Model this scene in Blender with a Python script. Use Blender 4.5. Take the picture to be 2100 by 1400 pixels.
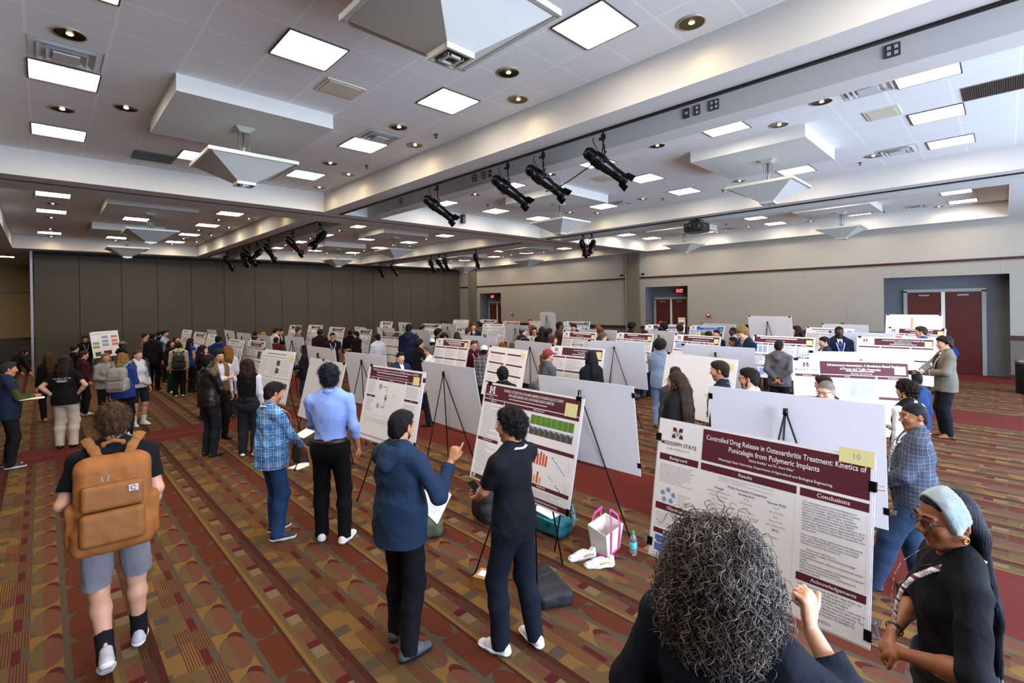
import bpy, bmesh, math, random
import numpy as np
from mathutils import Vector, Matrix, Euler
for _o in list(bpy.data.objects): bpy.data.objects.remove(_o)
sc = bpy.context.scene
COL = sc.collection
R = math.radians
H = 2.446            # camera height
CS = 0.905           # scale of the measured ceiling plan
# ------------------------------------------------------------------ camera
def make_camera():
    yaw, pitch, roll = R(44.3037), R(-0.12786), R(-0.93119)
    f = np.array([math.sin(yaw)*math.cos(pitch), math.cos(yaw)*math.cos(pitch), math.sin(pitch)])
    r = np.array([math.cos(yaw), -math.sin(yaw), 0.0]); u = np.cross(r, f)
    c, s = math.cos(roll), math.sin(roll)
    r2, u2 = c*r + s*u, -s*r + c*u
    cam = bpy.data.cameras.new('camera'); o = bpy.data.objects.new('camera', cam); COL.objects.link(o)
    M = Matrix(((r2[0], u2[0], -f[0], 0), (r2[1], u2[1], -f[1], 0), (r2[2], u2[2], -f[2], H), (0, 0, 0, 1)))
    o.matrix_world = M
    cam.sensor_width = 36; cam.lens = 987.4/2100*36
    cam.shift_y = (622.45-700)/2100
    cam.clip_start = 0.05; cam.clip_end = 200
    sc.camera = o
make_camera()
# ------------------------------------------------------------------ world, exposure, daylight
w = bpy.data.worlds.new('world'); sc.world = w; w.use_nodes = True
w.node_tree.nodes['Background'].inputs[0].default_value = (0.55, 0.7, 1, 1)
w.node_tree.nodes['Background'].inputs[1].default_value = 0.15
sc.view_settings.view_transform = 'Standard'; sc.view_settings.look = 'None'
sc.view_settings.exposure = 1.42; sc.view_settings.gamma = 1; sc.view_settings.use_curve_mapping = False
cy = sc.cycles
cy.max_bounces = 6; cy.diffuse_bounces = 4; cy.glossy_bounces = 2; cy.transmission_bounces = 4; cy.transparent_max_bounces = 6
cy.caustics_reflective = False; cy.caustics_refractive = False
cy.use_adaptive_sampling = True; cy.adaptive_threshold = 0.02
cy.sample_clamp_indirect = 4
cy.use_denoising = True
try: cy.denoiser = 'OPENIMAGEDENOISE'
except Exception: pass
def area(name, loc, rot, sx, sy, power, col, spread=math.pi):
    l = bpy.data.lights.new(name, 'AREA'); l.shape = 'RECTANGLE'; l.size = sx; l.size_y = sy; l.energy = power; l.color = col; l.spread = spread
    o = bpy.data.objects.new(name, l); COL.objects.link(o); o.location = loc; o.rotation_euler = rot
    return o
# daylight entering through the window wall behind the camera and to the right
area('window_daylight', (10.5, -5.0, 2.4), (R(84), 0, 0), 15, 3.2, 800, (0.58, 0.74, 1.0))
area('window_daylight', (2.2, -5.0, 2.4), (R(72), 0, 0), 3.6, 2.8, 330, (0.70, 0.80, 1.0))
TROFFER = 11.0        # radiance of the ceiling panels
CAN_W = 26            # watts of a recessed can
# ------------------------------------------------------------------ helpers
def link(name, me, parent=None, **k):
    o = bpy.data.objects.new(name, me); COL.objects.link(o)
    if parent is not None: o.parent = parent
    for a, b in k.items(): o[a] = b
    return o
def thing(name, label, cat, loc=(0,0,0), rotz=0, group=None, scale=1):
    o = bpy.data.objects.new(name, None); COL.objects.link(o)
    o.location = loc; o.rotation_euler = (0,0,rotz); o.scale = (scale,)*3; o['label'] = label; o['category'] = cat
    o.empty_display_size = 0.1
    if group: o['group'] = group
    return o
def tag(o, label, cat, group=None):
    o['label'] = label; o['category'] = cat
    if group: o['group'] = group
    return o
class MB:
    """collects shapes into one mesh"""
    def __init__(s): s.v=[]; s.f=[]; s.m=[]; s.sm=[]
    def add(s, vs, fs, mi=0, smooth=False):
        b=len(s.v); s.v += [tuple(v) for v in vs]
        for f in fs: s.f.append(tuple(i+b for i in f)); s.m.append(mi); s.sm.append(smooth)
    def box(s, c, d, rot=None, mi=0, bev=0):
        x,y,z = d[0]/2,d[1]/2,d[2]/2
        vs=[Vector((a*x,b*y,e*z)) for e in (-1,1) for b in (-1,1) for a in (-1,1)]
        if rot is not None: vs=[rot@v for v in vs]
        vs=[v+Vector(c) for v in vs]
        s.add(vs, [(0,2,3,1),(4,5,7,6),(0,1,5,4),(2,6,7,3),(0,4,6,2),(1,3,7,5)], mi)
    def quad(s, a,b,c,d, mi=0): s.add([a,b,c,d],[(0,1,2,3)],mi)
    def tube(s, pts, r, n=8, mi=0, cap=True, smooth=True):
        pts=[Vector(p) for p in pts]; rs = r if isinstance(r,(list,tuple)) else [r]*len(pts)
        rings=[]; up=None
        for i,p in enumerate(pts):
            d=(pts[min(i+1,len(pts)-1)]-pts[max(i-1,0)]); d = d.normalized() if d.length>1e-9 else Vector((0,0,1))
            if up is None or abs(up.dot(d))>.98: up = Vector((0,0,1)) if abs(d.z)<.9 else Vector((1,0,0))
            a=(up-d*up.dot(d)).normalized(); up=a; b=d.cross(a)
            rings.append([p+(a*math.cos(t)+b*math.sin(t))*rs[i] for t in [2*math.pi*k/n for k in range(n)]])
        vs=[v for rg in rings for v in rg]; fs=[]
        for i in range(len(rings)-1):
            for k in range(n): fs.append((i*n+k, i*n+(k+1)%n, (i+1)*n+(k+1)%n, (i+1)*n+k))
        if cap: fs += [tuple(range(n-1,-1,-1)), tuple((len(rings)-1)*n+k for k in range(n))]
        s.add(vs,fs,mi,smooth)
    def lathe(s, prof, c=(0,0,0), n=16, rot=None, mi=0, smooth=True):
        vs=[];c=Vector(c)
        for r,z in prof:
            for k in range(n):
                v=Vector((r*math.cos(2*math.pi*k/n), r*math.sin(2*math.pi*k/n), z))
                if rot is not None: v=rot@v
                vs.append(v+c)
        fs=[(i*n+k, i*n+(k+1)%n, (i+1)*n+(k+1)%n, (i+1)*n+k) for i in range(len(prof)-1) for k in range(n)]
        s.add(vs,fs,mi,smooth)
    def mesh(s, name, mats):
        me=bpy.data.meshes.new(name); me.from_pydata(s.v,[],s.f)
        for m in (mats if isinstance(mats,(list,tuple)) else [mats]): me.materials.append(m)
        me.polygons.foreach_set('material_index', s.m); me.polygons.foreach_set('use_smooth', s.sm); me.update()
        return me
    def build(s, name, mats, parent=None, **k): return link(name, s.mesh(name,mats), parent, **k)
# ---- node expression helper
class X:
    def __init__(s, nt, sock): s.nt=nt; s.s=sock
    def _m(s, op, *o):
        n=s.nt.nodes.new('ShaderNodeMath'); n.operation=op
        for i,a in enumerate((s,)+o):
            if isinstance(a,X): s.nt.links.new(a.s, n.inputs[i])
            else: n.inputs[i].default_value=a
        return X(s.nt, n.outputs[0])
    def __add__(s,o): return s._m('ADD',o)
    def __sub__(s,o): return s._m('SUBTRACT',o)
    def __mul__(s,o): return s._m('MULTIPLY',o)
    def __truediv__(s,o): return s._m('DIVIDE',o)
    def fr(s): return s._m('FRACT')
    def fl(s): return s._m('FLOOR')
    def lt(s,o): return s._m('LESS_THAN',o)
    def gt(s,o): return s._m('GREATER_THAN',o)
    def ab(s): return s._m('ABSOLUTE')
    def sin(s): return s._m('SINE')
    def pw(s,o): return s._m('POWER',o)
    def mx(s,o): return s._m('MAXIMUM',o)
    def mn(s,o): return s._m('MINIMUM',o)
def rng(u,a,b): return u.gt(a)*u.lt(b)
def srgb(c):
    if isinstance(c,str): c=[int(c[i:i+2],16) for i in (0,2,4)]
    return tuple(((v/255)/12.92 if v/255<=.04045 else ((v/255+.055)/1.055)**2.4) for v in c)+(1,)
_mats={}
def newmat(name):
    m=bpy.data.materials.new(name); m.use_nodes=True; nt=m.node_tree
    return m, nt, nt.nodes['Principled BSDF']
def mixc(nt, fac, a, b, mode='MIX'):
    n=nt.nodes.new('ShaderNodeMix'); n.data_type='RGBA'; n.blend_type=mode
    for i,v in ((0,fac),(6,a),(7,b)):
        if isinstance(v,X): v=v.s
        if hasattr(v,'is_linked'): nt.links.new(v,n.inputs[i])
        else: n.inputs[i].default_value=v
    return n.outputs[2]
def coords(nt, kind='Object'):
    tc=nt.nodes.new('ShaderNodeTexCoord'); sp=nt.nodes.new('ShaderNodeSeparateXYZ'); nt.links.new(tc.outputs[kind],sp.inputs[0])
    return tc.outputs[kind], X(nt,sp.outputs[0]), X(nt,sp.outputs[1]), X(nt,sp.outputs[2])
def noise(nt, vec, scale, detail=2, rough=.5):
    n=nt.nodes.new('ShaderNodeTexNoise'); nt.links.new(vec,n.inputs['Vector']); n.inputs['Scale'].default_value=scale; n.inputs['Detail'].default_value=detail; n.inputs['Roughness'].default_value=rough
    return X(nt,n.outputs[0])
def bump(nt, b, h, strength, dist=.01):
    n=nt.nodes.new('ShaderNodeBump'); n.inputs['Strength'].default_value=strength; n.inputs['Distance'].default_value=dist
    nt.links.new(h.s if isinstance(h,X) else h, n.inputs['Height']); nt.links.new(n.outputs[0], b.inputs['Normal'])
def mat(name, col, rough=.6, metal=0, var=0, vs=8, bmp=0, bs=60, spec=None, coat=0, sheen=0):
    """plain procedural surface: colour with slight noise variation and optional bump"""
    key=(name,str(col),rough,metal,var,vs,bmp,bs)
    if key in _mats: return _mats[key]
    m,nt,b=newmat(name); c=srgb(col)
    b.inputs['Roughness'].default_value=rough; b.inputs['Metallic'].default_value=metal
    if spec is not None: b.inputs['Specular IOR Level'].default_value=spec
    if coat: b.inputs['Coat Weight'].default_value=coat
    if sheen: b.inputs['Sheen Weight'].default_value=sheen
    b.inputs['Base Color'].default_value=c
    if var or bmp:
        vec,_,_,_=coords(nt)
        if var:
            nz=noise(nt,vec,vs,3)
            lo=tuple(x*(1-var) for x in c[:3])+(1,); hi=tuple(min(1,x*(1+var)) for x in c[:3])+(1,)
            nt.links.new(mixc(nt,nz,lo,hi),b.inputs['Base Color'])
        if bmp: bump(nt,b,noise(nt,vec,bs,2),bmp)
    _mats[key]=m; return m
def emit(name, col, strength):
    m=bpy.data.materials.new(name); m.use_nodes=True; nt=m.node_tree; nt.nodes.remove(nt.nodes['Principled BSDF'])
    e=nt.nodes.new('ShaderNodeEmission'); e.inputs[0].default_value=col; e.inputs[1].default_value=strength
    nt.links.new(e.outputs[0], nt.nodes['Material Output'].inputs[0]); return m
def relief(name, org, U, V, N, ub, vb, depth, mi, mats, **k):
    """a wall or ceiling made of rectangular cells pushed in along N, side faces filled"""
    org,U,V,N=map(Vector,(org,U,V,N)); mb=MB(); nu,nv=len(ub)-1,len(vb)-1
    P=lambda u,v,d: org+U*u+V*v+N*d
    for i in range(nu):
        for j in range(nv):
            d=depth(i,j)
            if d is None: continue
            mb.quad(P(ub[i],vb[j],d),P(ub[i+1],vb[j],d),P(ub[i+1],vb[j+1],d),P(ub[i],vb[j+1],d),mi(i,j))
            for (ii,jj,a,b_) in ((i+1,j,(ub[i+1],vb[j]),(ub[i+1],vb[j+1])),(i,j+1,(ub[i],vb[j+1]),(ub[i+1],vb[j+1]))):
                if ii<nu and jj<nv:
                    e=depth(ii,jj)
                    if e is not None and abs(e-d)>1e-6:
                        mb.quad(P(*a,d),P(*b_,d),P(*b_,e),P(*a,e), k.get('side',0))
    return mb.build(name,mats,kind='structure')
# ================================================================== the hall
def carpet():
    m,nt,b=newmat('patterned_carpet'); vec,x,y,z=coords(nt)
    s=1/.9593
    u=((x-.566)*s).fr(); cell=((x-.566)*s).fl(); v=(y*(s/.5)).fr(); row=(y*(s/.5)).fl()
    C=dict(mus='6e522c',oli='58452c',tan='58442e',rust='522718',red='4b1917',sal='5e392b',gry='493f33',bei='6c5a45',brn='442a1d',drk='3e1d14')
    C={k:srgb(c) for k,c in C.items()}
    n1=noise(nt,vec,2.2,1); n2=noise(nt,vec,9,2); n3=noise(nt,vec,420,2)
    base=mixc(nt, n1.gt(.52), C['oli'], C['mus'])
    # blocks of mustard and grey in the wide olive stripe
    blk=((y*2.1+ (x*1.7).fl()*.37)).fr()
    base=mixc(nt, rng(u,0,.12)*blk.lt(.22), base, C['gry'])
    pin=((x*62.5).fr()).lt(.38)
    seg=lambda a,b_,col,fac=None: mixc(nt, rng(u,a,b_) if fac is None else rng(u,a,b_)*fac, base, col)
    base=seg(.11,.20,C['red'],pin*((y*1.04).fr().lt(.55)))
    base=seg(.20,.31,C['tan']); base=seg(.20,.31,C['red'],pin)
    base=seg(.215,.262,C['red'],v.lt(.42)); base=seg(.262,.31,C['gry'],v.lt(.42))
    # band A : mustard ground, split ellipses
    base=seg(.31,.49,C['mus']); base=seg(.31,.36,C['gry'],v.gt(.62))
    def ell(cu,cv,ru,rv):
        du=(u-cu)/ru; dv=((v-cv+.5).fr()-.5)/rv
        return (du*du+dv*dv)
    e1=ell(.405,.0,.095,.42); eA=e1.lt(1)
    base=seg(.36,.49,C['red'],ell(.44,.30,.055,.22).lt(1))
    base=mixc(nt, rng(u,.31,.49)*eA*u.lt(.385), base, C['oli'])
    base=mixc(nt, rng(u,.31,.49)*eA*u.gt(.385), base, C['sal'])
    base=mixc(nt, rng(u,.31,.53)*rng(e1,.96,1.06), base, C['gry'])
    base=seg(.49,.535,C['gry'])
    base=seg(.535,.705,C['rust'])
    e2=ell(.62,.5,.09,.46); base=mixc(nt, rng(u,.535,.705)*e2.gt(1.15)*(row*.5).fr().lt(.25), base, C['gry'])
    base=mixc(nt, rng(u,.535,.705)*rng(e2,.97,1.06), base, C['brn'])
    base=seg(.705,.73,C['drk']); base=seg(.73,.76,C['mus']); base=seg(.76,.80,C['oli'])
    base=seg(.80,.89,C['bei'],v.lt(.26)); base=seg(.80,.89,C['red'],rng(v,.26,.42)); base=seg(.80,.89,C['sal'],rng(v,.42,.78)); base=seg(.80,.89,C['oli'],v.gt(.78))
    base=seg(.89,1.0,C['drk']); base=seg(.89,.955,C['brn'],ell(.9,.35,.08,.4).lt(1)); base=seg(.89,.94,C['oli'],v.gt(.7)*pin)
    # plain red border bands, seam, right hand zone borders
    redb=rng(y,10.83,11.92)*x.lt(30); seam=rng(y,11.28,11.315)
    band2=rng(x,4.92,6.05); band3=rng(x,12.5,13.9); edge=x.gt(18.75); ye=y.lt(-.25)*x.gt(14)
    red=(redb+band2+band3+edge+ye).mn(1)
    base=mixc(nt, red, base, srgb('5a221c'))
    base=mixc(nt, seam*band2.lt(.5), base, srgb('6b4640'))
    base=mixc(nt, n3*.5, base, (.5,.5,.5,1),'OVERLAY')
    nt.links.new(base,b.inputs['Base Color']); b.inputs['Roughness'].default_value=.95; b.inputs['Specular IOR Level'].default_value=.15
    bump(nt,b,n3,.35,.004)
    return m
ZC=H+2.95*CS; ZS=H+2.45*CS
XW=22*CS; YF=28*CS; YB=37*CS
mbf=MB(); mbf.quad((-7,-6,0),(21.5,-6,0),(21.5,YB,0),(-7,YB,0)); mbf.build('floor',carpet(),kind='structure')
def wallcover(name,col,amt=.10,scale=38,seams=0):
    m,nt,b=newmat(name); vec,x,y,z=coords(nt); c=srgb(col)
    mp=nt.nodes.new('ShaderNodeMapping'); mp.inputs['Scale'].default_value=(1,1,.55); nt.links.new(vec,mp.inputs[0])
    n=noise(nt,mp.outputs[0],scale,4,.7)
    o=mixc(nt,n,tuple(v*(1-amt*2) for v in c[:3])+(1,),tuple(min(1,v*(1+amt*2)) for v in c[:3])+(1,))
    if seams: o=mixc(nt,(((x+y)/seams).fr()).lt(.006), o, tuple(v*.7 for v in c[:3])+(1,))
    nt.links.new(o,b.inputs['Base Color']); b.inputs['Roughness'].default_value=.85; bump(nt,b,n,.15,.004); return m
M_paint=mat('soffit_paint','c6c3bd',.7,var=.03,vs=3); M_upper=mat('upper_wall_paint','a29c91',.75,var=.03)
M_cover=wallcover('wallcovering','938e84',.10,34,1.25); M_wains=wallcover('wainscot','5f574e',.08)
M_niche=mat('niche_paint','5a5f63',.7,var=.04); M_col=mat('pocket_panel','6b6453',.6,var=.05)
M_trim=mat('mahogany_trim','3a1716',.35,var=.15,vs=14); M_fold=wallcover('folding_partition_fabric','4a443a',.04,60)
M_dark=mat('dark_gap','161412',.8)
def tiles():
    m,nt,b=newmat('ceiling_tiles'); vec,x,y,z=coords(nt); p=.6096
    gx=((x-(.217-.305))/p).fr(); gy=((y-(7.466-.305))/p).fr()
    g=(gx.lt(.028)+gx.gt(.99)+gy.lt(.028)+gy.gt(.99)).mn(1)
    n=noise(nt,vec,160,3,.7); n2=noise(nt,vec,2,1)
    t=mixc(nt,n,srgb('cfd0cf'),srgb('e9e9e6')); t=mixc(nt,n2*.2,t,srgb('cdcac2'))
    o=mixc(nt,g,t,srgb('e6e7e6')); nt.links.new(o,b.inputs['Base Color']); b.inputs['Roughness'].default_value=.9
    bump(nt,b,n*.4-g*3,.5,.004); return m
M_tile=tiles()
# ceiling: coffers (tiles), slots and soffits
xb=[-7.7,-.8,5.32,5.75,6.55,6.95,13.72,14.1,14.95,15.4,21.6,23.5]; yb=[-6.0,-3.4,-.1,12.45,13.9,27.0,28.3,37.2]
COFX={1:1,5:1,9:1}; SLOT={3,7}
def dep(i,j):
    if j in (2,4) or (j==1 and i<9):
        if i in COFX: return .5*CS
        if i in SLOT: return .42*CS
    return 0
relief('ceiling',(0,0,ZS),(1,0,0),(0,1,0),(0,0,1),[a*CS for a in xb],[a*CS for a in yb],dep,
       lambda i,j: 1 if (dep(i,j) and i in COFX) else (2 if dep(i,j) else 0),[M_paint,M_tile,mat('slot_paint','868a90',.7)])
# partition tracks: thin dark lines along slots and the cross beam
def strip(name,a,b_,wd,ht=.02,m=None):
    mb=MB(); a=Vector(a); b_=Vector(b_); d=(b_-a); c=(a+b_)/2
    if abs(d.x)>abs(d.y): mb.box(c,(abs(d.x),wd,ht))
    else: mb.box(c,(wd,abs(d.y),ht))
    return mb.build(name,m or M_dark,kind='structure')
for i,xx in enumerate((5.77,14.12)):
    for j,(a,b_) in enumerate(((-3.4,12.45),(13.9,27.0))): strip('trim_track',(xx*CS,a*CS,ZS),(xx*CS,b_*CS,ZS),.045,.05,mat('black_track','0c0c0c',.4))
strip('trim_cross_track',(-7*CS,12.95*CS,ZS),(21.9*CS,12.95*CS,ZS),.035)
# ---- right wall (x = XW) with three door recesses
yw=[-6/CS,-.1,3.1,10.56,12.81,23.6,25.76,37]; zr=[0,1.16,1.28,3.46,3.53,ZS+.6]
yy=[a*CS for a in yw]; z0=3.05
zz=[0,1.14,1.26,z0,3.46,3.53,ZS+.02]
def wdep(i,j): return .62 if (i in (1,3,5) and j<3) else 0
def wmat(i,j):
    if i in (1,3,5) and j<3: return 3
    return [1,2,0,0,2,4][j]
relief('wall_right',(XW,0,0),(0,1,0),(0,0,1),(1,0,0),yy,zz,wdep,wmat,[M_cover,M_wains,M_trim,M_niche,M_upper],side=3)
for i,(a,b_) in enumerate(((-6/CS,-.1),(3.1,10.56),(12.81,23.6),(25.76,37))):
    mb=MB(); mb.box((XW-.012,(a+b_)/2*CS,1.2),(.03,(b_-a)*CS,.13)); mb.box((XW-.01,(a+b_)/2*CS,.07),(.025,(b_-a)*CS,.14)); mb.build('baseboard_right',M_trim,kind='structure')
mb=MB(); mb.box((XW-.015,15.4*CS,3.495),(.04,43*CS,.075)); mb.build('trim_picture_rail',M_trim,kind='structure')
for a,b_ in ((13.1,13.84),(26.08,26.83)):
    mb=MB(); mb.box((XW-.05,(a+b_)/2*CS,ZS/2),(.12,(b_-a)*CS,ZS)); 
    mb.box((XW-.06,b_*CS+.02,ZS/2),(.14,.045,ZS),mi=1); mb.build('trim_pocket_panel',[M_col,mat('aluminium_edge','9aa0a4',.35,.6)],kind='structure')
def door_pair(n,y0,y1,zt,glass=False):
    x=XW+.6; t=thing('door_%d'%n,'','door'); del t['label']; del t['category']; t['kind']='structure'
    wood=mat('cherry_door','4a1c18',.3,var=.25,vs=5); fr=mat('door_frame','8b8d8c',.5)
    ym=(y0+y1)/2
    for k,(a,b_) in enumerate(((y0,ym-.045),(ym+.045,y1))):
        mb=MB(); mb.box((x-.02,(a+b_)/2,zt/2+.01),(.045,b_-a,zt)); o=mb.build('door_leaf',wood,t,kind='structure')
        mb=MB(); yk=b_-.12 if k==0 else a+.12
        mb.box((x-.07,yk,1.02),(.03,.03,.3)); mb.box((x-.06,(a+b_)/2,zt-.1),(.05,.26,.05)); mb.build('door_closer',mat('steel','a9abad',.3,.9),o,kind='structure')
    mb=MB(); mb.box((x-.03,ym,zt/2),(.07,.09,zt)); mb.build('center_post',mat('post_paint','c9cdc6',.5),t,kind='structure')
    mb=MB()
    for yk in (y0-.05,y1+.05): mb.box((x-.03,yk,zt/2),(.09,.1,zt+.08))
    mb.box((x-.03,ym,zt+.05),(.09,y1-y0+.2,.1)); mb.build('door_frame',fr,t,kind='structure')
    # dark red base inside the recess
    return t
door_pair(1,.50,2.26,2.56); door_pair(2,9.86,11.36,2.48); door_pair(3,21.6,23.0,2.42)
# ---- folding partition wall at the back
mb=MB(); xs=[-.23,1.17,2.6,3.92,5.28,6.7,8.15,9.52,10.96,12.37,13.69,15.06,16.42,17.79,19.16,20.58,21.99]
for a,b_ in zip(xs[:-1],xs[1:]): mb.box(((a+b_)/2*CS,YF+.05,(ZS-.05)/2+.03),((b_-a)*CS-.018,.09,ZS-.08))
mb.box((10.9*CS,YF+.06,ZS/2),(22.1*CS,.05,ZS),mi=1); mb.box((-.30*CS,YF+.05,ZS/2),(.07,.14,ZS),mi=2)
mb.build('wall_back',[M_fold,M_dark,mat('edge_profile','8f959a',.4,.4)],kind='structure')
mb=MB(); mb.box((10.9*CS,YF-.03,ZS-.06),(22.3*CS,.12,.12)); mb.build('trim_partition_track',M_dark,kind='structure')
# ---- far hall end beyond the partition, left and camera-side walls
relief('wall_far',(-8,YB,0),(1,0,0),(0,0,1),(0,1,0),[0,28.5],[0,1.0,1.12,3.28,3.36,ZS],lambda i,j:0,lambda i,j:[1,2,0,2,0][j],[wallcover('wallcovering_warm','a28a62',.1,34,1.25),M_wains,M_trim])
relief('wall_left',(-7,-6,0),(0,1,0),(0,0,1),(-1,0,0),[0,YB+6],[0,1.0,1.12,3.4,3.47,ZS],lambda i,j:0,lambda i,j:[1,2,0,2,0][j],[M_cover,M_wains,M_trim])
# window wall behind the camera
wx=[0,8.0,11.5,12.0,14.5,15,19,19.5,23.5,24,27.5,28.5]
relief('wall_front',(-7,-5.6,0),(1,0,0),(0,0,1),(0,-1,0),wx,[0,.5,3.9,ZS],lambda i,j: (None if (j==1 and i in (1,3,5,7,9)) else 0),lambda i,j:0,[M_upper])
for n,i in enumerate((1,3,5,7,9)):
    mb=MB(); a,b_=wx[i]-7,wx[i+1]-7
    for xx in (a,b_,(a+b_)/2): mb.box((xx,-5.62,2.2),(.07,.08,3.4))
    for z_ in (.5,3.9,2.8): mb.box(((a+b_)/2,-5.62,z_),(b_-a,.08,.07))
    mb.build('window_%d'%(n+1),mat('window_frame_paint','3c3f42',.4),kind='structure')
# ================================================================== ceiling fixtures
M_metalw=mat('white_metal','cfd2cf',.35,.3); M_blk=mat('black_metal','0d0d0e',.35,.5); M_chrome=mat('brushed_chrome','b9b39d',.18,1)
M_diff=emit('lamp_diffuser',(1,.885,.745,1),TROFFER); M_frame=mat('troffer_frame','3a3936',.5)
def copy_tree(o, **k):
    c=o.copy(); COL.objects.link(c)
    for ch in list(o.children):
        d=ch.copy(); COL.objects.link(d); d.parent=c
        for g in list(ch.children):
            e=g.copy(); COL.objects.link(e); e.parent=d
    for a,b_ in k.items(): c[a]=b_
    return c
proto={}
def place(key, maker, loc, label, group, rotz=0):
    if key not in proto:
        proto[key]=maker(); o=proto[key]
    else: o=copy_tree(proto[key])
    o.location=loc; o.rotation_euler=(0,0,rotz); o['label']=label; o['group']=group
    return o
def mk_troffer():
    t=thing('ceiling_light','','light')
    mb=MB()
    for dx,dy,sx,sy in ((0,.297,.605,.014),(0,-.297,.605,.014),(.297,0,.014,.6),(-.297,0,.014,.6)): mb.box((dx,dy,-.004),(sx,sy,.02))
    mb.build('frame',M_frame,t)
    mb=MB(); mb.quad((-.288,-.288,-.006),(-.288,.288,-.006),(.288,.288,-.006),(.288,-.288,-.006)); mb.build('diffuser',M_diff,t)
    return t
T=[]
for y_ in (.45,3.05,5.65,8.25,10.95,16.95,19.85,25.45): T.append((.24,y_))
for y_ in (.45,3.05,5.65,8.25,10.97,17.05,19.95,22.9,25.8): T.append((4.28,y_))
for y_ in (.4,5.6,10.98,19.95,25.6): T.append((2.25,y_))
for y_ in (-2.0,.70,3.35,6.06,8.7,11.45,16.9,19.8,22.6,25.6): T+= [(8.42,y_),(12.53,y_)]
for y_ in (.75,6.04,11.4,19.9,25.6): T.append((10.46,y_))
for y_ in (.9,3.6,6.3,9.1,11.7,17,19.9,22.8,25.8): T+= [(16.6,y_),(20.7,y_)]
for y_ in (.95,6.35,11.8,20,25.6): T.append((18.7,y_))
T+= [(-3.5,30),(-3.5,33),(-1.2,31.5),(-5.5,31.5),(-3.5,3),(-3.5,10),(-3.5,18),(-3.5,24)]  # panels past the partition are added to brighten the far wall
def bay(x_,y_):
    if y_>28: return 'far hall, added for light'
    if x_<-1: return 'left aisle'
    return ('near' if y_<13 else 'far')+' '+('left' if x_<6 else 'middle' if x_<14 else 'right')+' coffer'
ordn=['nearest','second nearest','third nearest','fourth nearest','fifth nearest','sixth nearest','seventh nearest','eighth nearest','ninth nearest','tenth nearest']
for x_,y_ in T:
    c=bay(x_,y_); near=[p for p in T if bay(*p)==c and abs(p[0]-x_)<.5]; near.sort(key=lambda p:p[1])
    cx={0:'left',1:'middle',2:'right'}[0 if min(abs(x_-a) for a in (.24,8.42,16.6))<.3 else (1 if min(abs(x_-a) for a in (2.25,10.46,18.7))<.3 else 2)]
    place('tr',mk_troffer,(x_*CS,y_*CS,ZC if (x_>-1 and y_<28) else ZS),'square ceiling light, %s in the %s column of the %s'%(ordn[near.index((x_,y_))],cx,c),'square ceiling lights')
def mk_can():
    t=thing('downlight','','light')
    mb=MB(); mb.lathe([(.118,-.012),(.132,-.012),(.134,0),(.118,-.001)],n=28); mb.build('trim_ring',mat('can_ring','b5b0a0',.4,.5),t)
    mb=MB(); mb.lathe([(.119,-.010),(.10,-.0065),(.05,-.004),(.0,-.0035)],n=28); mb.build('reflector',mat('gold_reflector','4e4228',.2,1),t)
    mb=MB(); mb.lathe([(.024,-.0045),(.030,-.010),(.018,-.018),(0,-.02)],n=12); mb.build('bulb',emit('bulb_glow',(1,.86,.62,1),1.6),t)
    return t
CN=[(.25,4.2),(.25,6.95),(.25,9.63),(.92,8.97),(.92,3.9),(4.31,1.6),(4.31,4.41),(4.28,7.0),(4.31,9.73),(.25,18.4),(.25,21.2),(.25,24.2),(4.3,18.5),(4.3,21.4),(4.35,24.4),(1.0,16.2),(3.6,15.8),(3.7,11.9)]
for y_ in (1.9,4.6,7.3,10.0,18.3,21.2,24.2): CN+= [(8.43,y_),(12.5,y_),(16.6,y_),(20.7,y_)]
CN+= [(9.0,2.65),(9.0,9.35),(11.41,9.29),(18,2.0),(10.4,24.2)]
for x_,y_ in CN:
    c=bay(x_,y_)
    place('can',mk_can,(x_*CS,y_*CS,ZC),'small round recessed downlight in the ceiling, %.1f m out in the %s'%(y_*CS,c),'recessed downlights')
# warm light of the cans that graze the soffit faces, placed under their own cans
def spot(x_,y_,p,ang=1.9,col=(1,.74,.42)):
    l=bpy.data.lights.new('downlight_lamp','SPOT'); l.energy=p; l.spot_size=ang; l.spot_blend=1.0; l.color=col; l.shadow_soft_size=.05
    o=bpy.data.objects.new('downlight_lamp',l); COL.objects.link(o); o.location=(x_*CS,y_*CS,ZC-.03)
for x_,y_ in CN: spot(x_,y_,CAN_W)
# small wall-washer cans close to the soffit faces (their scallops show on the faces)
SC=[(4.98,y_) for y_ in (2.3,4.9,7.6,10.3,11.9,15.2,17.6,20,22.6,25.2)]+[(x_,26.62) for x_ in (.3,2.3,4.3,7.8,9.7,11.5,13.2,16.4,18.4,20.2)]+[(21.22,y_) for y_ in (1.5,5.2,8.8,11.5,15.5,19,22.5)]+[(13.35,y_) for y_ in (4.5,9.5,16,21)]
for x_,y_ in SC:
    place('can',mk_can,(x_*CS,y_*CS,ZC),'small wall-washing downlight beside the soffit, %.1f m across and %.1f m out'%(x_*CS,y_*CS),'wall-washing downlights')
    spot(x_,y_,7,2.7)
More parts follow.
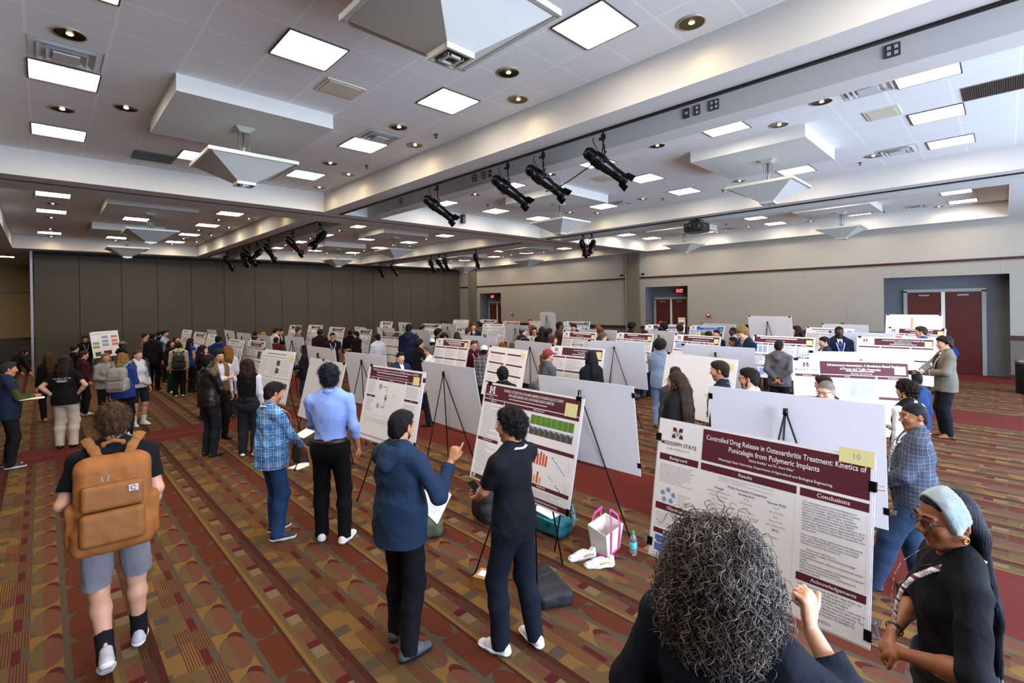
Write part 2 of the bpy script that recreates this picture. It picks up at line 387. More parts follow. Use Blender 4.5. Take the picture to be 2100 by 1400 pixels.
# air diffusers, return grilles, speakers, sprinklers
def mk_diffuser():
    t=thing('air_diffuser','','air vent'); mb=MB()
    for k,(r,z_) in enumerate(((.29,0),(.225,-.022),(.155,-.036))):
        for a in range(4):
            q=Matrix.Rotation(a*math.pi/2,3,'Z'); P=lambda x,y,z: q@Vector((x,y,z))
            mb.add([P(-r,-r,z_+.002),P(r,-r,z_+.002),P(r-.05,-r+.05,z_+.03),P(-r+.05,-r+.05,z_+.03)],[(0,1,2,3)])
    mb.box((0,0,-.035),(.21,.21,.012)); mb.build('louvre',M_metalw,t)
    mb=MB(); mb.box((0,0,.035),(.5,.5,.01)); mb.build('throat',M_dark,t); return t
for k,(x_,y_) in enumerate(((.24,7.55),(4.28,7.64),(8.39,1.32),(12.46,1.5),(12.52,8.05),(.24,24.6),(4.3,23.7),(20.7,2.0),(20.7,8.0))):
    place('dif',mk_diffuser,(x_*CS,y_*CS,ZC-.008),'louvred square air diffuser beside the ceiling light, %.0f m across and %.0f m out'%(x_*CS,y_*CS),'ceiling air diffusers')
def mk_grille():
    t=thing('return_grille','','air vent'); mb=MB(); mb.box((0,0,-.004),(.6,.6,.008)); mb.build('frame',mat('grille_grey','75706a',.6),t)
    mb=MB()
    for i in range(28): mb.box((0,-.28+i*.0207,-.012),(.57,.007,.012))
    mb.build('slats',mat('grille_dark','4e4a45',.6),t); return t
for x_,y_ in ((1.6,11.55),(9.75,.08),(7.9,11.6)):
    place('gr',mk_grille,(x_*CS,y_*CS,ZC),'grey slatted return grille in the %s, %.0f m out'%(bay(x_,y_),y_*CS),'return air grilles')
def mk_spk():
    t=thing('ceiling_speaker','','speaker'); mb=MB(); mb.box((0,0,-.006),(.48,.4,.012)); mb.box((0,0,-.012),(.40,.32,.01)); mb.build('cover',mat('ivory_plastic','c9c2ab',.6),t); return t
for x_,y_ in ((2.95,6.3),(9.72,1.35),(9.7,6.69)):
    place('sp',mk_spk,(x_*CS,y_*CS,ZC),'flat ivory speaker plate on the tiles of the %s, %.0f m out'%(bay(x_,y_),y_*CS),'ceiling speaker plates')
def mk_spr():
    t=thing('sprinkler_head','','sprinkler'); mb=MB(); mb.lathe([(.035,0),(.03,-.01),(.01,-.012),(.01,-.05),(.03,-.052),(.03,-.056),(0,-.056)],n=12); mb.build('head',mat('bronze','5b4536',.4,.7),t); return t
for x_,y_ in ((4.95,6.9),(4.95,9.4),(12.9,6.9),(12.9,2.2),(13.2,5.3),(1.3,13.0),(-.1,17.3),(4.8,22.0),(2.0,24.0),(9.6,10.8),(20.9,2.9),(19.2,7.6)):
    if 12.45<y_<13.9: continue
    place('spr',mk_spr,(x_*CS,y_*CS,ZC),'tiny bronze sprinkler head below the tiles, %.1f m across and %.1f m out'%(x_*CS,y_*CS),'fire sprinkler heads')
# dropped square clouds and pyramid pendants
PEN=[(2.25,2.93),(2.25,8.15),(2.25,17.1),(2.25,22.4),(10.3,3.25),(10.3,8.6),(10.3,17.3),(10.3,22.6),(18.4,3.65),(18.4,8.95),(18.4,17.6),(18.4,22.9)]
def mk_pend():
    t=thing('pendant_light','','light'); zc=0; zt=-.60*CS+.05; zb=-.90*CS+.05; a=.575*CS+.005; c=.095
    M_p=mat('pendant_frosted','b9bab4',.35,.0); M_r=mat('pendant_rim','c3c7bd',.3,.4)
    mb=MB(); mb.add([(-.13,-.13,0),(.13,-.13,0),(.13,.13,0),(-.13,.13,0),(-.06,-.06,-.06),(.06,-.06,-.06),(.06,.06,-.06),(-.06,.06,-.06)],[(0,1,5,4),(1,2,6,5),(2,3,7,6),(3,0,4,7),(4,5,6,7)]); mb.build('canopy',M_r,t)
    mb=MB()
    for dx,dy in ((-.055,-.055),(.055,-.055),(.055,.055),(-.055,.055)): mb.tube([(dx,dy,-.05),(dx,dy,zt)],.004,6)
    mb.tube([(0,0,-.05),(0,0,zt)],.018,10); mb.build('rod',mat('satin_rod','8f938f',.3,.8),t)
    mb=MB(); mb.add([(-a,-a,zt),(a,-a,zt),(a,a,zt),(-a,a,zt),(-c,-c,zb),(c,-c,zb),(c,c,zb),(-c,c,zb)],[(0,4,5,1),(1,5,6,2),(2,6,7,3),(3,7,4,0),(0,1,2,3)]); mb.build('shade',M_p,t)
    mb=MB()
    for dx,dy,sx,sy in ((0,a,2*a+.04,.035),(0,-a,2*a+.04,.035),(a,0,.035,2*a),(-a,0,.035,2*a)): mb.box((dx,dy,zt+.005),(sx,sy,.045))
    mb.build('rim',M_r,t)
    mb=MB(); b2=c+.012
    for dx,dy,sx,sy in ((0,b2,2*b2+.02,.02),(0,-b2,2*b2+.02,.02),(b2,0,.02,2*b2),(-b2,0,.02,2*b2)): mb.box((dx,dy,zb),(sx,sy,.05))
    for dx,dy,sx,sy in ((0,.05,.13,.02),(0,-.05,.13,.02),(.05,0,.02,.12),(-.05,0,.02,.12)): mb.box((dx,dy,zb-.03),(sx,sy,.015))
    mb.box((0,0,zb-.005),(.15,.15,.01),mi=1); mb.build('finial',[M_r,mat('dark_lens','4a443c',.3)],t); return t
ZK=H+2.73*CS
for x_,y_ in PEN:
    yc=y_+.1
    mb=MB(); mb.box((x_*CS,yc*CS,(ZK+ZC)/2),(2.02*CS,2.02*CS,ZC-ZK)); mb.build('ceiling_cloud',mat('cloud_paint','c9c8c2',.75,var=.02),kind='structure')
    place('pend',mk_pend,(x_*CS,y_*CS,ZK),'frosted inverted-pyramid pendant light in the %s, the %s one'%(bay(x_,y_), 'nearer' if min(abs(y_-a) for a in (2.93,3.25,3.65,17.1,17.3,17.6))<.05 else 'farther'),'inverted-pyramid pendant lights')
# outlets on the slot face
def mk_outlet(n):
    t=thing('power_outlet','','outlet'); wd=.075 if n<4 else .12
    mb=MB(); mb.box((0,0,0),(.012,wd,.125)); mb.build('plate',mat('outlet_plate','3c3e40',.5),t)
    for a in range(n):
        mb=MB(); yy_=(0 if n<4 else (-.028 if a%2 else .028)); zz_=(.028 if (a//2 if n>2 else a)==0 else -.028)
        if n==1: zz_=0
        mb.box((-.008,yy_,zz_),(.006,.03,.032)); mb.build('socket',mat('socket_white','b9bab8',.5),t)
    return t
for y_,n,l in ((3.21,1,'single'),(3.05,2,'double'),(2.81,4,'four-socket')):
    o=mk_outlet(n); o.location=(6.55*CS-.012,y_*CS*.97,ZS+.16); o['label']='%s grey power outlet on the slot face right of the stage lights'%l; o['group']='slot outlets'
for y_,n,l in ((.84,4,'four-socket grey outlet alone near the top right'),(11.0,2,'small outlet left of the leftmost near stage light'),(8.0,4,'outlet just right of the leftmost near stage light'),(7.7,2,'middle outlet of three near the leftmost stage light'),(7.5,1,'rightmost outlet of three near the leftmost stage light')):
    o=mk_outlet(n); o.location=(6.55*CS-.012,y_*CS*.97,ZS+.16); o['label']=l; o['group']='slot outlets'
# theatrical ellipsoidal stage lights hanging from the slot track
def mk_stage():
    t=thing('stage_light','','light')
    mb=MB(); mb.tube([(0,0,0),(0,0,.345)],.014,8); mb.box((0,0,-.03),(.05,.06,.06)); mb.tube([(0,0,-.05),(0,0,-.15)],.012,8); mb.box((0,.03,-.06),(.03,.06,.03)); mb.build('clamp',M_blk,t)
    mb=MB(); mb.tube([(-.1,0,-.40),(-.1,0,-.20),(-.07,0,-.165),(0,0,-.155),(.07,0,-.165),(.1,0,-.20),(.1,0,-.40)],.010,6,smooth=False); mb.build('yoke',M_blk,t)
    q=Matrix.Rotation(R(-52),3,'X'); q=q*1.2; c=Vector((0,0,-.40))
    P=lambda y,r: (r,y)
    mb=MB(); mb.lathe([(0,.26),(.045,.26),(.062,.23),(.068,.15),(.085,.13),(.088,.02),(.075,0),(.07,-.10),(.062,-.12),(.062,-.26),(.075,-.27),(.075,-.33),(.06,-.33),(.055,-.30),(0,-.30)],c,14,q)
    for k in range(6): mb.lathe([(.072,.225-k*.02),(.079,.22-k*.02),(.072,.215-k*.02)],c,14,q)
    mb.build('barrel',mat('black_enamel','08090a',.28,.3),t)
    mb=MB()
    for k in range(4):
        rz=Matrix.Rotation(k*math.pi/2+.4,3,'Z'); 
        for sgn in (1,):
            vv=[q@(rz@Vector(p))+c for p in ((.08,-.035,-.27),(.08,.035,-.27),(.1,.045,-.37),(.1,-.045,-.37))]; mb.add(vv,[(0,1,2,3),(3,2,1,0)])
    mb.build('color_frame_holder',M_blk,t)
    mb=MB()
    for dx in (-1,1):
        mb.tube([c+q@Vector((dx*.08,0,-.0)),c+q@Vector((dx*.15,0,-.02))],.009,6); mb.lathe([(0,0),(.02,0),(.02,.03),(0,.03)],c+q@Vector((dx*.15,0,-.02)),8)
    mb.tube([c+q@Vector((0,-.08,.05)),c+q@Vector((0,-.14,.07))],.008,6); mb.build('focus_knob',M_blk,t)
    mb=MB(); pts=[]
    for i in range(14):
        a=i/13; pts.append((.02-.16*math.sin(a*math.pi),.12+.03*math.sin(a*6),-.03-a*.32))
    mb.tube(pts,.006,6); mb.build('power_cable',mat('cable_rubber','101010',.5),t)
    return t
SL=[(6.0,8.35,'leftmost near stage light with a looping cable',.95),(6.0,6.2,'middle-left near stage light with a rusty rear cap',.8),(6.0,5.35,'middle near stage light beside the looping cable',.8),(6.0,4.15,'rightmost near stage light with safety chain',.75)]
for x_,y_,l,rz in SL: place('st',mk_stage,(x_*CS,y_*CS,ZS+.02),l,'stage lights on the near beam',rz)
for k,(y_,rz) in enumerate(((14.35,-1.0),(16.5,1.9),(18.9,2.3),(20.3,-.9),(21.3,2.0),(22.0,2.6),(24.4,2.4))):
    place('st',mk_stage,(6.0*CS,y_*CS,ZS+.02),'black stage light beyond the cross beam, %.0f m away over the crowd'%(y_*CS),'stage lights beyond the cross beam',rz)
for k,(x_,y_,rz) in enumerate(((14.5,11.0,2.0),(14.5,10.6,-1.2),(14.5,17.2,2.2),(14.5,19.6,2.2),(14.5,20.1,1.9),(14.5,20.8,2.2),(14.5,24.6,2.0),(14.5,26.1,2.2))):
    place('st',mk_stage,(x_*CS,y_*CS,ZS+.02),'black stage light on the second beam, %.0f m out'%(y_*CS),'stage lights on the second beam',rz)
mb=MB(); mb.tube([(6.0*CS,4.2*CS,ZS-.30),(6.0*CS+.02,4.45*CS,ZS-.36),(6.0*CS,4.75*CS,ZS-.47),(6.0*CS,5.05*CS,ZS-.55),(6.0*CS,5.3*CS,ZS-.56)],.009,8)
tag(mb.build('power_cable',mat('cable_rubber','101010',.5)),'black cable sagging between the two right near stage lights','cable')
# projector, small wall speaker
t=thing('projector','black projector hanging on a pole below the second beam','projector',(14.2*CS,6.5*CS,0))
mb=MB(); mb.tube([(0,0,ZC-.5+.42*CS),(0,0,4.62)],.028,10); mb.box((0,0,4.60),(.3,.3,.02)); mb.build('mounting_pole',M_blk,t)
mb=MB(); mb.box((0,0,4.42),(.46,.52,.2)); mb.box((0,0,4.30),(.42,.48,.05)); mb.box((0,.0,4.54),(.36,.3,.05)); mb.build('housing',mat('projector_black','121212',.35),t)
mb=MB(); mb.lathe([(0,.0),(.07,0),(.07,.08),(.05,.09),(0,.09)],(-.23,.1,4.44),16,Matrix.Rotation(R(-90),3,'Y')); mb.build('lens',mat('lens_glass','20242a',.08,.2),t)
mb=MB(); mb.tube([(-.1,-.2,4.56),(-.2,-.1,4.5),(-.25,-.2,4.42),(-.2,-.1,4.36)],.008,6); mb.tube([(.1,.2,4.56),(0,-.24,4.5),(-.1,-.27,4.42)],.008,6); mb.build('cable',mat('yellow_cable','b08a2a',.5),t)
mb=MB(); mb.box((9.9*CS,12.45*CS-.07,ZS+.28),(.1,.12,.26)); tag(mb.build('wall_speaker',M_blk),'slim black box speaker on the cross beam face','speaker')
# exit signs, alarms, cameras, recess sconces
def mk_exit():
    t=thing('exit_sign','','exit sign'); mb=MB(); mb.box((0,0,0),(.05,.34,.2)); mb.build('housing',mat('exit_box','2a0e0e',.5),t)
    return t
def text_verts(s, size, bold=0.0, align='CENTER'):
    cu=bpy.data.curves.new('t','FONT'); cu.body=s; cu.size=size; cu.align_x=align; cu.align_y='CENTER'; cu.offset=bold; cu.resolution_u=2
    o=bpy.data.objects.new('t',cu); COL.objects.link(o); dg=bpy.context.evaluated_depsgraph_get(); dg.update()
    me=bpy.data.meshes.new_from_object(o.evaluated_get(dg)); vs=[v.co.copy() for v in me.vertices]; fs=[tuple(p.vertices) for p in me.polygons]
    bpy.data.objects.remove(o); bpy.data.curves.remove(cu); bpy.data.meshes.remove(me); return vs,fs
EX_v=text_verts('EXIT',.19,.006)
M_exit=emit('exit_glow',(1,.03,.04,1),3.0)
for y_,z_,l in ((11.0*CS*.985+.25,2.84,'glowing red exit sign above the middle doors'),(24.45*CS+.3,2.83,'glowing red exit sign above the far left doors')):
    t=mk_exit(); t.location=(XW+.3,y_,z_); t['label']=l
    mb=MB(); vs,fs=EX_v; mb.add([Vector((-.028,-v.x*.8,v.y)) for v in vs],fs); mb.build('letters',M_exit,t)
for y_,l in ((9.55*CS,'red fire alarm on the wall right of the middle doors'),(22.51*CS,'red fire alarm on the wall right of the far left doors')):
    mb=MB(); mb.box((XW-.03,y_,1.78),(.05,.13,.17)); mb.box((XW-.06,y_,1.81),(.03,.09,.06),mi=1); tag(mb.build('fire_alarm',[mat('alarm_red','b3201c',.4),mat('strobe','e8e4dd',.2)]),l,'alarm')
for y_,l in ((13.0*CS-.1,'small black camera on the upper wall right of the dark pocket panel'),(14.15*CS,'small black camera on the upper wall left of the dark pocket panel')):
    mb=MB(); mb.box((XW-.04,y_,3.66),(.08,.07,.09)); mb.lathe([(0,0),(.03,0),(.03,.08),(0,.08)],(XW-.08,y_,3.65),10,Matrix.Rotation(R(-90),3,'Y')); tag(mb.build('security_camera',M_blk),l,'camera')
t=thing('trash_can','round black trash can with a steel rim beside the right doors','bin',(17.35,-.42,0))
mb=MB(); mb.lathe([(.0,0),(.24,0),(.26,.02),(.27,.74),(.27,.76)],n=28); mb.build('body',mat('bin_black','0e1014',.5),t)
mb=MB(); mb.lathe([(.275,.74),(.285,.78),(.27,.82),(.18,.83),(.17,.8),(.0,.74)],n=28); mb.build('rim',mat('steel_rim','8d9190',.25,.8),t)
# ================================================================== figures: signed-distance modelling of bodies and clothes
f32=np.float32
def V3(*a): return np.array(a if len(a)==3 else a[0],dtype=float)
class Sdf:
    def __init__(s,res,k=.02): s.res=res; s.k=k; s.p=[]; s.post=[]
    def cap(s,a,b,ra,rb=None,k=None,fl=None,clip=(),mode='u'):
        rb=ra if rb is None else rb; a=V3(a); b=V3(b); m=max(ra,rb)
        s.p.append(('c',np.minimum(a,b)-m,np.maximum(a,b)+m,(a,b,ra,rb,fl),s.k if k is None else k,clip,mode)); return s
    def ell(s,c,r,rot=None,k=None,clip=(),mode='u'):
        c=V3(c); r=V3(r); m=r if rot is None else V3([max(r)]*3)
        s.p.append(('e',c-m,c+m,(c,r,rot),s.k if k is None else k,clip,mode)); return s
    def box(s,c,h,rot=None,rd=.01,k=None,clip=(),mode='u'):
        c=V3(c); h=V3(h); m=h if rot is None else V3([np.linalg.norm(h)]*3)
        s.p.append(('b',c-m,c+m,(c,h,rot,rd),s.k if k is None else k,clip,mode)); return s
    def field(s):
        lo=np.min([p[1] for p in s.p if p[6]=='u'],0)-3*s.res; hi=np.max([p[2] for p in s.p if p[6]=='u'],0)+3*s.res
        n=np.ceil((hi-lo)/s.res).astype(int)+1; ax=[(lo[i]+np.arange(n[i])*s.res).astype(f32) for i in range(3)]
        D=np.full(n,.2,f32)
        for t,plo,phi,a,k,clip,mode in s.p:
            mg=k+3*s.res; i0=np.clip(np.floor((plo-mg-lo)/s.res).astype(int),0,n); i1=np.clip(np.ceil((phi+mg-lo)/s.res).astype(int)+1,0,n)
            if (i1<=i0).any(): continue
            sl=tuple(slice(i0[j],i1[j]) for j in range(3))
            x=ax[0][sl[0]][:,None,None]; y=ax[1][sl[1]][None,:,None]; z=ax[2][sl[2]][None,None,:]
            if t=='c':
                A,B,ra,rb,fl=a; ab=B-A; L=max(float(ab@ab),1e-9); px,py,pz=x-f32(A[0]),y-f32(A[1]),z-f32(A[2])
                h=np.clip((px*f32(ab[0])+py*f32(ab[1])+pz*f32(ab[2]))/f32(L),0,1)
                qx,qy,qz=px-h*f32(ab[0]),py-h*f32(ab[1]),pz-h*f32(ab[2])
                if fl is not None:
                    nn,ff=V3(fl[0]),fl[1]; g=(qx*f32(nn[0])+qy*f32(nn[1])+qz*f32(nn[2]))*f32(1/ff-1); qx=qx+g*f32(nn[0]);qy=qy+g*f32(nn[1]);qz=qz+g*f32(nn[2])
                d=np.sqrt(qx*qx+qy*qy+qz*qz)-(f32(ra)+f32(rb-ra)*h)
            else:
                c,r,rot=a[0],a[1],a[2]; px,py,pz=x-f32(c[0]),y-f32(c[1]),z-f32(c[2])
                if rot is not None:
                    m=np.array(rot,dtype=f32).T; px,py,pz=(m[i,0]*px+m[i,1]*py+m[i,2]*pz for i in range(3))
                if t=='e':
                    k0=np.sqrt((px/f32(r[0]))**2+(py/f32(r[1]))**2+(pz/f32(r[2]))**2); k1=np.sqrt((px/f32(r[0]**2))**2+(py/f32(r[1]**2))**2+(pz/f32(r[2]**2))**2)
                    d=k0*(k0-1)/np.maximum(k1,1e-6)
                else:
                    rd=f32(a[3]); qx,qy,qz=abs(px)-f32(r[0])+rd,abs(py)-f32(r[1])+rd,abs(pz)-f32(r[2])+rd
                    d=np.sqrt(np.maximum(qx,0)**2+np.maximum(qy,0)**2+np.maximum(qz,0)**2)+np.minimum(np.maximum(qx,np.maximum(qy,qz)),0)-rd
            for pt,nv in clip:
                nv=V3(nv)/np.linalg.norm(nv); d=np.maximum(d,(x-f32(pt[0]))*f32(nv[0])+(y-f32(pt[1]))*f32(nv[1])+(z-f32(pt[2]))*f32(nv[2]))
            o=D[sl]; k=f32(max(k,1e-4))
            if mode=='u': h=np.maximum(k-abs(o-d),0)/k; D[sl]=np.minimum(o,d)-h*h*k*f32(.25)
            elif mode=='s': d=-d; h=np.maximum(k-abs(o-d),0)/k; D[sl]=np.maximum(o,d)+h*h*k*f32(.25)
        for pt,nv in s.post:
            nv=V3(nv)/np.linalg.norm(nv)
            D=np.maximum(D,(ax[0][:,None,None]-f32(pt[0]))*f32(nv[0])+(ax[1][None,:,None]-f32(pt[1]))*f32(nv[1])+(ax[2][None,None,:]-f32(pt[2]))*f32(nv[2]))
        return D,lo
    def mesh(s,disp=None,amp=0):
        D,lo=s.field(); I=D<0
        n=D.shape; S=np.zeros((n[0]-1,n[1]-1,n[2]-1),np.int8)
        cs=[(a,b,c) for a in (0,1) for b in (0,1) for c in (0,1)]
        sh=lambda A,c:A[c[0]:n[0]-1+c[0],c[1]:n[1]-1+c[1],c[2]:n[2]-1+c[2]]
        for c in cs: S+=sh(I,c)
        act=(S>0)&(S<8); ii=np.nonzero(act)
        if len(ii[0])==0: return np.zeros((0,3)),np.zeros((0,4),int)
        idx=np.full(act.shape,-1,np.int32); idx[ii]=np.arange(len(ii[0]))
        P=np.zeros((len(ii[0]),3)); W=np.zeros(len(ii[0]))
        dv={c:D[ii[0]+c[0],ii[1]+c[1],ii[2]+c[2]] for c in cs}
        for c in cs:
            for axi in range(3):
                if c[axi]==0:
                    e=list(c); e[axi]=1; e=tuple(e); a,b=dv[c],dv[e]; m=(a<0)!=(b<0); t=np.where(m,a/np.where(m,a-b,1),0)
                    for j in range(3): P[:,j]+=np.where(m,c[j]+(t if j==axi else 0),0)
                    W+=m
        P=(P/W[:,None]+np.stack(ii,1))*s.res+lo
        F=[]
        for axi in range(3):
            o=[j for j in range(3) if j!=axi]; s0=[slice(0,n[j]) for j in range(3)]; s1=list(s0); s0[axi]=slice(0,n[axi]-1); s1[axi]=slice(1,n[axi])
            A,B=I[tuple(s0)],I[tuple(s1)]; q=list(np.nonzero(A!=B)); ok=np.ones(len(q[0]),bool)
            for j in o: ok&=(q[j]>0)&(q[j]<n[j]-1)
            q=[a[ok] for a in q]; fl=A[tuple(q)]
            def at(da,db):
                r=list(q); r[o[0]]=q[o[0]]-da; r[o[1]]=q[o[1]]-db; return idx[tuple(r)]
            Q=np.stack([at(1,1),at(0,1),at(0,0),at(1,0)],1); 
            if axi==1: fl=~fl
            Q[~fl]=Q[~fl][:,::-1]; F.append(Q)
        F=np.concatenate(F)
        if disp is not None and amp:
            N=vnormals(P,F); P=P+N*(disp(P)*amp)[:,None]
        return P,F
def vnormals(P,F):
    a=P[F[:,2]]-P[F[:,0]]; b=P[F[:,3]]-P[F[:,1]]; c=np.cross(a,b); N=np.zeros_like(P)
    for j in range(4): np.add.at(N,F[:,j],c)
    return N/np.maximum(np.linalg.norm(N,axis=1),1e-9)[:,None]
def npmesh(name,P,F,m,smooth=True,col=None,mi=None):
    me=bpy.data.meshes.new(name); me.vertices.add(len(P)); me.vertices.foreach_set('co',np.asarray(P,f32).ravel())
    k=F.shape[1]; me.loops.add(len(F)*k); me.loops.foreach_set('vertex_index',np.asarray(F,np.int32).ravel())
    me.polygons.add(len(F)); me.polygons.foreach_set('loop_start',np.arange(len(F),dtype=np.int32)*k); me.polygons.foreach_set('loop_total',np.full(len(F),k,np.int32))
    me.polygons.foreach_set('use_smooth',np.full(len(F),smooth))
    for q in (m if isinstance(m,(list,tuple)) else [m]): me.materials.append(q)
    if mi is not None: me.polygons.foreach_set('material_index',np.asarray(mi,np.int32))
    if col is not None:
        at=me.color_attributes.new('tint','FLOAT_COLOR','POINT'); at.data.foreach_set('color',np.asarray(col,f32).ravel())
    me.update(); return me
def folds(seed,fr=14):
    r=np.random.RandomState(seed); W=r.randn(6,3)*fr*np.array([1,1,.9]); ph=r.rand(6)*6.28; W2=r.randn(6,3)*fr*.6
    def f(P):
        o=np.zeros(len(P))
        for i in range(6): 
            q=np.sin(P@W[i]+ph[i]+1.6*np.sin(P@W2[i])); o+=(1-np.abs(q))*(1 if i<3 else .6)-.45
        return o/3
    return f
def bumps(seed,fr=60):
    r=np.random.RandomState(seed); W=r.randn(9,3)*fr; ph=r.rand(9)*6.28
    return lambda P: sum(np.sin(P@W[i]+ph[i]) for i in range(9))/4
def unit(v): v=V3(v); return v/max(np.linalg.norm(v),1e-9)
def rotm(ax,deg):
    c,s_=math.cos(R(deg)),math.sin(R(deg)); 
    return {'x':np.array([[1,0,0],[0,c,-s_],[0,s_,c]]),'y':np.array([[c,0,s_],[0,1,0],[-s_,0,c]]),'z':np.array([[c,-s_,0],[s_,c,0],[0,0,1]])}[ax]
def ik(S,T,l1,l2,hint):
    d=T-S; L=np.linalg.norm(d); L2=min(L,(l1+l2)*.995); u=d/max(L,1e-6); T=S+u*L2
    a=(l1*l1-l2*l2+L2*L2)/(2*L2); h=math.sqrt(max(l1*l1-a*a,0)); w=V3(hint)-u*(V3(hint)@u); w=unit(w)
    return S+u*a+w*h, T
# ---- materials of people
def skinmat():
    m,nt,b=newmat('skin'); at=nt.nodes.new('ShaderNodeAttribute'); at.attribute_name='tint'
    vec,_,_,_=coords(nt); n=noise(nt,vec,30,3); o=mixc(nt,n*.35,at.outputs['Color'],(.5,.5,.5,1),'OVERLAY')
    nt.links.new(at.outputs['Color'],b.inputs['Base Color']); b.inputs['Roughness'].default_value=.5; b.inputs['Subsurface Weight'].default_value=.0
    bump(nt,b,noise(nt,vec,220,3),.12,.003); return m
M_skin=skinmat()
def fabric(col,kind='plain',col2='ffffff',rough=.85):
    key=('fab',col,kind,col2,rough)
    if key in _mats: return _mats[key]
    m,nt,b=newmat('fabric_'+kind); vec,x,y,z=coords(nt); c=srgb(col); c2=srgb(col2)
    b.inputs['Roughness'].default_value=rough; b.inputs['Specular IOR Level'].default_value=.18 if kind!='leather' else .5
    n=noise(nt,vec,6,3); o=mixc(nt,n*.5,tuple(v*.82 for v in c[:3])+(1,),c)
    if kind in('plaid','plaidy'):      # bright check: wide bands with thin dark and white lines
        a=(x*.8+y*.6) if kind=='plaid' else (x*.35+y*.94); p=.085 if kind=='plaid' else .115; u=(a/p).fr(); v=(z/p).fr()
        dark=(rng(u,.0,.16)+rng(v,.0,.16)); lines=(rng(u,.06,.10)+rng(v,.06,.10)).mn(1)*.8
        o=mixc(nt,(rng(u,.35,.7)+rng(v,.35,.7))*.22,c,c2); o=mixc(nt,(dark*.8).mn(1),o,srgb('10202f')); o=mixc(nt,lines,o,c2); o=mixc(nt,(rng(u,.5,.54)+rng(v,.5,.54)).mn(1)*.8,o,srgb('10202f'))
    if kind in('check','checky'):      # subtle windowpane
        a=(x*.85+y*.5) if kind=='check' else (x*.3+y*.95); u=(a/.06).fr(); v=(z/.07).fr(); l=(u.lt(.04)+v.lt(.04)+rng(u,.5,.525)+rng(v,.5,.525)).mn(1)
        o=mixc(nt,noise(nt,vec,300,2),tuple(q*.75 for q in c[:3])+(1,),c); o=mixc(nt,l*.35,o,c2)
    if kind=='tweed': o=mixc(nt,noise(nt,vec,260,3,.8),tuple(q*.5 for q in c[:3])+(1,),tuple(min(1,q*1.5) for q in c[:3])+(1,))
    if kind=='stripe': o=mixc(nt,((x/.02).fr()).lt(.3),o,c2)
    nt.links.new(o,b.inputs['Base Color'])
    if kind=='leather': b.inputs['Roughness'].default_value=.35; bump(nt,b,noise(nt,vec,22,4,.6),.5,.02)
    else: bump(nt,b,noise(nt,vec,13,4,.6)+noise(nt,vec,500,1)*.08,.55,.02)
    _mats[key]=m; return m
def hairmat(col,col2=None,wave=0):
    key=('hair',col,col2,wave)
    if key in _mats: return _mats[key]
    m,nt,b=newmat('hair'); vec,x,y,z=coords(nt); mp=nt.nodes.new('ShaderNodeMapping'); mp.inputs['Scale'].default_value=(1,1,.12 if not wave else .6); nt.links.new(vec,mp.inputs[0])
    n=noise(nt,mp.outputs[0],150 if not wave else 70,3,.6); c=srgb(col); c2=srgb(col2) if col2 else tuple(min(1,v*2.0+.004) for v in c[:3])+(1,)
    c2=tuple(v*.62 for v in c2[:3])+(1,); nt.links.new(mixc(nt,n,tuple(v*.4 for v in c[:3])+(1,),c2),b.inputs['Base Color']); b.inputs['Roughness'].default_value=.55; b.inputs['Specular IOR Level'].default_value=.14; bump(nt,b,n,.8,.01); _mats[key]=m; return m
SK={'w':'cb9779','w2':'c8977e','t':'b9805c','b':'8a5638','d':'5b3524','dd':'42261b','s':'9c6844'}
HND={'side':((.235,.03,.83),(.1,-1,0)),'side2':((.22,.10,.86),(.2,-1,0)),'front':((.045,.25,1.0),(.8,-.3,-.4)),'clasp':((.02,.22,1.0),(.8,-.4,-.4)),'pocket':((.19,.07,.92),(.5,-1,0)),
 'hips':((.175,-.02,1.0),(1,-.5,0)),'back':((.03,-.17,.98),(.9,-.5,-.2)),'cross':((-.08,.17,1.2),(.9,-.1,-.6)),'hold':((.10,.30,1.12),(.4,-.8,-.8)),'write':((.06,.30,1.12),(.6,-.5,-.8)),
 'chin':((.05,.14,1.43),(.6,.2,-1)),'point':((.30,.45,1.35),(.5,-.3,-1)),'reach':((.15,.52,1.3),(.4,-.2,-1)),'raise':((.22,.25,1.45),(.5,-.4,-1)),'strap':((.12,.12,1.3),(.6,-.3,-1)),'phone':((.08,.26,1.1),(.5,-.6,-.8))}
class Rig: pass
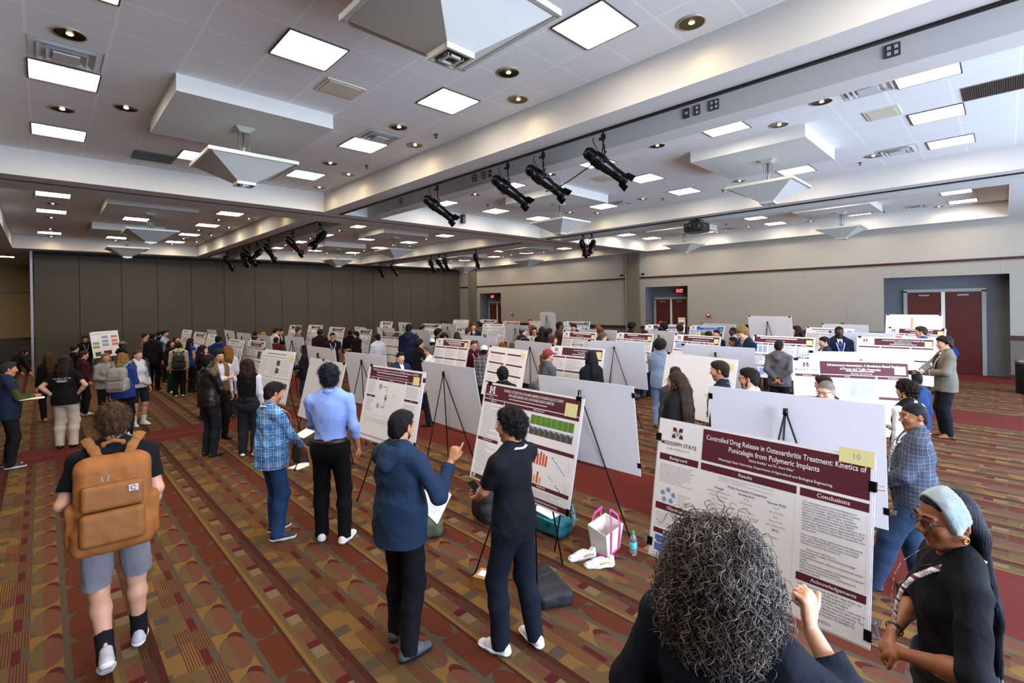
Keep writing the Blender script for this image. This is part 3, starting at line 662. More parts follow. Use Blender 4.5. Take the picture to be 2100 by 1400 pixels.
def rig(q):
    g=Rig(); g.q=q; fem=q.get('fem',0); bw=q.get('w',1.0)
    g.lean=q.get('lean',0); Ru=rotm('z',q.get('twist',0))@rotm('x',-g.lean)@rotm('y',q.get('side',0)); piv=V3(0,0,.95+q.get('dz',0)); g.Ru=Ru; g.piv=piv
    g.up=lambda *p: Ru@(V3(*p)-V3(0,0,.95))+piv
    sw=(.158 if fem else .178)*(.5+.5*bw)
    g.S={s:g.up(s*sw,-.005,1.394) for s in (1,-1)}
    g.A={}
    for s,key in ((1,'rh'),(-1,'lh')):
        h=q.get(key,'side'); hint=None
        if isinstance(h,str): T,hint=HND[h]; T=V3(T); T=V3(T[0]*s,T[1],T[2]); hint=V3(hint[0]*s,hint[1],hint[2]); T=g.up(*T) if h not in ('side','pocket') or g.lean<12 else T
        else:
            T=V3(h[:3]); hint=V3(h[3:6]) if len(h)>=6 else V3(s*.3,-.8,-.4)
        E,W=ik(g.S[s],T,.275,.25,hint); g.A[s]=(E,W)
    pz=.915+q.get('dz',0); g.hip={s:V3(s*.088,0,pz) for s in (1,-1)}
    g.L={}
    for s,key in ((1,'rf'),(-1,'lf')):
        f=q.get(key,(s*.10,0,s*-12,0)); f=tuple(f)+(0,)*(4-len(f))
        ank=V3(f[0],f[1],.085+f[3]); K,An=ik(g.hip[s],ank,.425,.415,(.15*s,1,0)); g.L[s]=(K,An,f[2],f[3] if len(f)>3 else 0)
    nb=g.up(0,-.012,1.475); Rh=Ru@rotm('z',q.get('hy',0))@rotm('x',q.get('hp',-4)); g.Rh=Rh; g.nb=nb
    g.hc=nb+Rh@V3(0,.018,.145); g.hd=lambda *p: g.hc+Rh@V3(*p)
    return g
def limb_dirs(g,s):
    E,W=g.A[s]; d=unit(W-E); return E,W,d
def hand(sd,g,s,spec):
    E,W,d=limb_dirs(g,s); sp=spec or {}
    if 'd' in sp: d=unit(sp['d'])
    n=sp.get('n'); n=V3(-s,0,0) if n is None else V3(n); n=unit(n-d*(n@d)); 
    if np.linalg.norm(n)<.5: n=unit(np.cross(d,V3(0,1,0)))
    t=np.cross(d,n)*(-s)    # thumb side
    if 't' in sp: t=V3(sp['t']); t=unit(t-d*(t@d)); n=np.cross(d,t)*s if sp.get('flip') else -np.cross(d,t)*s
    curl=sp.get('curl',.35); curl=[curl]*4 if not isinstance(curl,(list,tuple)) else curl; th=sp.get('thumb',.4)
    c=W+d*.052; sd.cap(W+d*.012,W+d*.082,.024,.034,k=.012,fl=(n,.52)); sd.cap(W+d*.03+t*.012,W+d*.078+t*.022,.018,.015,k=.012); sd.cap(W+d*.03-t*.012,W+d*.078-t*.022,.017,.014,k=.012)
    for i,(off,L) in enumerate(((.031,.070),(.0105,.080),(-.0105,.074),(-.031,.058))):
        p=W+d*(.092-abs(off)*.15)+t*off; a=0; r=.0088
        for j,(fr,w_) in enumerate(((.45,.8),(.3,1.15),(.25,.8))):
            a+=curl[i]*w_*1.45; dd=d*math.cos(a)+n*math.sin(a)+t*off*2.2*(1-curl[i])*.6; e=p+unit(dd)*L*fr; sd.cap(p,e,r,r*.9,k=.004); p=e; r*=.92
    p=W+d*.03+t*.026; dd=unit(d*.75+t*(.85-.6*th)+n*(.25+.6*th)); e=p+dd*.04; sd.cap(p,e,.0125,.0108,k=.01); dd=unit(d*.9+t*(.45-.6*th)+n*(.2+.5*th)); sd.cap(e,e+dd*.034,.0105,.0088,k=.004)
def torso(sd,g,e=0,bot=None,clip=()):
    q=g.q; fem=q.get('fem',0); bw=q.get('w',1.0); b=q.get('belly',0); k=.06
    rr=lambda c,r: sd.ell(g.up(*c),(r[0]*bw+e,r[1]*bw+e,r[2]+e),g.Ru,k=k,clip=clip)
    if fem:
        rr((0,0,1.28),(.142,.100,.19)); rr((0,0,1.10),(.118,.088,.15)); rr((0,-.012,.92),(.163,.115,.15))
        for s in (1,-1): sd.ell(g.up(s*.065,.075,1.265),(.055+e,.05+e,.058+e),g.Ru,k=.05,clip=clip)
    else:
        rr((0,.0,1.28),(.162,.112,.20)); rr((0,.006+b*.4,1.08),(.138+b*.5,.100+b,.17)); rr((0,-.006,.93),(.157,.112,.14))
    sd.cap(g.up(-.05,-.030,1.462),g.up(.05,-.030,1.462),.040+e*.9,k=.04,clip=clip)
    for s in (1,-1):
        S=g.S[s]; i=g.up(s*.08*bw,-.008,1.418); sd.cap(i,S,.056+e*.8,.052+e*.6,k=.05,clip=clip)
        sd.cap(g.up(s*.11,-.015,1.44),g.up(s*.03,-.02,1.505),.034+e*.9,.032+e*.9,k=.04,clip=clip)
def headsdf(sd,g,jaw=1.0):
    h=g.hd; Rh=g.Rh; k=.018; fem=g.q.get('fem',0)
    sd.ell(h(0,-.014,.028),(.075,.095,.084),Rh,k=.02); sd.ell(h(0,.016,-.03),(.060,.073,.083),Rh,k=.03)
    for s in (1,-1):
        sd.cap(h(s*.047*jaw,-.012,-.062),h(s*.012,.052,-.098),.022,.018,k=.025); sd.ell(h(s*.037,.055,-.028),(.024,.026,.024),Rh,k=.02)
        sd.ell(h(s*.079,-.014,-.006),(.009,.019,.031),Rh@rotm('x',-12)@rotm('z',s*18),k=.006); sd.ell(h(s*.086,-.012,.000),(.006,.011,.019),Rh,k=.004,mode='s')
        sd.ell(h(s*.031,.095,.006),(.0175,.013,.0105),Rh,k=.010,mode='s'); sd.ell(h(s*.031,.076,.0062),(.0165,.0150,.0150),Rh,k=.003); sd.ell(h(s*.031,.093,.005),(.0145,.010,.0058),Rh,k=.002,mode='s')
        sd.cap(h(s*.012,.085,.022),h(s*.046,.073,.024),.0085,.007,k=.012); sd.ell(h(s*.012,.097,-.036),(.008,.010,.008),Rh,k=.008)
    sd.cap(h(0,.085,.012),h(0,.108,-.028),.008,.0115,k=.012); sd.ell(h(0,.057,-.098),(.021,.019,.018),Rh,k=.02)
    sd.cap(h(-.02,.080,-.060),h(.02,.080,-.060),.0065,k=.008); sd.cap(h(0,.086,-.059),h(0,.086,-.0595),.0075,k=.008); sd.cap(h(-.014,.080,-.0715),h(.014,.080,-.0715),.007,k=.006)
    sd.box(h(0,.092,-.0655),(.019,.006,.0012),Rh,rd=.0008,k=.003,mode='s')
    r=.050 if fem else .058
    sd.cap(h(0,-.030,-.055),g.nb+g.Ru@V3(0,.008,-.005),r,r-.002,k=.025); sd.cap(g.nb+g.Ru@V3(0,.008,-.005),g.nb+g.Ru@V3(0,.014,-.05),r-.002,r,k=.02)
def strands(g,t,P,F,n,ln,w0,curl,cols,seed,name='hair_strands',flow=(0,-.35,-1),m=9,lift=.10,jit=.10):
    r=np.random.RandomState(seed); N=vnormals(P,F); fw=g.Rh@V3(*flow)
    for k,c in enumerate(cols):
        V=[];Q=[];b=0
        for i in r.choice(len(P),n//len(cols)):
            nn=N[i]; p=P[i]-nn*.003; dn=unit(fw-nn*(fw@nn)*.9+nn*lift+r.randn(3)*jit); ll=r.uniform(*ln); s_=np.linspace(0,1,m); a0=r.rand()*6.28; e1=unit(np.cross(dn,nn+r.randn(3)*.1)); e2=np.cross(dn,e1)
            A=a0+s_*r.uniform(.5,1)*curl*6.28; C=p+dn*(s_*ll)[:,None]+(e1*(np.cos(A)-math.cos(a0))[:,None]+e2*(np.sin(A)-math.sin(a0))[:,None])*(.0045 if curl>.6 else .002)-nn*(s_**2*ll*lift*1.1)[:,None]
            w_=w0*(1-.75*s_); T=np.gradient(C,axis=0); T/=np.maximum(np.linalg.norm(T,axis=1),1e-9)[:,None]; B1=np.cross(T,nn); B1/=np.maximum(np.linalg.norm(B1,axis=1),1e-6)[:,None]; B2=np.cross(T,B1)
            V.append(np.stack([C+B1*w_[:,None],C-B1*w_[:,None]*.5+B2*w_[:,None]*.87,C-B1*w_[:,None]*.5-B2*w_[:,None]*.87],1).reshape(-1,3))
            j=np.arange(m-1)[:,None]*3; Q.append(np.concatenate([j+np.array([[0,1,4,3]]),j+np.array([[1,2,5,4]]),j+np.array([[2,0,3,5]])])+b); b+=m*3
        link(name,npmesh(name,np.concatenate(V),np.concatenate(Q),mat('strand_'+c,tint(c,.8),.45,spec=.2)),t)
def tint(c,f): return ''.join('%02x'%min(255,int(int(c[i:i+2],16)*f+(6 if f>1 else 0))) for i in (0,2,4))
def hairsdf(g,style,res):
    q=g.q; h=g.hd; Rh=g.Rh; sd=Sdf(res,.02); t={'short':.0045,'buzz':.0015,'curly':.020,'afro':.048,'long':.009,'pony':.006,'bun':.006,'messy':.018,'bald':.0025,'bob':.014,'wavy':.016}.get(style,.008)
    L=q.get('hl',.3); nv=Rh@V3(0,.6,-.8); off=q.get('hoff',{'long':-.008,'bald':-.03}.get(style,0))
    c0=h(0,.0,.0)+Rh@V3(0,.6,-.8)*off*1; cl=[(c0,nv)]
    sd.ell(h(0,-.016,.030),(.0765+t,.0965+t,.0855+t),Rh,clip=cl); 
    sd.ell(h(0,-.048,-.03),(.064+t*.6,.050+t*.6,.062),Rh,k=.03,clip=cl+[(h(0,0,-.080),Rh@V3(0,0,-1))])
    if style in ('short','messy','curly','buzz'): sd.ell(h(0,-.058,-.042),(.060+t*.3,.034+t*.3,.052),Rh,k=.02,clip=[(h(0,0,-.092),Rh@V3(0,0,-1))])
    if style in ('short','messy','curly'):
        sd.ell(h(0,.012,.078),(.056,.068,.036+t),Rh,k=.03); sd.ell(h(0,.055,.082),(.045,.030,.020+t*.6),Rh,k=.025)
        for s in (1,-1): sd.cap(h(s*.070,.006,.03),h(s*.0705,.010,-.014),.011,.006,k=.015)
    if style in ('long','bob','wavy'):
        Ln=L if style=='long' else min(L,.16); w_=.0 if style=='long' else .015; bk=q.get('hb',0)
        sd.cap(h(0,-.06,.01),h(0,-.085-bk,-.06),.085+w_,.085+w_,k=.03,fl=(Rh@V3(0,1,0),.6)); dn=V3(0,0,-1)
        p=h(0,-.082-bk,-.06); e=g.nb+g.Ru@V3(0,-.10-bk,.06-Ln); e2=(p+e)/2+g.Ru@V3(0,-.02,0); wd=q.get('hw',.085); sd.cap(p,e2,wd+w_,wd+w_,k=.03,fl=(Rh@V3(0,1,0),.5)); sd.cap(e2,e,wd+w_,wd*.8+w_,k=.03,fl=(Rh@V3(0,1,0),.42))
        if q.get('hs',1):
            for s in (1,-1): sd.cap(h(s*.072,-.01,.04),h(s*.080,.0,-.06),.018+w_,.022+w_,k=.02); sd.cap(h(s*.080,.0,-.06),g.up(s*.10,.05,1.43-min(.22,max(0,Ln-.12))),.022+w_,.02+w_,k=.02)
    if style=='pony': sd.cap(h(0,-.10,.035),h(0,-.145,-.01),.022,.03,k=.02); sd.cap(h(0,-.145,-.01),g.nb+g.Ru@V3(0,-.12,.05-L*.6),.03,.012,k=.02)
    if style=='bun': sd.ell(h(0,-.11,.06),(.038,.035,.038),Rh,k=.012)
    if style not in ('bald',): sd.ell(h(0,.092,-.045),(.060,.070,.098),Rh,k=.012,mode='s')
    amp={'short':.0028,'buzz':0,'curly':.011,'afro':.012,'long':.002,'messy':.009,'wavy':.010,'bob':.009}.get(style,.002); fr={'curly':75,'afro':60,'messy':55,'wavy':45}.get(style,70)
    P,F=sd.mesh(bumps(q.get('seed',1),fr),amp*(1 if res<.012 else .6))
    return P,F
def sleeve(sd,g,s,e,frac,r0=.052,r1=.045,r2=.034):
    E,W=g.A[s]; S=g.S[s]
    if frac<=1:
        c=S+(E-S)*frac; sd.cap(S,E,r0+e,r1+e,k=.035,clip=[(c,E-S)])
    else:
        sd.cap(S,E,r0+e,r1+e,k=.035); c=E+(W-E)*(frac-1); sd.cap(E,W,r1+e,r2+e,k=.03,clip=[(c,W-E)])
def person(q):
    """q: dictionary of placement, pose and clothes; builds one person"""
    g=rig(q); res=q['res']; hs=q['h']/1.75; seed=q['seed']; rs=np.random.RandomState(seed)
    t=thing('person',q['label'],'person',(q['x'],q['y'],0),R(q['rz']),q.get('group'),hs)
    top=q.get('top','shirt'); bot=q.get('bot','trousers'); tc=q.get('tc','333333'); bc=q.get('bc','1c1c20')
    skin=srgb(SK.get(q.get('sk','w'),q.get('sk','w')))
    # ---- body (one continuous surface)
    sd=Sdf(res,.02); torso(sd,g,-.004); headsdf(sd,g)
    for s in (1,-1):
        E,W=g.A[s]; sd.cap(g.S[s],E,.046,.039,k=.03); sd.cap(E,E+(W-E)*.35,.039,.038,k=.02); sd.cap(E+(W-E)*.3,W,.038,.024,k=.02); hand(sd,g,s,q.get('hr' if s==1 else 'hl_'))
        K,An,_,_=g.L[s]; cv=0 if q.get('bot','trousers') in ('shorts','skirt') else .012; sd.cap(g.hip[s],K,.080,.055-cv,k=.04); m=K+(An-K)*.3+V3(0,-.012,0); sd.cap(K,m,.053-cv,.055-cv,k=.03); sd.cap(m,An,.055-cv,.034,k=.03); lf=g.L[s][3]>.02; sd.cap(An,An+rotm('z',g.L[s][2])@V3(0,.08,-.04)*(.0 if lf else 1),.030,.028,k=.01)
    P,F=sd.mesh()
    col=np.tile(np.array(skin),(len(P),1)); Lc=(P-g.hc)@g.Rh
    lips=(np.abs(Lc[:,0])<.022)&(Lc[:,1]>.074)&(Lc[:,2]<-.055)&(Lc[:,2]>-.0765); col[lips,:3]=col[lips,:3]*np.array([.80,.58,.58])
    if q.get('stub'): b=(Lc[:,1]>-.01)&(Lc[:,2]<-.045)&(Lc[:,2]>-.125)&~lips&(np.abs(Lc[:,0])<.085)&(Lc[:,1]>.02); col[b,:3]*=.62
    ear=(np.abs(Lc[:,0])>.078)&(Lc[:,2]<.03)&(Lc[:,2]>-.04); col[ear,:3]*=np.array([1.05,.85,.8])
    link('body',npmesh('body',P,F,M_skin,col=col),t)
    near=q['res']<.013
    # ---- eyes and brows
    if near and abs(((q['rz']-q.get('cam',0)+180)%360)-180)>35 or q['res']<.007:
        for s in (1,-1):
            mb=MB(); c=g.hd(s*.031,.0728,.0055); rm=Matrix(g.Rh.tolist())@Matrix.Rotation(R(-90),3,'X')
            pr_=lambda r0,r1: [(.0168*math.sin(a),.0168*math.cos(a)) for a in np.linspace(r0,r1,7)]
            mb.lathe(pr_(.38,1.3),c,14,rm,0); mb.lathe(pr_(.0,.38),c,14,rm,1); mb.build('eye',[mat('eye_white','d9d2ca',.25),mat('iris','1a110c',.15)],t)
        mb=MB()
        for s in (1,-1): mb.tube([g.hd(s*.014,.0965,.029),g.hd(s*.03,.094,.034),g.hd(s*.049,.080,.030)],[.003,.0038,.002],6)
        mb.build('eyebrow',hairmat(q.get('hc','1c1512')),t)
    # ---- hair, beard
    st=q.get('hair','short')
    if st!='none':
        P,F=hairsdf(g,st,min(res,.016)); link('hair',npmesh('hair',P,F,hairmat(q.get('hc','1c1512'),q.get('hc2'),st in('curly','wavy','messy','afro'))),t)
        if q['res']<.009 and st not in('bald','buzz') and not q.get('nostr'):
            hc=q.get('hc','1c1512'); h2=q.get('hc2') or tint(hc,1.7); prm={'short':(1500,(.018,.032),.0011,.25,(0,-.5,-1)),'messy':(2200,(.03,.06),.0013,.9,(0,-.3,-1)),'curly':(2400,(.022,.045),.0013,1.6,(0,-.2,-1)),'long':(1500,(.08,.16),.0012,.15,(0,-.1,-1)),'wavy':(1500,(.06,.12),.0014,1.0,(0,-.1,-1)),'afro':(2000,(.02,.04),.0012,1.6,(0,-.2,-.6))}.get(st,(900,(.02,.04),.0012,.3,(0,-.3,-1)))
            strands(g,t,P,F,prm[0],prm[1],prm[2],prm[3],(hc,tint(hc,1.35),h2),seed,flow=prm[4],lift={'long':.02,'wavy':.06,'curly':.3,'messy':.22,'afro':.4}.get(st,.08),jit={'long':.04,'wavy':.08,'curly':.5,'messy':.3,'afro':.6}.get(st,.10))
    if q.get('beard'):
        sd=Sdf(min(res,.012),.015); h=g.hd
        for s in (1,-1): sd.cap(h(s*.062,.0,-.02),h(s*.052,.015,-.07),.008,.014,k=.01); sd.cap(h(s*.052,.015,-.07),h(0,.062,-.105),.014,.020,k=.015); sd.cap(h(s*.006,.094,-.051),h(s*.028,.078,-.062),.0055,.005,k=.005); sd.cap(h(s*.028,.078,-.062),h(s*.02,.068,-.09),.006,.01,k=.01)
        P,F=sd.mesh(bumps(seed,90),.002); link('beard',npmesh('beard',P,F,hairmat(q.get('hc','1c1512'))),t)
    # ---- trousers / shorts / skirt
    fb=folds(seed+5,9); tl={'jeans':'plain'}.get(bot,'plain'); bm=fabric(bc,q.get('bk',tl))
    sd=Sdf(res,.03); e=.014; wz=q.get('waist',1.02)
    up=g.up(0,0,wz); clip=[(up,g.Ru@V3(0,0,1))]; bw=q.get('w',1); fem=q.get('fem',0); bb=q.get('belly',0)
    sd.ell(g.up(0,-.006,.93),((.163 if fem else .157)*bw+e+bb*.2,.115*bw+e+bb*.3,.15+e),g.Ru,k=.05,clip=clip); sd.ell(g.up(0,0,1.04),(.135*bw+e+bb*.3,.10*bw+e+bb*.5,.12),g.Ru,k=.05,clip=clip)
    lw=q.get('lw',1.0)
    for s in (1,-1):
        K,An,_,_=g.L[s]; Hp=g.hip[s]
        if bot=='shorts': c=Hp+(K-Hp)*.92; sd.cap(Hp+V3(s*.006,0,0),K+V3(s*.012,0,0),.080+e,.074+e,k=.018,clip=[(c,K-Hp)])
        elif bot=='skirt': sd.cap(Hp,K+(K-Hp)*.1,.10+e,.11+e,k=.08,clip=[(K,V3(0,0,-1))])
        else:
            sd.cap(Hp,K,.086+e,(.058+e)*lw,k=.05); cc=An+V3(0,0,-.045); m=K+(An-K)*.35+V3(0,-.008,0); sd.cap(K,m,(.058+e)*lw,(.054+e)*lw,k=.03); sd.cap(m,An+V3(0,-.004,-.05),(.054+e)*lw,(.045+e)*lw,k=.03,clip=[(cc,unit(An-K))])
    P,F=sd.mesh(fb,.013 if near else .005); tr=link(bot if bot!='jeans' else 'jeans',npmesh('trousers',P,F,bm),t)
    if q.get('belt'):
        sd=Sdf(min(res,.01),.03); sd.ell(g.up(0,-.006,.93),(.157*bw+e+.006,.115*bw+e+.006,.15+e),g.Ru,k=.05); sd.ell(g.up(0,0,1.04),(.137*bw+e+.006+bb*.5,.102*bw+e+.006+bb,.12),g.Ru,k=.05)
        sd.post=[(g.up(0,0,wz+.002),g.Ru@V3(0,0,1)),(g.up(0,0,wz-.036),g.Ru@V3(0,0,-1))]; P,F=sd.mesh(); link('belt',npmesh('belt',P,F,mat('belt_leather',q['belt'],.4)),t)
    # ---- shoes
    sc_,so=q.get('sc','1a1a1c'),q.get('so',None)
    for s in (1,-1):
        K,An,yaw,lift=g.L[s]; Rz=rotm('z',yaw); 
        if lift>.02: Rz=Rz@rotm('x',-min(55,lift*420))
        o=An-V3(0,0,.085) if lift<=.02 else An+Rz@V3(0,0,-.085); fp=lambda x_,y_,z_: o+Rz@V3(x_,y_,z_); rr=min(res,.012); up_=Rz@V3(0,0,1)
        def shoe(z0,z1,ex):
            sd=Sdf(rr,.02); cl=[(fp(0,0,z0),-up_),(fp(0,0,z1),up_)]
            sd.cap(fp(0,-.045,.035),fp(0,.06,.035),.036+ex,.040+ex,k=.02,clip=cl); sd.cap(fp(0,.06,.03),fp(s*-.004,.150,.024),.042+ex,.034+ex,k=.02,clip=cl,fl=(up_,.8))
            if z1>.05: sd.cap(fp(0,-.03,.05),fp(0,-.015,.105),.038,.036,k=.02); sd.cap(fp(0,.0,.075),fp(0,.09,.045),.033,.034,k=.02)
            return sd.mesh()
        P,F=shoe(.012,.2,0); sh=link('shoe',npmesh('shoe',P,F,mat('shoe_upper',sc_,.55,var=.15,vs=20)),t)
        if so and near:
            P,F=shoe(.0,.030,.006); link('sole',npmesh('sole',P,F,mat('shoe_sole',so,.5)),sh)
            mb=MB()
            for i in range(4): y_=.015+i*.022; mb.tube([fp(-.022,y_,.098-i*.011),fp(0,y_+.004,.106-i*.0125),fp(.022,y_,.098-i*.011)],.0032,5)
            mb.build('laces',mat('laces',q.get('lace',so),.7),sh)
        if q.get('sock') : 
            sd=Sdf(.01,.02); sd.cap(An,An+V3(0,-.005,-.02),.046,.046); sd.cap(An+V3(0,0,-.03),An+(K-An)*.33,.045,.053,clip=[(An+(K-An)*.33,K-An)]); P,F=sd.mesh(); link('sock',npmesh('sock',P,F,fabric(q['sock'])),t)
    # ---- upper clothes
    ff=folds(seed+9,11); tk=q.get('tk','plain'); tm=fabric(tc,tk,q.get('tc2','ffffff'))
    def upper(kind,m,e,hem,fr,name,open_=0,amp=.010,collar=None):
        sd=Sdf(res,.03); cl=[(g.up(0,0,hem),g.Ru@V3(0,0,-1))]
        torso(sd,g,e,clip=cl); bw=q.get('w',1)
        if hem<.97: rx=(.184 if q.get('fem',0) else .171)*bw+e*.8+.006; sd.cap(g.up(0,-.002,1.02 if not q.get('fem') else .98),g.up(0,-.004,hem-.1),rx-.012,rx+.004,k=.06,clip=cl,fl=(g.Ru@V3(0,1,0),(.125*bw+e+.008+q.get('belly',0)*.5)/rx))
        if fr>0:
            for s in (1,-1): sleeve(sd,g,s,e*.75 if fr>1 else e*.75+.006,fr,*( (.050,.044,.034) if kind!='jacket' else (.052,.046,.038)))
        # neck opening
        nk=.058 if open_ else .056; sd.cap(g.nb+g.Ru@V3(0,.022,.058),g.nb+g.Ru@V3(0,.045,.15),nk-.006,nk+.010,k=.01,mode='s')
        if open_:  # V front
            sd.cap(g.up(0,.14,1.50),g.up(0,.18,1.50-open_),.062,.008,k=.008,fl=(g.Ru@V3(0,1,0),2.2),mode='s',clip=[(g.up(0,.02,1.4),g.Ru@V3(0,-1,0))])
        P,F=sd.mesh(ff,amp if near else amp*.5)
        o=link(name,npmesh(name,P,F,m),t)
        if collar:
            mb=MB(); band=collar=='band'; ph=np.linspace(0,2*math.pi,33) if band else np.linspace(-2.75,2.75,31); vs=[]
            hh=.016 if band else .032; o2=.010 if kind=='jacket' else 0
            for p_ in ph:
                c_=math.cos(p_); y_=-.010-(.070+o2)*c_ if c_>0 else -.010-.078*c_; zb=1.468+.022*c_-.012*(c_<0)*-c_; x_=(.067+o2)*math.sin(p_); up_=hh*(.75+.25*c_); fl_=0 if band else max(0,-c_-.3)*.03
                for dx,zz_ in ((1.0,zb+up_),(1.12,zb+up_*.6),(1.20+fl_*6,zb-.012-fl_),(1.02,zb-.014)): vs.append(g.up(x_*dx,-.010+(y_+.010)*dx,zz_))
            n_=len(ph); fs=[(i*4+j,i*4+(j+1)%4,(i+1)*4+(j+1)%4,(i+1)*4+j) for i in range(n_-1) for j in range(4)]
            if not band: fs+=[(3,2,1,0),tuple((n_-1)*4+j for j in range(4))]
            mb.add(vs,fs,smooth=True); mb.build('collar',m if collar!='w' else fabric('e6e6ea'),t)
        return o
    inner=q.get('inner')
    if top in ('tee','polo'): upper(top,tm,.013,q.get('hem',.84),q.get('slv',.62),'shirt' if top=='polo' else 't_shirt',collar='c' if top=='polo' else 'band')
    elif top=='shirt': upper(top,tm,.014,q.get('hem',1.0),q.get('slv',1.93),'shirt',collar='c',amp=.019)
    elif top=='sweater': upper(top,tm,.020,q.get('hem',.86),q.get('slv',1.93),'sweater',amp=.012,collar='band')
    elif top=='hoodie':
        upper(top,tm,.024,q.get('hem',.84),1.93,'hoodie',amp=.019,collar='band')
        sd=Sdf(min(res,.014),.03)
        for s in (1,-1): sd.cap(g.up(0,-.135,1.385),g.up(s*.085,-.085,1.455),.050,.040,k=.05); sd.cap(g.up(0,-.10,1.46),g.up(s*.09,-.06,1.475),.036,.034,k=.04); sd.cap(g.up(s*.088,-.06,1.47),g.up(s*.07,.055,1.45),.032,.020,k=.03)
        P,F=sd.mesh(ff,.006); link('hood',npmesh('hood',P,F,tm),t)
    elif top in ('jacket','blazer','vest','coat'):
        ic=q.get('ic','e6e6ea')
        if inner!='none': upper('shirt',fabric(ic),.012,1.0,1.97 if top!='vest' else 1.93,'shirt',collar='c' if inner!='tee' else None,amp=.008)
        e=.026 if top!='vest' else .022
        o=upper('jacket' ,tm,e,q.get('hem',.80 if top!='vest' else .96),q.get('slv',1.9) if top!='vest' else 0,{'vest':'vest','coat':'coat'}.get(top,'jacket'),open_=q.get('op',.32 if top in('blazer','vest') else 0),amp=.012,collar='j' if top!='vest' else None)
    # ---- extras
    if q.get('tie'):
        mb=MB(); pts=[g.up(0,.088,1.435),g.up(0,.13,1.38),g.up(0,.148,1.28),g.up(0,.145,1.15)]
        for a,b_ in zip(pts[:-1],pts[1:]): w0=.018 if a is pts[0] else .03; mb.tube([a,b_],[w0,.032],6)
        mb.build('tie',fabric(q['tie']),t)
    if q.get('lan'): lanyard(g,t,q)
    if q.get('glasses'):
        mb=MB(); mg=mat('glasses_frame','17161a' if q['glasses']==1 else q['glasses'],.3); h=g.hd
        for s in (1,-1):
            pts=[h(s*(.033+.023*math.cos(a)),.1005-.010*abs(.33+.23*math.cos(a)),.002+.018*math.sin(a)) for a in np.linspace(0,2*math.pi,17)]
            mb.tube(pts,.0022,6,cap=False); mb.tube([h(s*.056,.092,.008),h(s*.078,.06,.010),h(s*.083,-.01,.006),h(s*.082,-.02,-.01)],.0022,5)
        mb.tube([h(-.010,.102,.006),h(0,.106,.009),h(.010,.102,.006)],.002,5); mb.build('glasses',mg,t)
    if q.get('cap'):
        sd=Sdf(min(res,.012),.012); h=g.hd; back=q.get('capback',0); yb_=-1 if back else 1
        sd.ell(h(0,-.012,.045),(.087,.107,.088),g.Rh,clip=[(h(0,0,.03),g.Rh@V3(0,.22,-1))]); sd.ell(h(0,yb_*.115-.0,.045),(.068,.075,.012),g.Rh@rotm('x',-yb_*10),k=.01)
        P,F=sd.mesh(); link('cap',npmesh('cap',P,F,fabric(q['cap'])),t)
    return t,g
def ribbon(c):
    k=('rib',c)
    if k not in _mats:
        m,nt,b=newmat('lanyard_ribbon'); vec,x,y,z=coords(nt); v=(z/.062).fr(); n=noise(nt,vec,260,2)
        o=mixc(nt,(rng(v,.1,.3)+rng(v,.45,.9)*n.gt(.5)).mn(1),srgb(c),srgb('5a2436')); nt.links.new(o,b.inputs['Base Color']); b.inputs['Roughness'].default_value=.6; _mats[k]=m
    return _mats[k]
def lanyard(g,t,q):
    mb=MB(); c='d9d5dc' if q['lan']==1 else q['lan']; z=1.13; Y_=(.032 if q.get('fem') else .004)+(.014 if q.get('top') in('blazer','jacket','sweater') else 0)+q.get('belly',0)+(q.get('w',1)-1)*.12; fr=lambda x_,z_,y_: g.up(x_,y_,z_)
    ring=[fr(0,-.075,0)]
    for s in (1,-1):
        pts=[g.up(0,-.101,1.478),g.up(s*.060,-.078,1.482),g.up(s*.092,-.01,1.478),g.up(s*.078,.070+Y_*.4,1.42),g.up(s*.066,.112+Y_*.8,1.37),g.up(s*.052,.135+Y_,1.31),g.up(s*.03,.150+Y_,1.23),g.up(s*.006,.150+Y_,1.14),g.up(s*.003,.152+Y_,1.09)]
        w_=.0115; n_=len(pts); vs=[]; 
        for i,p in enumerate(pts):
            d=unit(pts[min(i+1,n_-1)]-pts[max(i-1,0)]); out=unit(p-g.up(0,0,p[2] if False else 1.3)); out=unit(out-d*(out@d)); a=np.cross(d,out); pp=p+out*.006; vs+= [pp-a*w_,pp+a*w_,pp+a*w_-out*.002,pp-a*w_-out*.002]
        fs=[]
        for i in range(n_-1):
            b=i*4; fs+=[(b,b+1,b+5,b+4),(b+1,b+2,b+6,b+5),(b+2,b+3,b+7,b+6),(b+3,b,b+4,b+7)]
        mb.add(vs,fs,smooth=True)
    o=mb.build('lanyard',ribbon(c),t)
    if q.get('badge',1):
        mb=MB(); rm=Matrix(g.Ru.tolist()); mb.box(g.up(0,.158+Y_,1.08),(.10,.004,.075),rm); mb.build('badge',mat('badge_card','e4e2dc',.4),t)
# ================================================================== easels, foam boards and posters
MAR='5a1f2c'; M_white=mat('paper_white','f6f6fa',.55); M_foam=mat('foam_board','dfe0e8',.6,var=.015,vs=3); M_edge=mat('foam_core_edge','f2f2f2',.6)
M_mar=mat('maroon_print',MAR,.5); M_ink=mat('grey_text_print','a9a9b4',.6); M_note=mat('yellow_note','efe9a6',.6); M_teal=mat('teal_note','45b3bd',.6)
M_ink2=mat('dark_text_print','4a4a5a',.6); M_wt=mat('white_print','f3f1f3',.5); M_blue=mat('blue_print','1f5fc8',.5); M_lb=mat('pale_blue_print','9fb4e0',.5)
M_or=mat('orange_red_print','d9532a',.5); M_tan=mat('orange_print','e3ad6c',.5); M_grn=mat('green_photo_print','5f8f35',.5,var=.7,vs=60); M_pho=mat('grey_photo_print','54504c',.5,var=.5,vs=30); M_steel2=mat('steel_blue_print','6a8bbd',.5)
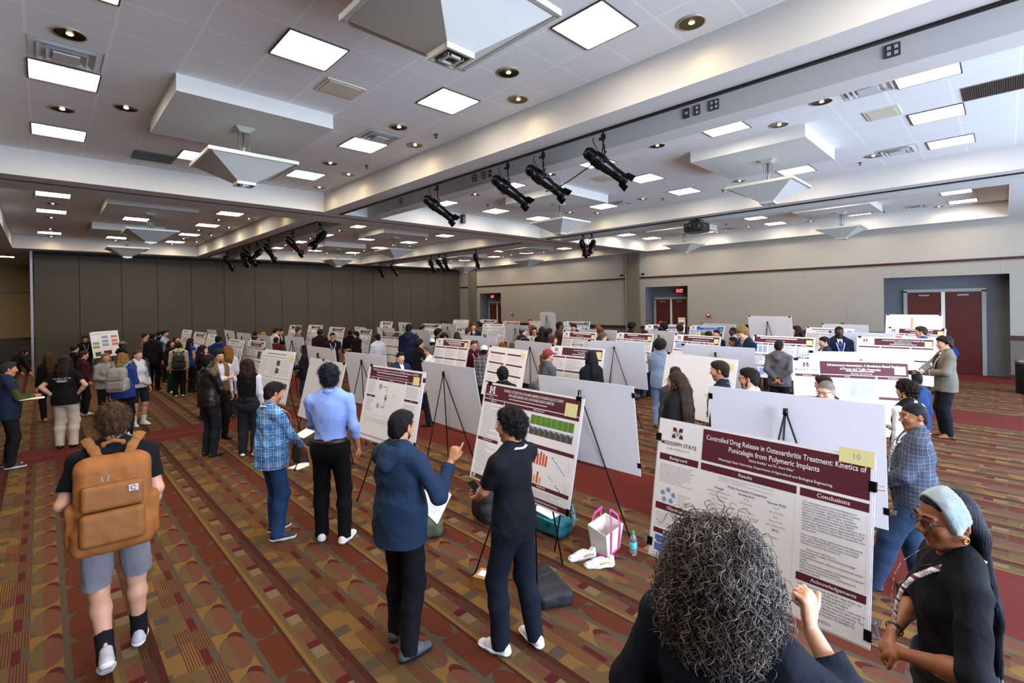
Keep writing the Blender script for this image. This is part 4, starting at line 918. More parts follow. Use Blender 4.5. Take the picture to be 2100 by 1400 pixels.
PM=[M_white,M_mar,M_ink,M_wt,M_ink2,M_blue,M_lb,M_or,M_tan,M_grn,M_pho,M_steel2]   # 0..11
W_,MR,INK,WT,INK2,BLU,LB,ORR,TAN,GRN,PHO,STB=range(12)
_txt={}
def gettext(s,size,bold,al):
    k=(s,round(size,5),bold,al)
    if k not in _txt: _txt[k]=text_verts(s,size,bold*size,al)
    return _txt[k]
class Poster:
    """poster print in board coordinates: x 0..w to the right, y 0..h upward, each print layer a hair above the sheet"""
    def __init__(s,w,h): s.mb=MB(); s.w=w; s.h=h; s.lv=0
    def rect(s,x,y,w,h,mi,z=.0022): 
        s.mb.add([(x,-z,y),(x+w,-z,y),(x+w,-z,y+h),(x,-z,y+h)],[(0,1,2,3)],mi)
    def text(s,t,x,y,size,mi,bold=.0,al='CENTER',z=.0034,sx=1,fit=0):
        vs,fs=gettext(t,size,bold,al)
        if fit: sx=fit/max(1e-6,max(v.x for v in vs)-min(v.x for v in vs))
        s.mb.add([Vector((x+v.x*sx,-z,y+v.y)) for v in vs],fs,mi)
    def lines(s,x,y,w,h,n,mi,seed=0,th=.42,z=.0028,short=.0):
        r=random.Random(seed); dh=h/n
        for i in range(n):
            ww=w*(1-r.random()*.12 if r.random()>.18+short else r.uniform(.35,.8)); yy=y+h-(i+.75)*dh; xx=x
            while xx<x+ww-.004:
                l=min(r.uniform(.012,.05)*max(w,.12)/.3,x+ww-xx); s.rect(xx,yy,l,dh*th,mi,z); xx+=l+.004
    def disc(s,x,y,r,mi,z=.003,n=14): s.mb.add([(x+r*math.cos(a),-z,y+r*math.sin(a)) for a in [2*math.pi*k/n for k in range(n)]],[tuple(range(n))],mi)
    def poly(s,pts,mi,z=.003): s.mb.add([(a,-z,b) for a,b in pts],[tuple(range(len(pts)))],mi)
    def logo(s,x,y,sz,mi=MR,ban=True):
        # block letter M with a ribbon
        a=sz/2
        for sg in (-1,1):
            s.poly([(x+sg*a*.95,y+a),(x+sg*a*.35,y+a),(x+sg*a*.35,y+a*.6),(x+sg*a*.5,y+a*.6),(x+sg*a*.5,y-a*.55),(x+sg*a*.95,y-a*.55)][::sg],mi)
            s.poly([(x+sg*a*.95,y-a*.5),(x+sg*a*1.1,y-a*.5),(x+sg*a*1.1,y-a*.9),(x+sg*a*.35,y-a*.9),(x+sg*a*.35,y-a*.5)][::sg],mi)
            s.poly([(x+sg*a*.35,y+a),(x+sg*a*.6,y+a*.8),(x,y-a*.6),(x,y-a*.05)][::sg],mi)
        if ban: s.rect(x-a*1.15,y-a*.18,a*2.3,a*.45,WT,.0038); s.text('STATE',x,y+a*.04,a*.42,mi,.02,z=.0044)
def clip_obj(mb,x,y,rot):
    """black binder clip with wire arms gripping an edge at x,y; rot: angle of the outward direction in the board plane"""
    q=Matrix.Rotation(-rot,3,'Y'); P=lambda a,b,c: q@Vector((a,b,c))+Vector((x,0,y))
    vs=[P(.008,-.011,-.025),P(.008,.011,-.025),P(.008,.011,.025),P(.008,-.011,.025),P(-.026,-.004,-.025),P(-.026,.0075,-.025),P(-.026,.0075,.025),P(-.026,-.004,.025)]
    mb.add(vs,[(0,1,2,3),(0,3,7,4),(1,5,6,2),(0,4,5,1),(3,2,6,7),(4,7,6,5)],0)
    for yy in (-.008,.008): mb.tube([P(.0,yy,-.014),P(.030,yy*1.6,-.009),P(.046,yy*2,-.006),P(.046,yy*2,.006),P(.030,yy*1.6,.009),P(.0,yy,.014)],.0014,5,mi=1,cap=False)
M_clip=[mat('clip_black','0b0b0d',.3,.4),mat('clip_wire','b9a88a',.25,.9)]
BN=[0]
def easel(X,Y,yaw,tilt,z0,h,label,front):
    """folding tripod: two front legs, a rear leg, a cross bar with board hooks"""
    ws=label.split()[:16]
    while ws[-1] in ('the','of','with','in','and','a','behind','left','right','by','on','to','at','below','beside','its','under','above','nearest','white','small','far'): ws.pop()
    label=' '.join(ws)
    t=thing('easel',label,'easel',(X,Y,0),yaw,'black tripod easels'); th=tilt; k=.012
    # local: x along the board, -y = front; board bottom at y=0,z0 leaning back
    ap=Vector((0,.065+math.sin(th)*h*.86,z0+h*.86)); 
    for s in (-1,1):
        mb=MB(); foot=Vector((s*.40,-.13,0.008)); mb.tube([ap,foot],.0075,6); mb.lathe([(0,0),(.012,0),(.012,.03),(.008,.035)],foot,8); mb.build('leg',M_blk,t)
    mb=MB(); foot=Vector((0,.60,0.008)); mb.tube([ap,foot],.0075,6); mb.build('leg',M_blk,t)
    mb=MB(); mb.lathe([(0,.02),(.018,.018),(.02,-.03),(.012,-.035),(0,-.035)],ap,10); mb.build('head_joint',M_blk,t)
    mb=MB(); f=(ap.z-z0)/ap.z; 
    yb_=ap.y+(-.13-ap.y)*f; mb.tube([(-.40*f-.02,yb_-.004,z0-.02),(.40*f+.02,yb_-.004,z0-.02)],.006,6)
    for s in (-1,1): mb.box((s*.40*f*.85,yb_/2-.012,z0-.014),(.03,abs(yb_)+.045,.008)); mb.box((s*.40*f*.85,-.028,z0-.004),(.03,.006,.022))
    mb.build('holder_bar',M_blk,t)
    return t
def board(X,Y,z0,yaw,tilt,label,w=1.22,h=.9,poster=None,note=None,group=None,clips=((0,.93),(1,.93)),back=0,ez='',nf=0,nt='yellow'):
    """foam board on its easel; front faces local -y; back=1 turns it so the blank back faces the camera"""
    yaw=R(yaw); tl=R(abs(tilt)); 
    if back: yaw+=math.pi
    if ez is not None: easel(X,Y,yaw,tl,z0,h,ez or 'black tripod easel holding the '+label,not back)
    t=thing('poster_board' if poster else 'foam_board',label,'poster' if poster else 'board',(X,Y,z0),yaw,group)
    Rt=Matrix.Rotation(-tl,4,'X')
    def put(mb,name,mats,par=t): 
        o=mb.build(name,mats,par); o.data.transform(Rt@Matrix.Translation((-w/2,0,0))); return o
    mb=MB(); mb.box((w/2,.0035,h/2),(w,.005,h)); put(mb,'backing_board',M_foam)
    if poster:
        p=Poster(w-.02,h-.02); p.mb.box((w/2,-.0004,h/2),(w-.016,.0016,h-.016)); 
        q=Poster(w,h); q.mb=p.mb; poster(q); put(q.mb,'poster_sheet',PM)
    if note:
        mb=MB(); x_,y_,nw,nh=note; mb.box((x_*w+nw/2,-.0055,y_*h+nh/2),(nw,.001,nh)); o=put(mb,'sticky_note',M_note if nt=='yellow' else M_teal)
        if nf: 
            pp=Poster(w,h); pp.text(nf,x_*w+nw/2,y_*h+nh/2,nh*.5,INK,0,z=.0066); put(pp.mb,'handwriting',PM,o)
    for cx,cy_ in clips:
        mb=MB(); clip_obj(mb,cx*w,cy_*h,{0:math.pi,1:0}[cx] if cy_<.98 else math.pi/2) if cx in(0,1) and cy_<.98 else clip_obj(mb,cx*w,h,math.pi/2); put(mb,'binder_clip',M_clip)
    return t
def head(p,x,y,w,h,t='',sz=.6,al=0):
    p.rect(x,y,w,h,MR)
    if t: p.text(t,x+w*(.5 if not al else al),y+h*.5,h*sz,WT,.012)
def ps_generic(seed,kind=0,title=None):
    def f(p):
        r=random.Random(seed); w,h=p.w,p.h; 
        hc={0:MR,1:MR,2:BLU,3:ORR,4:INK}[kind if kind<5 else 0]
        lg=r.random()<.6; x0=.22*w if lg else .03*w
        p.rect(x0,h*.84,w*.97-x0,h*.13,hc if kind!=4 else W_)
        if lg: p.logo(.12*w,h*.915,.07,MR,False); p.lines(.04*w,h*.845,.15*w,.02*h,1,INK2,seed)
        p.lines(x0+.1*w,h*.92,w*.62-x0*.4,.03*h,1,WT if kind!=4 else INK2,seed+1,.8); p.lines(x0+.2*w,h*.865,w*.40,.022*h,1,WT if kind!=4 else INK2,seed+2,.6)
        cols=[(.03,.28),(.33,.34),(.69,.28)] if r.random()<.7 else [(.03,.23),(.28,.43),(.73,.24)]
        for ci,(cx,cw) in enumerate(cols):
            y=h*.82
            while y>h*.12:
                hh=r.uniform(.18,.36)*h; hh=min(hh,y-h*.03); p.rect(cx*w,y-.035*h,cw*w,.03*h,hc if kind!=4 else INK)
                p.lines((cx+.06)*w,y-.03*h,(cw-.12)*w,.022*h,1,WT,seed+ci,.5)
                if r.random()<.5: p.lines(cx*w,y-hh,cw*w,hh-.05*h,int(hh/.02),INK,seed+ci*7+int(y*50))
                else:
                    n=r.choice((1,2,3)); c=r.choice((PHO,STB,LB,ORR,TAN,GRN,PHO,INK2,LB))
                    if r.random()<.5:
                        for j in range(n): p.rect((cx+cw*(j+.12)/n)*w,y-hh*.85,cw*.76/n*w,hh*.6,c)
                    else:
                        m=6
                        for j in range(m): p.rect((cx+cw*(j+.2)/m)*w,y-hh+.01*h,cw*.5/m*w,hh*r.uniform(.2,.75),c)
                y-=hh
    return f
def ps_hero(p):
    w,h=p.w,p.h; U=lambda x: x*w; T=lambda y: h*(1-y)
    p.logo(U(.118),T(.092),.072); p.text('MISSISSIPPI STATE',U(.128),T(.172),.034,MR,.006,fit=U(.205)); p.text('U N I V E R S I T Y.',U(.13),T(.210),.018,INK2,.0,fit=U(.13))
    p.rect(U(.262),T(.235),U(.722),h*.215,MR)
    p.text('Controlled Drug Release in Osteoarthritis Treatment: Kinetics of',U(.625),T(.075),.042,WT,.012,fit=U(.69))
    p.text('Punicalagin from Polymeric Implants',U(.60),T(.127),.042,WT,.012,fit=U(.40))
    p.text('Naima Bradley\u00b9 and Dr. Steve Elder\u00b9',U(.60),T(.167),.020,WT,.01,fit=U(.20))
    p.text('\u00b9Mississippi State University, Department of Agricultural and Biological Engineering',U(.60),T(.203),.020,WT,.01,fit=U(.50))
    head(p,U(.022),T(.300),U(.225),h*.047,'Background',.62); head(p,U(.262),T(.300),U(.452),h*.047,'Results',.66); head(p,U(.728),T(.300),U(.256),h*.047,'Conclusions',.72)
    p.lines(U(.03),T(.46),U(.2),h*.14,10,INK,3,.22)
    for a in range(5): p.disc(U(.09)+.040*math.cos(a*1.257+.3),T(.545)+.036*math.sin(a*1.257+.3),.0165,LB); p.disc(U(.09)+.040*math.cos(a*1.257+.3),T(.545)+.036*math.sin(a*1.257+.3),.007,STB,.0036)
    p.lines(U(.15),T(.59),U(.08),h*.08,5,INK,5,.2)
    head(p,U(.022),T(.655),U(.225),h*.047,'Objectives',.62); p.lines(U(.03),T(.77),U(.2),h*.10,7,INK,7,.22)
    head(p,U(.022),T(.825),U(.225),h*.035,'Methodology',.78)
    # the four blue method boxes and the text under them
    for (bx,by,s_) in ((.035,.887,1),(.14,.898,2),(.035,.945,3),(.14,.955,4)): p.rect(U(bx),T(by),U(.088),h*.048,BLU); p.lines(U(bx)+.006,T(by)+.006,U(.088)-.012,h*.036,5,LB,s_,.35); p.rect(U(bx)+(U(.075) if s_ in(3,4) else -.002),T(by)-.002,.014,.014,W_,.0036)
    p.lines(U(.03),T(.988),U(.2),h*.028,3,INK,8,.3)
    p.lines(U(.36),T(.345),U(.28),h*.035,3,INK,11,.2)
    p.text('PLGA Formation Comparison',U(.5),T(.368),.0185,INK2,.01)
    c1=['Property','Lactide:Glycolide Ratio','Molecular Weight','End capping','Physical Consistency','Physical Appearance','Cost']; c2=['Bonding PLGA','75:25','90-120 kDa','Ester','rubbery, sticky','dense, hard, crystalline','$39.70/g']; c3=['Resomer PLGA','75:25','90-110 kDa','Ester','fluid, sticky','soft, fluffy, white','$67/g']
    c2[0]='Bonding PLGA'
    for i in range(7):
        for xx,c in ((.365,c1),(.5,c2),(.635,c3)): p.text(c[i],U(xx),T(.393+i*.026),.0155,INK2 if i in (0,6) else INK,.012 if i in (0,6) else .0)
    p.lines(U(.30),T(.60),U(.38),h*.016,1,INK,13,.25); p.rect(U(.40),T(.70),U(.22),.0012,INK2); p.rect(U(.62),T(.71),.0012,.016,INK2)
    p.rect(U(.285),T(.62),.0012,h*.03,INK); p.lines(U(.29),T(.97),U(.4),h*.1,6,INK,15,.25); p.rect(U(.709),T(.98),.0008,h*.66,INK); p.rect(U(.978),T(.98),.0008,h*.66,INK)
    for (y_,n,s_) in ((.37,0,0),): 
        tx=['This study demonstrates that both Bonding and','Resomer PLGA-based implants provided sustained','release of punicalagin. Although the Resomer','formulation exhibited slightly higher cumulative','release, the overall profiles were not significantly','different, suggesting that manufacturer-specific','variation had minimal impact on release behavior. Each','implant was designed to contain approximately 1.5 mg','of punicalagin. Therefore, about 15% of the drug was','released in burst fashion, followed by a steady but slow','release phase.','','Given its similar release performance and significantly','lower cost, Bonding PLGA represents a promising,','cost-effective option for intra-articular punicalagin','delivery in osteoarthritis treatment.','','        Future work will focus on:','\u2022Determining the safety of the PLGA-punicalagin','implant system','\u2022Assessing therapeutic efficacy in osteoarthritic animal','models','\u2022Exploring alternative polymer formulations to improve','release control and biocompatibility','\u2022Evaluating the long-term in vivo performance of','optimized implants']
        for i,l in enumerate(tx):
            if l: p.text(l,U(.74),T(.330+i*.0157),.0142,INK2,0,'LEFT',sx=.90)
    head(p,U(.728),T(.780),U(.256),h*.043,'Acknowledgements',.66,.55)
    tx=['I would like to sincerely thank Dr. Steve Elder, the','Principal Investigator of this project, for his','guidance, support, and invaluable insights','throughout the course of this research. I also wish to','express my gratitude to the research team and lab','members for their collaboration and assistance. This','work was funded by the National Institutes of','Health (NIH) (Grant Number: R15AR083143)']
    for i,l in enumerate(tx): p.text(l,U(.735),T(.797+i*.0175),.0155,INK2,0,'LEFT',sx=.90)
    p.lines(U(.79),T(.965),U(.08),h*.018,3,INK2,23,.3)
def ps_aqua(p):
    w,h=p.w,p.h; U=lambda x: x*w; T=lambda y: h*(1-y)
    p.rect(U(.02),T(.165),U(.96),h*.145,MR); p.logo(U(.10),T(.075),.075,WT,False); p.text('MISSISSIPPI STATE',U(.10),T(.128),.022,WT,.008,fit=U(.13)); p.text('UNIVERSITY',U(.10),T(.150),.012,WT)
    p.text('TOWARDS COST EFFECTIVE AUTONOMOUS MAPPING OF INVASIVE AQUATIC PLANTS',U(.53),T(.062),.034,WT,.010,fit=U(.60)); p.text('USING DEEP LEARNING AND A GPU ENABLED MICROCOMPUTER',U(.52),T(.100),.034,WT,.010,fit=U(.46))
    p.lines(U(.3),T(.142),U(.44),h*.016,1,WT,2,.5)
    head(p,U(.02),T(.205),U(.235),h*.032,'ABSTRACT',.6); head(p,U(.262),T(.205),U(.718),h*.032,'METHODOLOGY',.6)
    p.lines(U(.035),T(.56),U(.21),h*.35,19,INK,31,.25); head(p,U(.02),T(.60),U(.235),h*.032,'INTRODUCTION',.6); p.lines(U(.035),T(.93),U(.21),h*.32,17,INK,32,.25)
    p.disc(U(.285),T(.255),.012,INK2); p.lines(U(.28),T(.56),U(.22),h*.2,8,INK,37,.15)
    for i in range(8): p.rect(U(.555+i*.0495),T(.315),U(.047),h*.085,GRN); p.rect(U(.555+i*.0495),T(.41),U(.047),h*.075,PHO); p.poly([(U(.555+i*.0495),T(.335)),(U(.602+i*.0495),T(.335)),(U(.59+i*.0495),T(.36))],LB)
    head(p,U(.262),T(.52),U(.718),h*.032,'RESULTS',.6,.35)
    for i in range(5): p.rect(U(.46+i*.028),T(.66),U(.015),h*(.11+.01*(i%2)),STB)
    for i in range(6): p.rect(U(.615+i*.026),T(.66),U(.016),h*(.12-.012*(i%3)),ORR)
    for i in range(3): p.rect(U(.66+i*.026),T(.82),U(.016),h*(.06+.04*(i==1)),ORR if i==1 else TAN)
    for i in range(8): p.rect(U(.80+i*.0165),T(.575+i*.0155),.011,.011,STB if i else INK2); 
    for i in range(7):
        if i!=3: p.rect(U(.79+i*.0175),T(.735+i*.0155),.011,.011,BLU if i>3 else LB)
    p.rect(U(.95),T(.66),.002,h*.09,INK); p.rect(U(.945),T(.82),.002,h*.07,INK)
    head(p,U(.262),T(.80),U(.25),h*.03,'',.6); head(p,U(.50),T(.862),U(.48),h*.032,'REFERENCES',.6); p.lines(U(.51),T(.93),U(.44),h*.055,5,INK,41,.25); p.lines(U(.28),T(.93),U(.2),h*.11,7,INK,42,.25)
    p.rect(U(.02),T(.985),U(.96),h*.045,MR); p.text('Geosystems Research Institute',U(.80),T(.963),.026,WT,.004,sx=.8); p.logo(U(.05),T(.96),.035,WT,False)
def ps_ros(p):
    w,h=p.w,p.h; U=lambda x: x*w; T=lambda y: h*(1-y)
    p.rect(U(.05),T(.155),U(.90),h*.13,MR); p.text('Global/Local localization for robot and GPS/IMU fusion on ROS2',U(.5),T(.055),.036,WT,.010,fit=U(.80)); p.lines(U(.18),T(.10),U(.62),h*.018,1,WT,2,.6); p.text('Mississippi State University, Center for Advanced Vehicular Systems',U(.47),T(.128),.024,WT,.008,fit=U(.56))
    for x,y,ww,t in ((.05,.19,.16,'Introduction'),(.23,.19,.48,'Methodology'),(.73,.19,.22,'Conclusion'),(.05,.43,.16,'Objective'),(.73,.40,.22,'Result')): head(p,U(x),T(y),U(ww),h*.028,t,.6)
    p.lines(U(.06),T(.38),U(.14),h*.17,9,INK,3,.25); p.lines(U(.06),T(.62),U(.14),h*.17,9,INK,4,.25); p.lines(U(.74),T(.35),U(.2),h*.14,8,INK,5,.25); p.lines(U(.74),T(.60),U(.2),h*.17,9,INK,6,.25)
    p.disc(U(.29),T(.27),.035,INK); p.disc(U(.29),T(.53),.032,INK); p.rect(U(.335),T(.275),U(.085),.014,TAN); p.rect(U(.41),T(.34),.014,h*.065,TAN); p.rect(U(.335),T(.545),U(.07),.014,TAN); p.rect(U(.395),T(.545),.014,h*.075,TAN)
    p.disc(U(.41),T(.40),.026,INK2,.0034,18); p.disc(U(.41),T(.395),.014,WT,.0040); p.poly([(U(.39),T(.41)),(U(.41),T(.455)),(U(.43),T(.41))],INK2,.0036)
    for i in range(4): p.rect(U(.52+i*.012),T(.385-i*.012),.008,.008,INK2)
    p.disc(U(.60),T(.27),.006,ORR); p.rect(U(.05),T(.66),U(.9),.002,INK); p.lines(U(.07),T(.76),U(.8),h*.07,4,INK,9,.15); p.rect(U(.04),T(.80),U(.92),.0015,INK)
    p.lines(U(.05),T(.96),U(.85),h*.035,1,INK,10,.5)
def ps_infra(p):
    w,h=p.w,p.h; U=lambda x: x*w; T=lambda y: h*(1-y)
    p.logo(U(.12),T(.085),.06,MR,False); p.text('MISSISSIPPI STATE',U(.12),T(.155),.033,INK2,.004,fit=U(.20)); p.text('UNIVERSITY',U(.12),T(.185),.016,INK2)
    p.rect(U(.245),T(.205),U(.735),h*.18,MR); p.text('Infrastructure Interactions: A Simulation-Based Study',U(.61),T(.075),.043,WT,.012,fit=U(.60)); p.text('of Power and Traffic Networks',U(.59),T(.125),.043,WT,.012,fit=U(.34)); p.lines(U(.47),T(.165),U(.25),h*.02,1,WT,3,.7); p.text('Mississippi State University',U(.6),T(.185),.02,WT,.01)
    for x,y,ww,t in ((.02,.25,.215,'Background'),(.245,.25,.47,'Results'),(.73,.25,.25,'Conclusions'),(.02,.56,.215,'Objectives'),(.73,.52,.25,'')): head(p,U(x),T(y),U(ww),h*.036,t,.62)
    p.lines(U(.03),T(.5),U(.19),h*.22,10,INK,3,.2); p.lines(U(.26),T(.5),U(.2),h*.22,10,INK,4,.2); p.rect(U(.5),T(.5),U(.19),h*.22,LB,.0024); p.lines(U(.5),T(.5),U(.19),h*.22,12,W_,5,.5); p.lines(U(.74),T(.46),U(.22),h*.18,9,INK,6,.2); p.lines(U(.26),T(.95),U(.42),h*.4,12,INK,7,.2)
def ps_title(title,sub=None,seed=1,logo=1,note=0):
    g=ps_generic(seed)
    def f(p):
        w,h=p.w,p.h; x0=.24 if logo else .03
        p.rect(x0*w,h*.82,(.97-x0)*w,h*.15,MR); (p.text(title,(x0+.97)/2*w,h*.93,.036,WT,.012,sx=.8) if title else (p.lines((x0+.08)*w,h*.915,.55*w,.03*h,1,WT,seed+3,.8),p.lines((x0+.16)*w,h*.87,.4*w,.03*h,1,WT,seed+4,.8)))
        if sub: p.text(sub,(x0+.97)/2*w,h*.885,.036,WT,.012,sx=.8)
        p.lines((x0+.2)*w,h*.838,.35*w,.02*h,1,WT,seed,.7)
        if logo: p.logo(.12*w,h*.915,.065,MR,False); p.lines(.04*w,h*.835,.16*w,.02*h,1,INK2,seed)
        r=random.Random(seed)
        for cx,cw in ((.03,.28),(.33,.36),(.71,.26)):
            y=h*.79
            for k in range(3): p.rect(cx*w,y-.03*h,cw*w,.03*h,MR); p.lines((cx+.01)*w,y-.25*h,(cw-.02)*w,.2*h,9,INK,seed+k,.25,short=.2); y-=.27*h
    return f
def ps_grid(p):
    w,h=p.w,p.h
    p.lines(.2*w,.9*h,.6*w,.05*h,1,INK,3,.5); p.rect(.02*w,.86*h,.96*w,.006,INK2); p.rect(.02*w,.46*h,.96*w,.006,INK2); p.rect(.32*w,.02*h,.005,.84*h,INK2); p.rect(.66*w,.02*h,.005,.84*h,INK2); p.rect(.02*w,.02*h,.005,.84*h,INK2); p.rect(.975*w,.02*h,.005,.84*h,INK2); p.rect(.02*w,.02*h,.96*w,.005,INK2)
    for cx in (.05,.35,.69): p.lines(cx*w,.5*h,.25*w,.33*h,13,INK,int(cx*9),.22); p.lines(cx*w,.06*h,.25*w,.36*h,13,INK,int(cx*19),.22)
    for x,y in ((.52,.70),(.52,.55),(.70,.28),(.84,.28)): p.rect(x*w,y*h,.1*w,.1*h,PHO,.0034)
def ps_boxes(p):
    w,h=p.w,p.h
    for x in (.07,.53):
        for y in (.86,.66,.46,.26): p.rect(x*w,y*h,.40*w,.03*h,MR); p.rect(x*w,(y-.15)*h,.40*w,.14*h,W_,.0026); p.lines((x+.03)*w,(y-.14)*h,.34*w,.12*h,6,INK,int(x*9+y*7),.22)
def ps_far(p):
    w,h=p.w,p.h
    for cx,cy_,c in ((.05,.50,GRN),(.05,.36,GRN),(.38,.72,STB),(.38,.56,STB),(.38,.42,STB),(.72,.72,ORR),(.72,.56,ORR),(.72,.42,ORR)):
        for k in range(4): p.rect((cx+k*.055)*w,cy_*h,.04*w,.10*h,c)
    p.rect(.38*w,.08*h,.28*w,.16*h,MR); p.rect(.08*w,.06*h,.2*w,.16*h,PHO); p.lines(.05*w,.88*h,.8*w,.05*h,2,INK,4,.5)
# ================================================================== the boards in the hall
CL=((0,.90),(1,.90)); C4=((0,.80),(0,.10),(1,.10))
board(2.85,1.08,.75,-93,11,'large white poster on controlled drug release, nearest on the right',poster=ps_hero,note=(.872,.945,.152,.078),nf='10',clips=((0,.86),(0,.10),(1,.07),(1,.845)),ez='black tripod easel under the controlled drug release poster')
board(2.83,2.92,.82,-92,14,'white and maroon poster on mapping invasive aquatic plants',poster=ps_aqua,h=.893,note=(.855,.82,.125,.105),clips=((.06,1.0),(.955,1.0),(1,.04)),ez='black tripod easel under the aquatic plants poster')
board(2.93,5.27,.75,-87,12,'maroon-headed poster on robot localization beside the blue jacket',poster=ps_ros,h=.93,note=(.83,.82,.12,.095),clips=((.05,1.0),(1,.12),(1,.9)),ez='black tripod easel under the robot localization poster')
BK='blank grey backs of foam boards'
def blank(x,y,z,a,t,l,**k): board(x,y,z,a,t,l,back=1,group=BK,clips=k.pop('clips',((.98,1.0),)),ez='black tripod easel in front of the '+l,**k)
blank(4.24,1.2,.80,-89,5,'largest blank foam board, right behind the drug release poster',clips=((0,.15),(1,.9)))
blank(4.15,3.11,.73,-89,7,'blank foam board behind the aquatic plants poster',clips=((0,.12),(0,.9)))
blank(3.96,5.14,.77,-92,11,'blank foam board with its easel in front, between the two nearest left posters')
board(2.78,6.99,.77,-90,14,'blank cream foam board behind the man in the light blue shirt',clips=((.4,1.0),(.96,1.0)),group='blank fronts of foam boards',ez='black easel under the blank cream board beside the black bag')
blank(3.92,7.4,.76,-85,9,'blank foam board behind and left of the robot localization poster')
blank(3.81,8.93,.78,-89,7,'blank foam board behind the blank cream board',clips=((.1,1),))
blank(4.69,12.69,.78,-89,7,'blank foam board with a slim easel left of the black braids')
blank(4.38,13.98,.78,-92,7,'blank tilted foam board left of the dark red sweater')
blank(4.38,15.83,.78,-88,7,'small blank board on the left beside the navy suit, nearer')
blank(4.54,18.01,.78,-91,7,'small blank board on the left beside the navy suit, farther')
blank(4.3,19.23,.78,-90,7,'smallest blank board at the far left end of the row')
P='conference posters on easels'
def post(x,y,z,a,t,l,seed,kind=0,nt='yellow',note=1,**k):
    f=k.pop('f',None) or ps_generic(seed,kind)
    board(x,y,z,a,t,l,poster=f,group=P,note=(.87,.82,.11,.10) if note else None,nt=nt,clips=k.pop('clips',((.04,1.0),)),ez='black easel under the '+l,**k)
post(2.83,9.09,.78,-83,13,'poster ruled into six boxes behind the black vest',3,f=ps_grid,note=1)
post(3.38,12.25,.78,-90,13,'maroon-headed poster with black photos behind the boxed poster',18)
post(3.2,13.17,.78,-89,13,'pale poster with an orange figure beside the auburn hair',19,4)
post(3.39,16.4,.78,-91,13,'purple-grey poster beside the navy suit',4,4,note=0)
post(3.43,18.07,.78,-86,13,'maroon-headed poster with wide tables at the far left',9)
post(3.59,20.75,.77,-87,11,'narrow slanted white poster at the far left of the row',2,4)
post(1.63,21.91,.79,-312,8,'white poster with green, blue and red charts standing alone by the folding wall',1,f=ps_far,note=0)
post(7.30,20.53,.78,-89,13,'maroon-headed poster behind the grey suit with crossed arms',31)
post(7.90,19.91,.77,-86,12,'maroon-headed poster with a green picture left of the maroon sweater',32)
post(7.46,16.96,.78,-89,13,'maroon-headed poster behind the black polo shirt',33)
post(7.39,14.74,.78,-96,13,'narrow maroon-headed poster right of the white lanyard suit',34)
post(11.35,20.28,.78,-93,13,'small maroon-headed poster alone against the folding wall',35)
post(7.18,12.64,.78,-92,13,'poster with stacked dark boxes right of the white shirt',36,f=ps_title('','',6,0))
post(10.88,15.96,.78,-88,13,'maroon-titled poster behind the dark curls',37)
post(14.51,18.67,.77,-90,13,'tall white poster with a maroon picture in the middle back',38,4)
post(15.06,17.27,.78,-93,13,'small maroon-titled poster below the left exit recess',39)
post(12.3,13.79,.76,-86,13,'cream poster with a yellow note in the middle',40,4)
post(14.12,14.75,.78,-98,13,'orange-titled poster right of the left exit recess',41,3,'teal')
post(14.73,13.71,.78,-94,13,'white poster with a teal note behind the cream blouse',42,4,'teal')
post(14.96,11.86,.78,-83,13,'maroon-titled poster right of the brown sweater',43,0,'teal')
post(6.34,8.62,.78,-90,13,'maroon-titled table poster left of the maroon sweater and lanyard',44,f=ps_title('','',7))
post(5.68,6.19,.77,-100,13,'white poster with four maroon-lined boxes',45,f=ps_boxes)
post(6.54,5.30,.77,-92,13,'maroon-titled poster behind the headphones',46,f=ps_title('Towards the Parallel Computing','Through MPI',8))
post(9.8,7.78,.78,-98,13,'poster with a map picture behind the red cap row',47)
post(10.2,6.41,.77,-103,13,'maroon-titled poster left of the navy suit',48)
post(13.8,7.43,.8,-75,12,'maroon-titled poster in front of the middle doors',49)
post(14.33,6.42,.77,-102,13,'blue-titled poster with a teal note right of the middle doors',50,2,'teal')
post(10.32,4.89,.77,-102,13,'maroon-topped poster behind the one looking down',51)
post(14.85,4.95,.77,-112,13,'maroon poster with a teal note behind the shaved head',52,0,'teal')
post(10.9,3.28,.77,-95,13,'long maroon-titled poster behind the grey hoodie',53)
post(14.62,3.30,.77,-108,13,'white poster with a teal note behind the blue tie',54,4,'teal')
post(6.57,3.13,.76,-104,13,'nearly blank white poster with a pale yellow note behind the long straight hair',55,f=lambda p: p.lines(.1*p.w,.86*p.h,.6*p.w,.03*p.h,1,WT,1))
post(7.04,1.31,.78,-70,13,'maroon-titled poster on infrastructure, power and traffic networks',56,f=ps_infra,clips=((.03,1.0),(1,.86)))
post(11.78,1.52,.76,-88,13,'cream-topped maroon poster on single cell classification',57,f=ps_title('LOWER BOUND CLASSIFICATION IN SINGLE CELL','SEQUENCING DATA',9))
post(15.56,1.64,.76,-105,13,'maroon-titled poster in front of the right doors',58,clips=((.05,1),(.95,1)))
board(16.6,1.75,1.16,-100,10,'white sheet with one orange bar raised in front of the right doors',poster=lambda p:(p.rect(.46*p.w,.02,.04*p.w,.86*p.h,TAN),p.lines(.05*p.w,.1,.38*p.w,.7*p.h,10,INK,2,.1),p.lines(.55*p.w,.1,.38*p.w,.7*p.h,10,INK,3,.1)),h=.8,clips=((.04,1),(.95,1)),group=P)
blank(8.22,12.42,.78,-89,7,'blank tilted board left of the dark fringe and black suit')
blank(11.21,17.98,.78,-96,7,'blank board at the foot of the folding wall with a yellow note behind it')
blank(8.32,14.49,.78,-92,7,'low blank board left of the navy coat')
blank(8.11,15.86,.78,-98,7,'blank board above the white lanyard suit')
blank(11.26,14.92,.78,-100,7,'narrow blank board below the dark heads at the back')
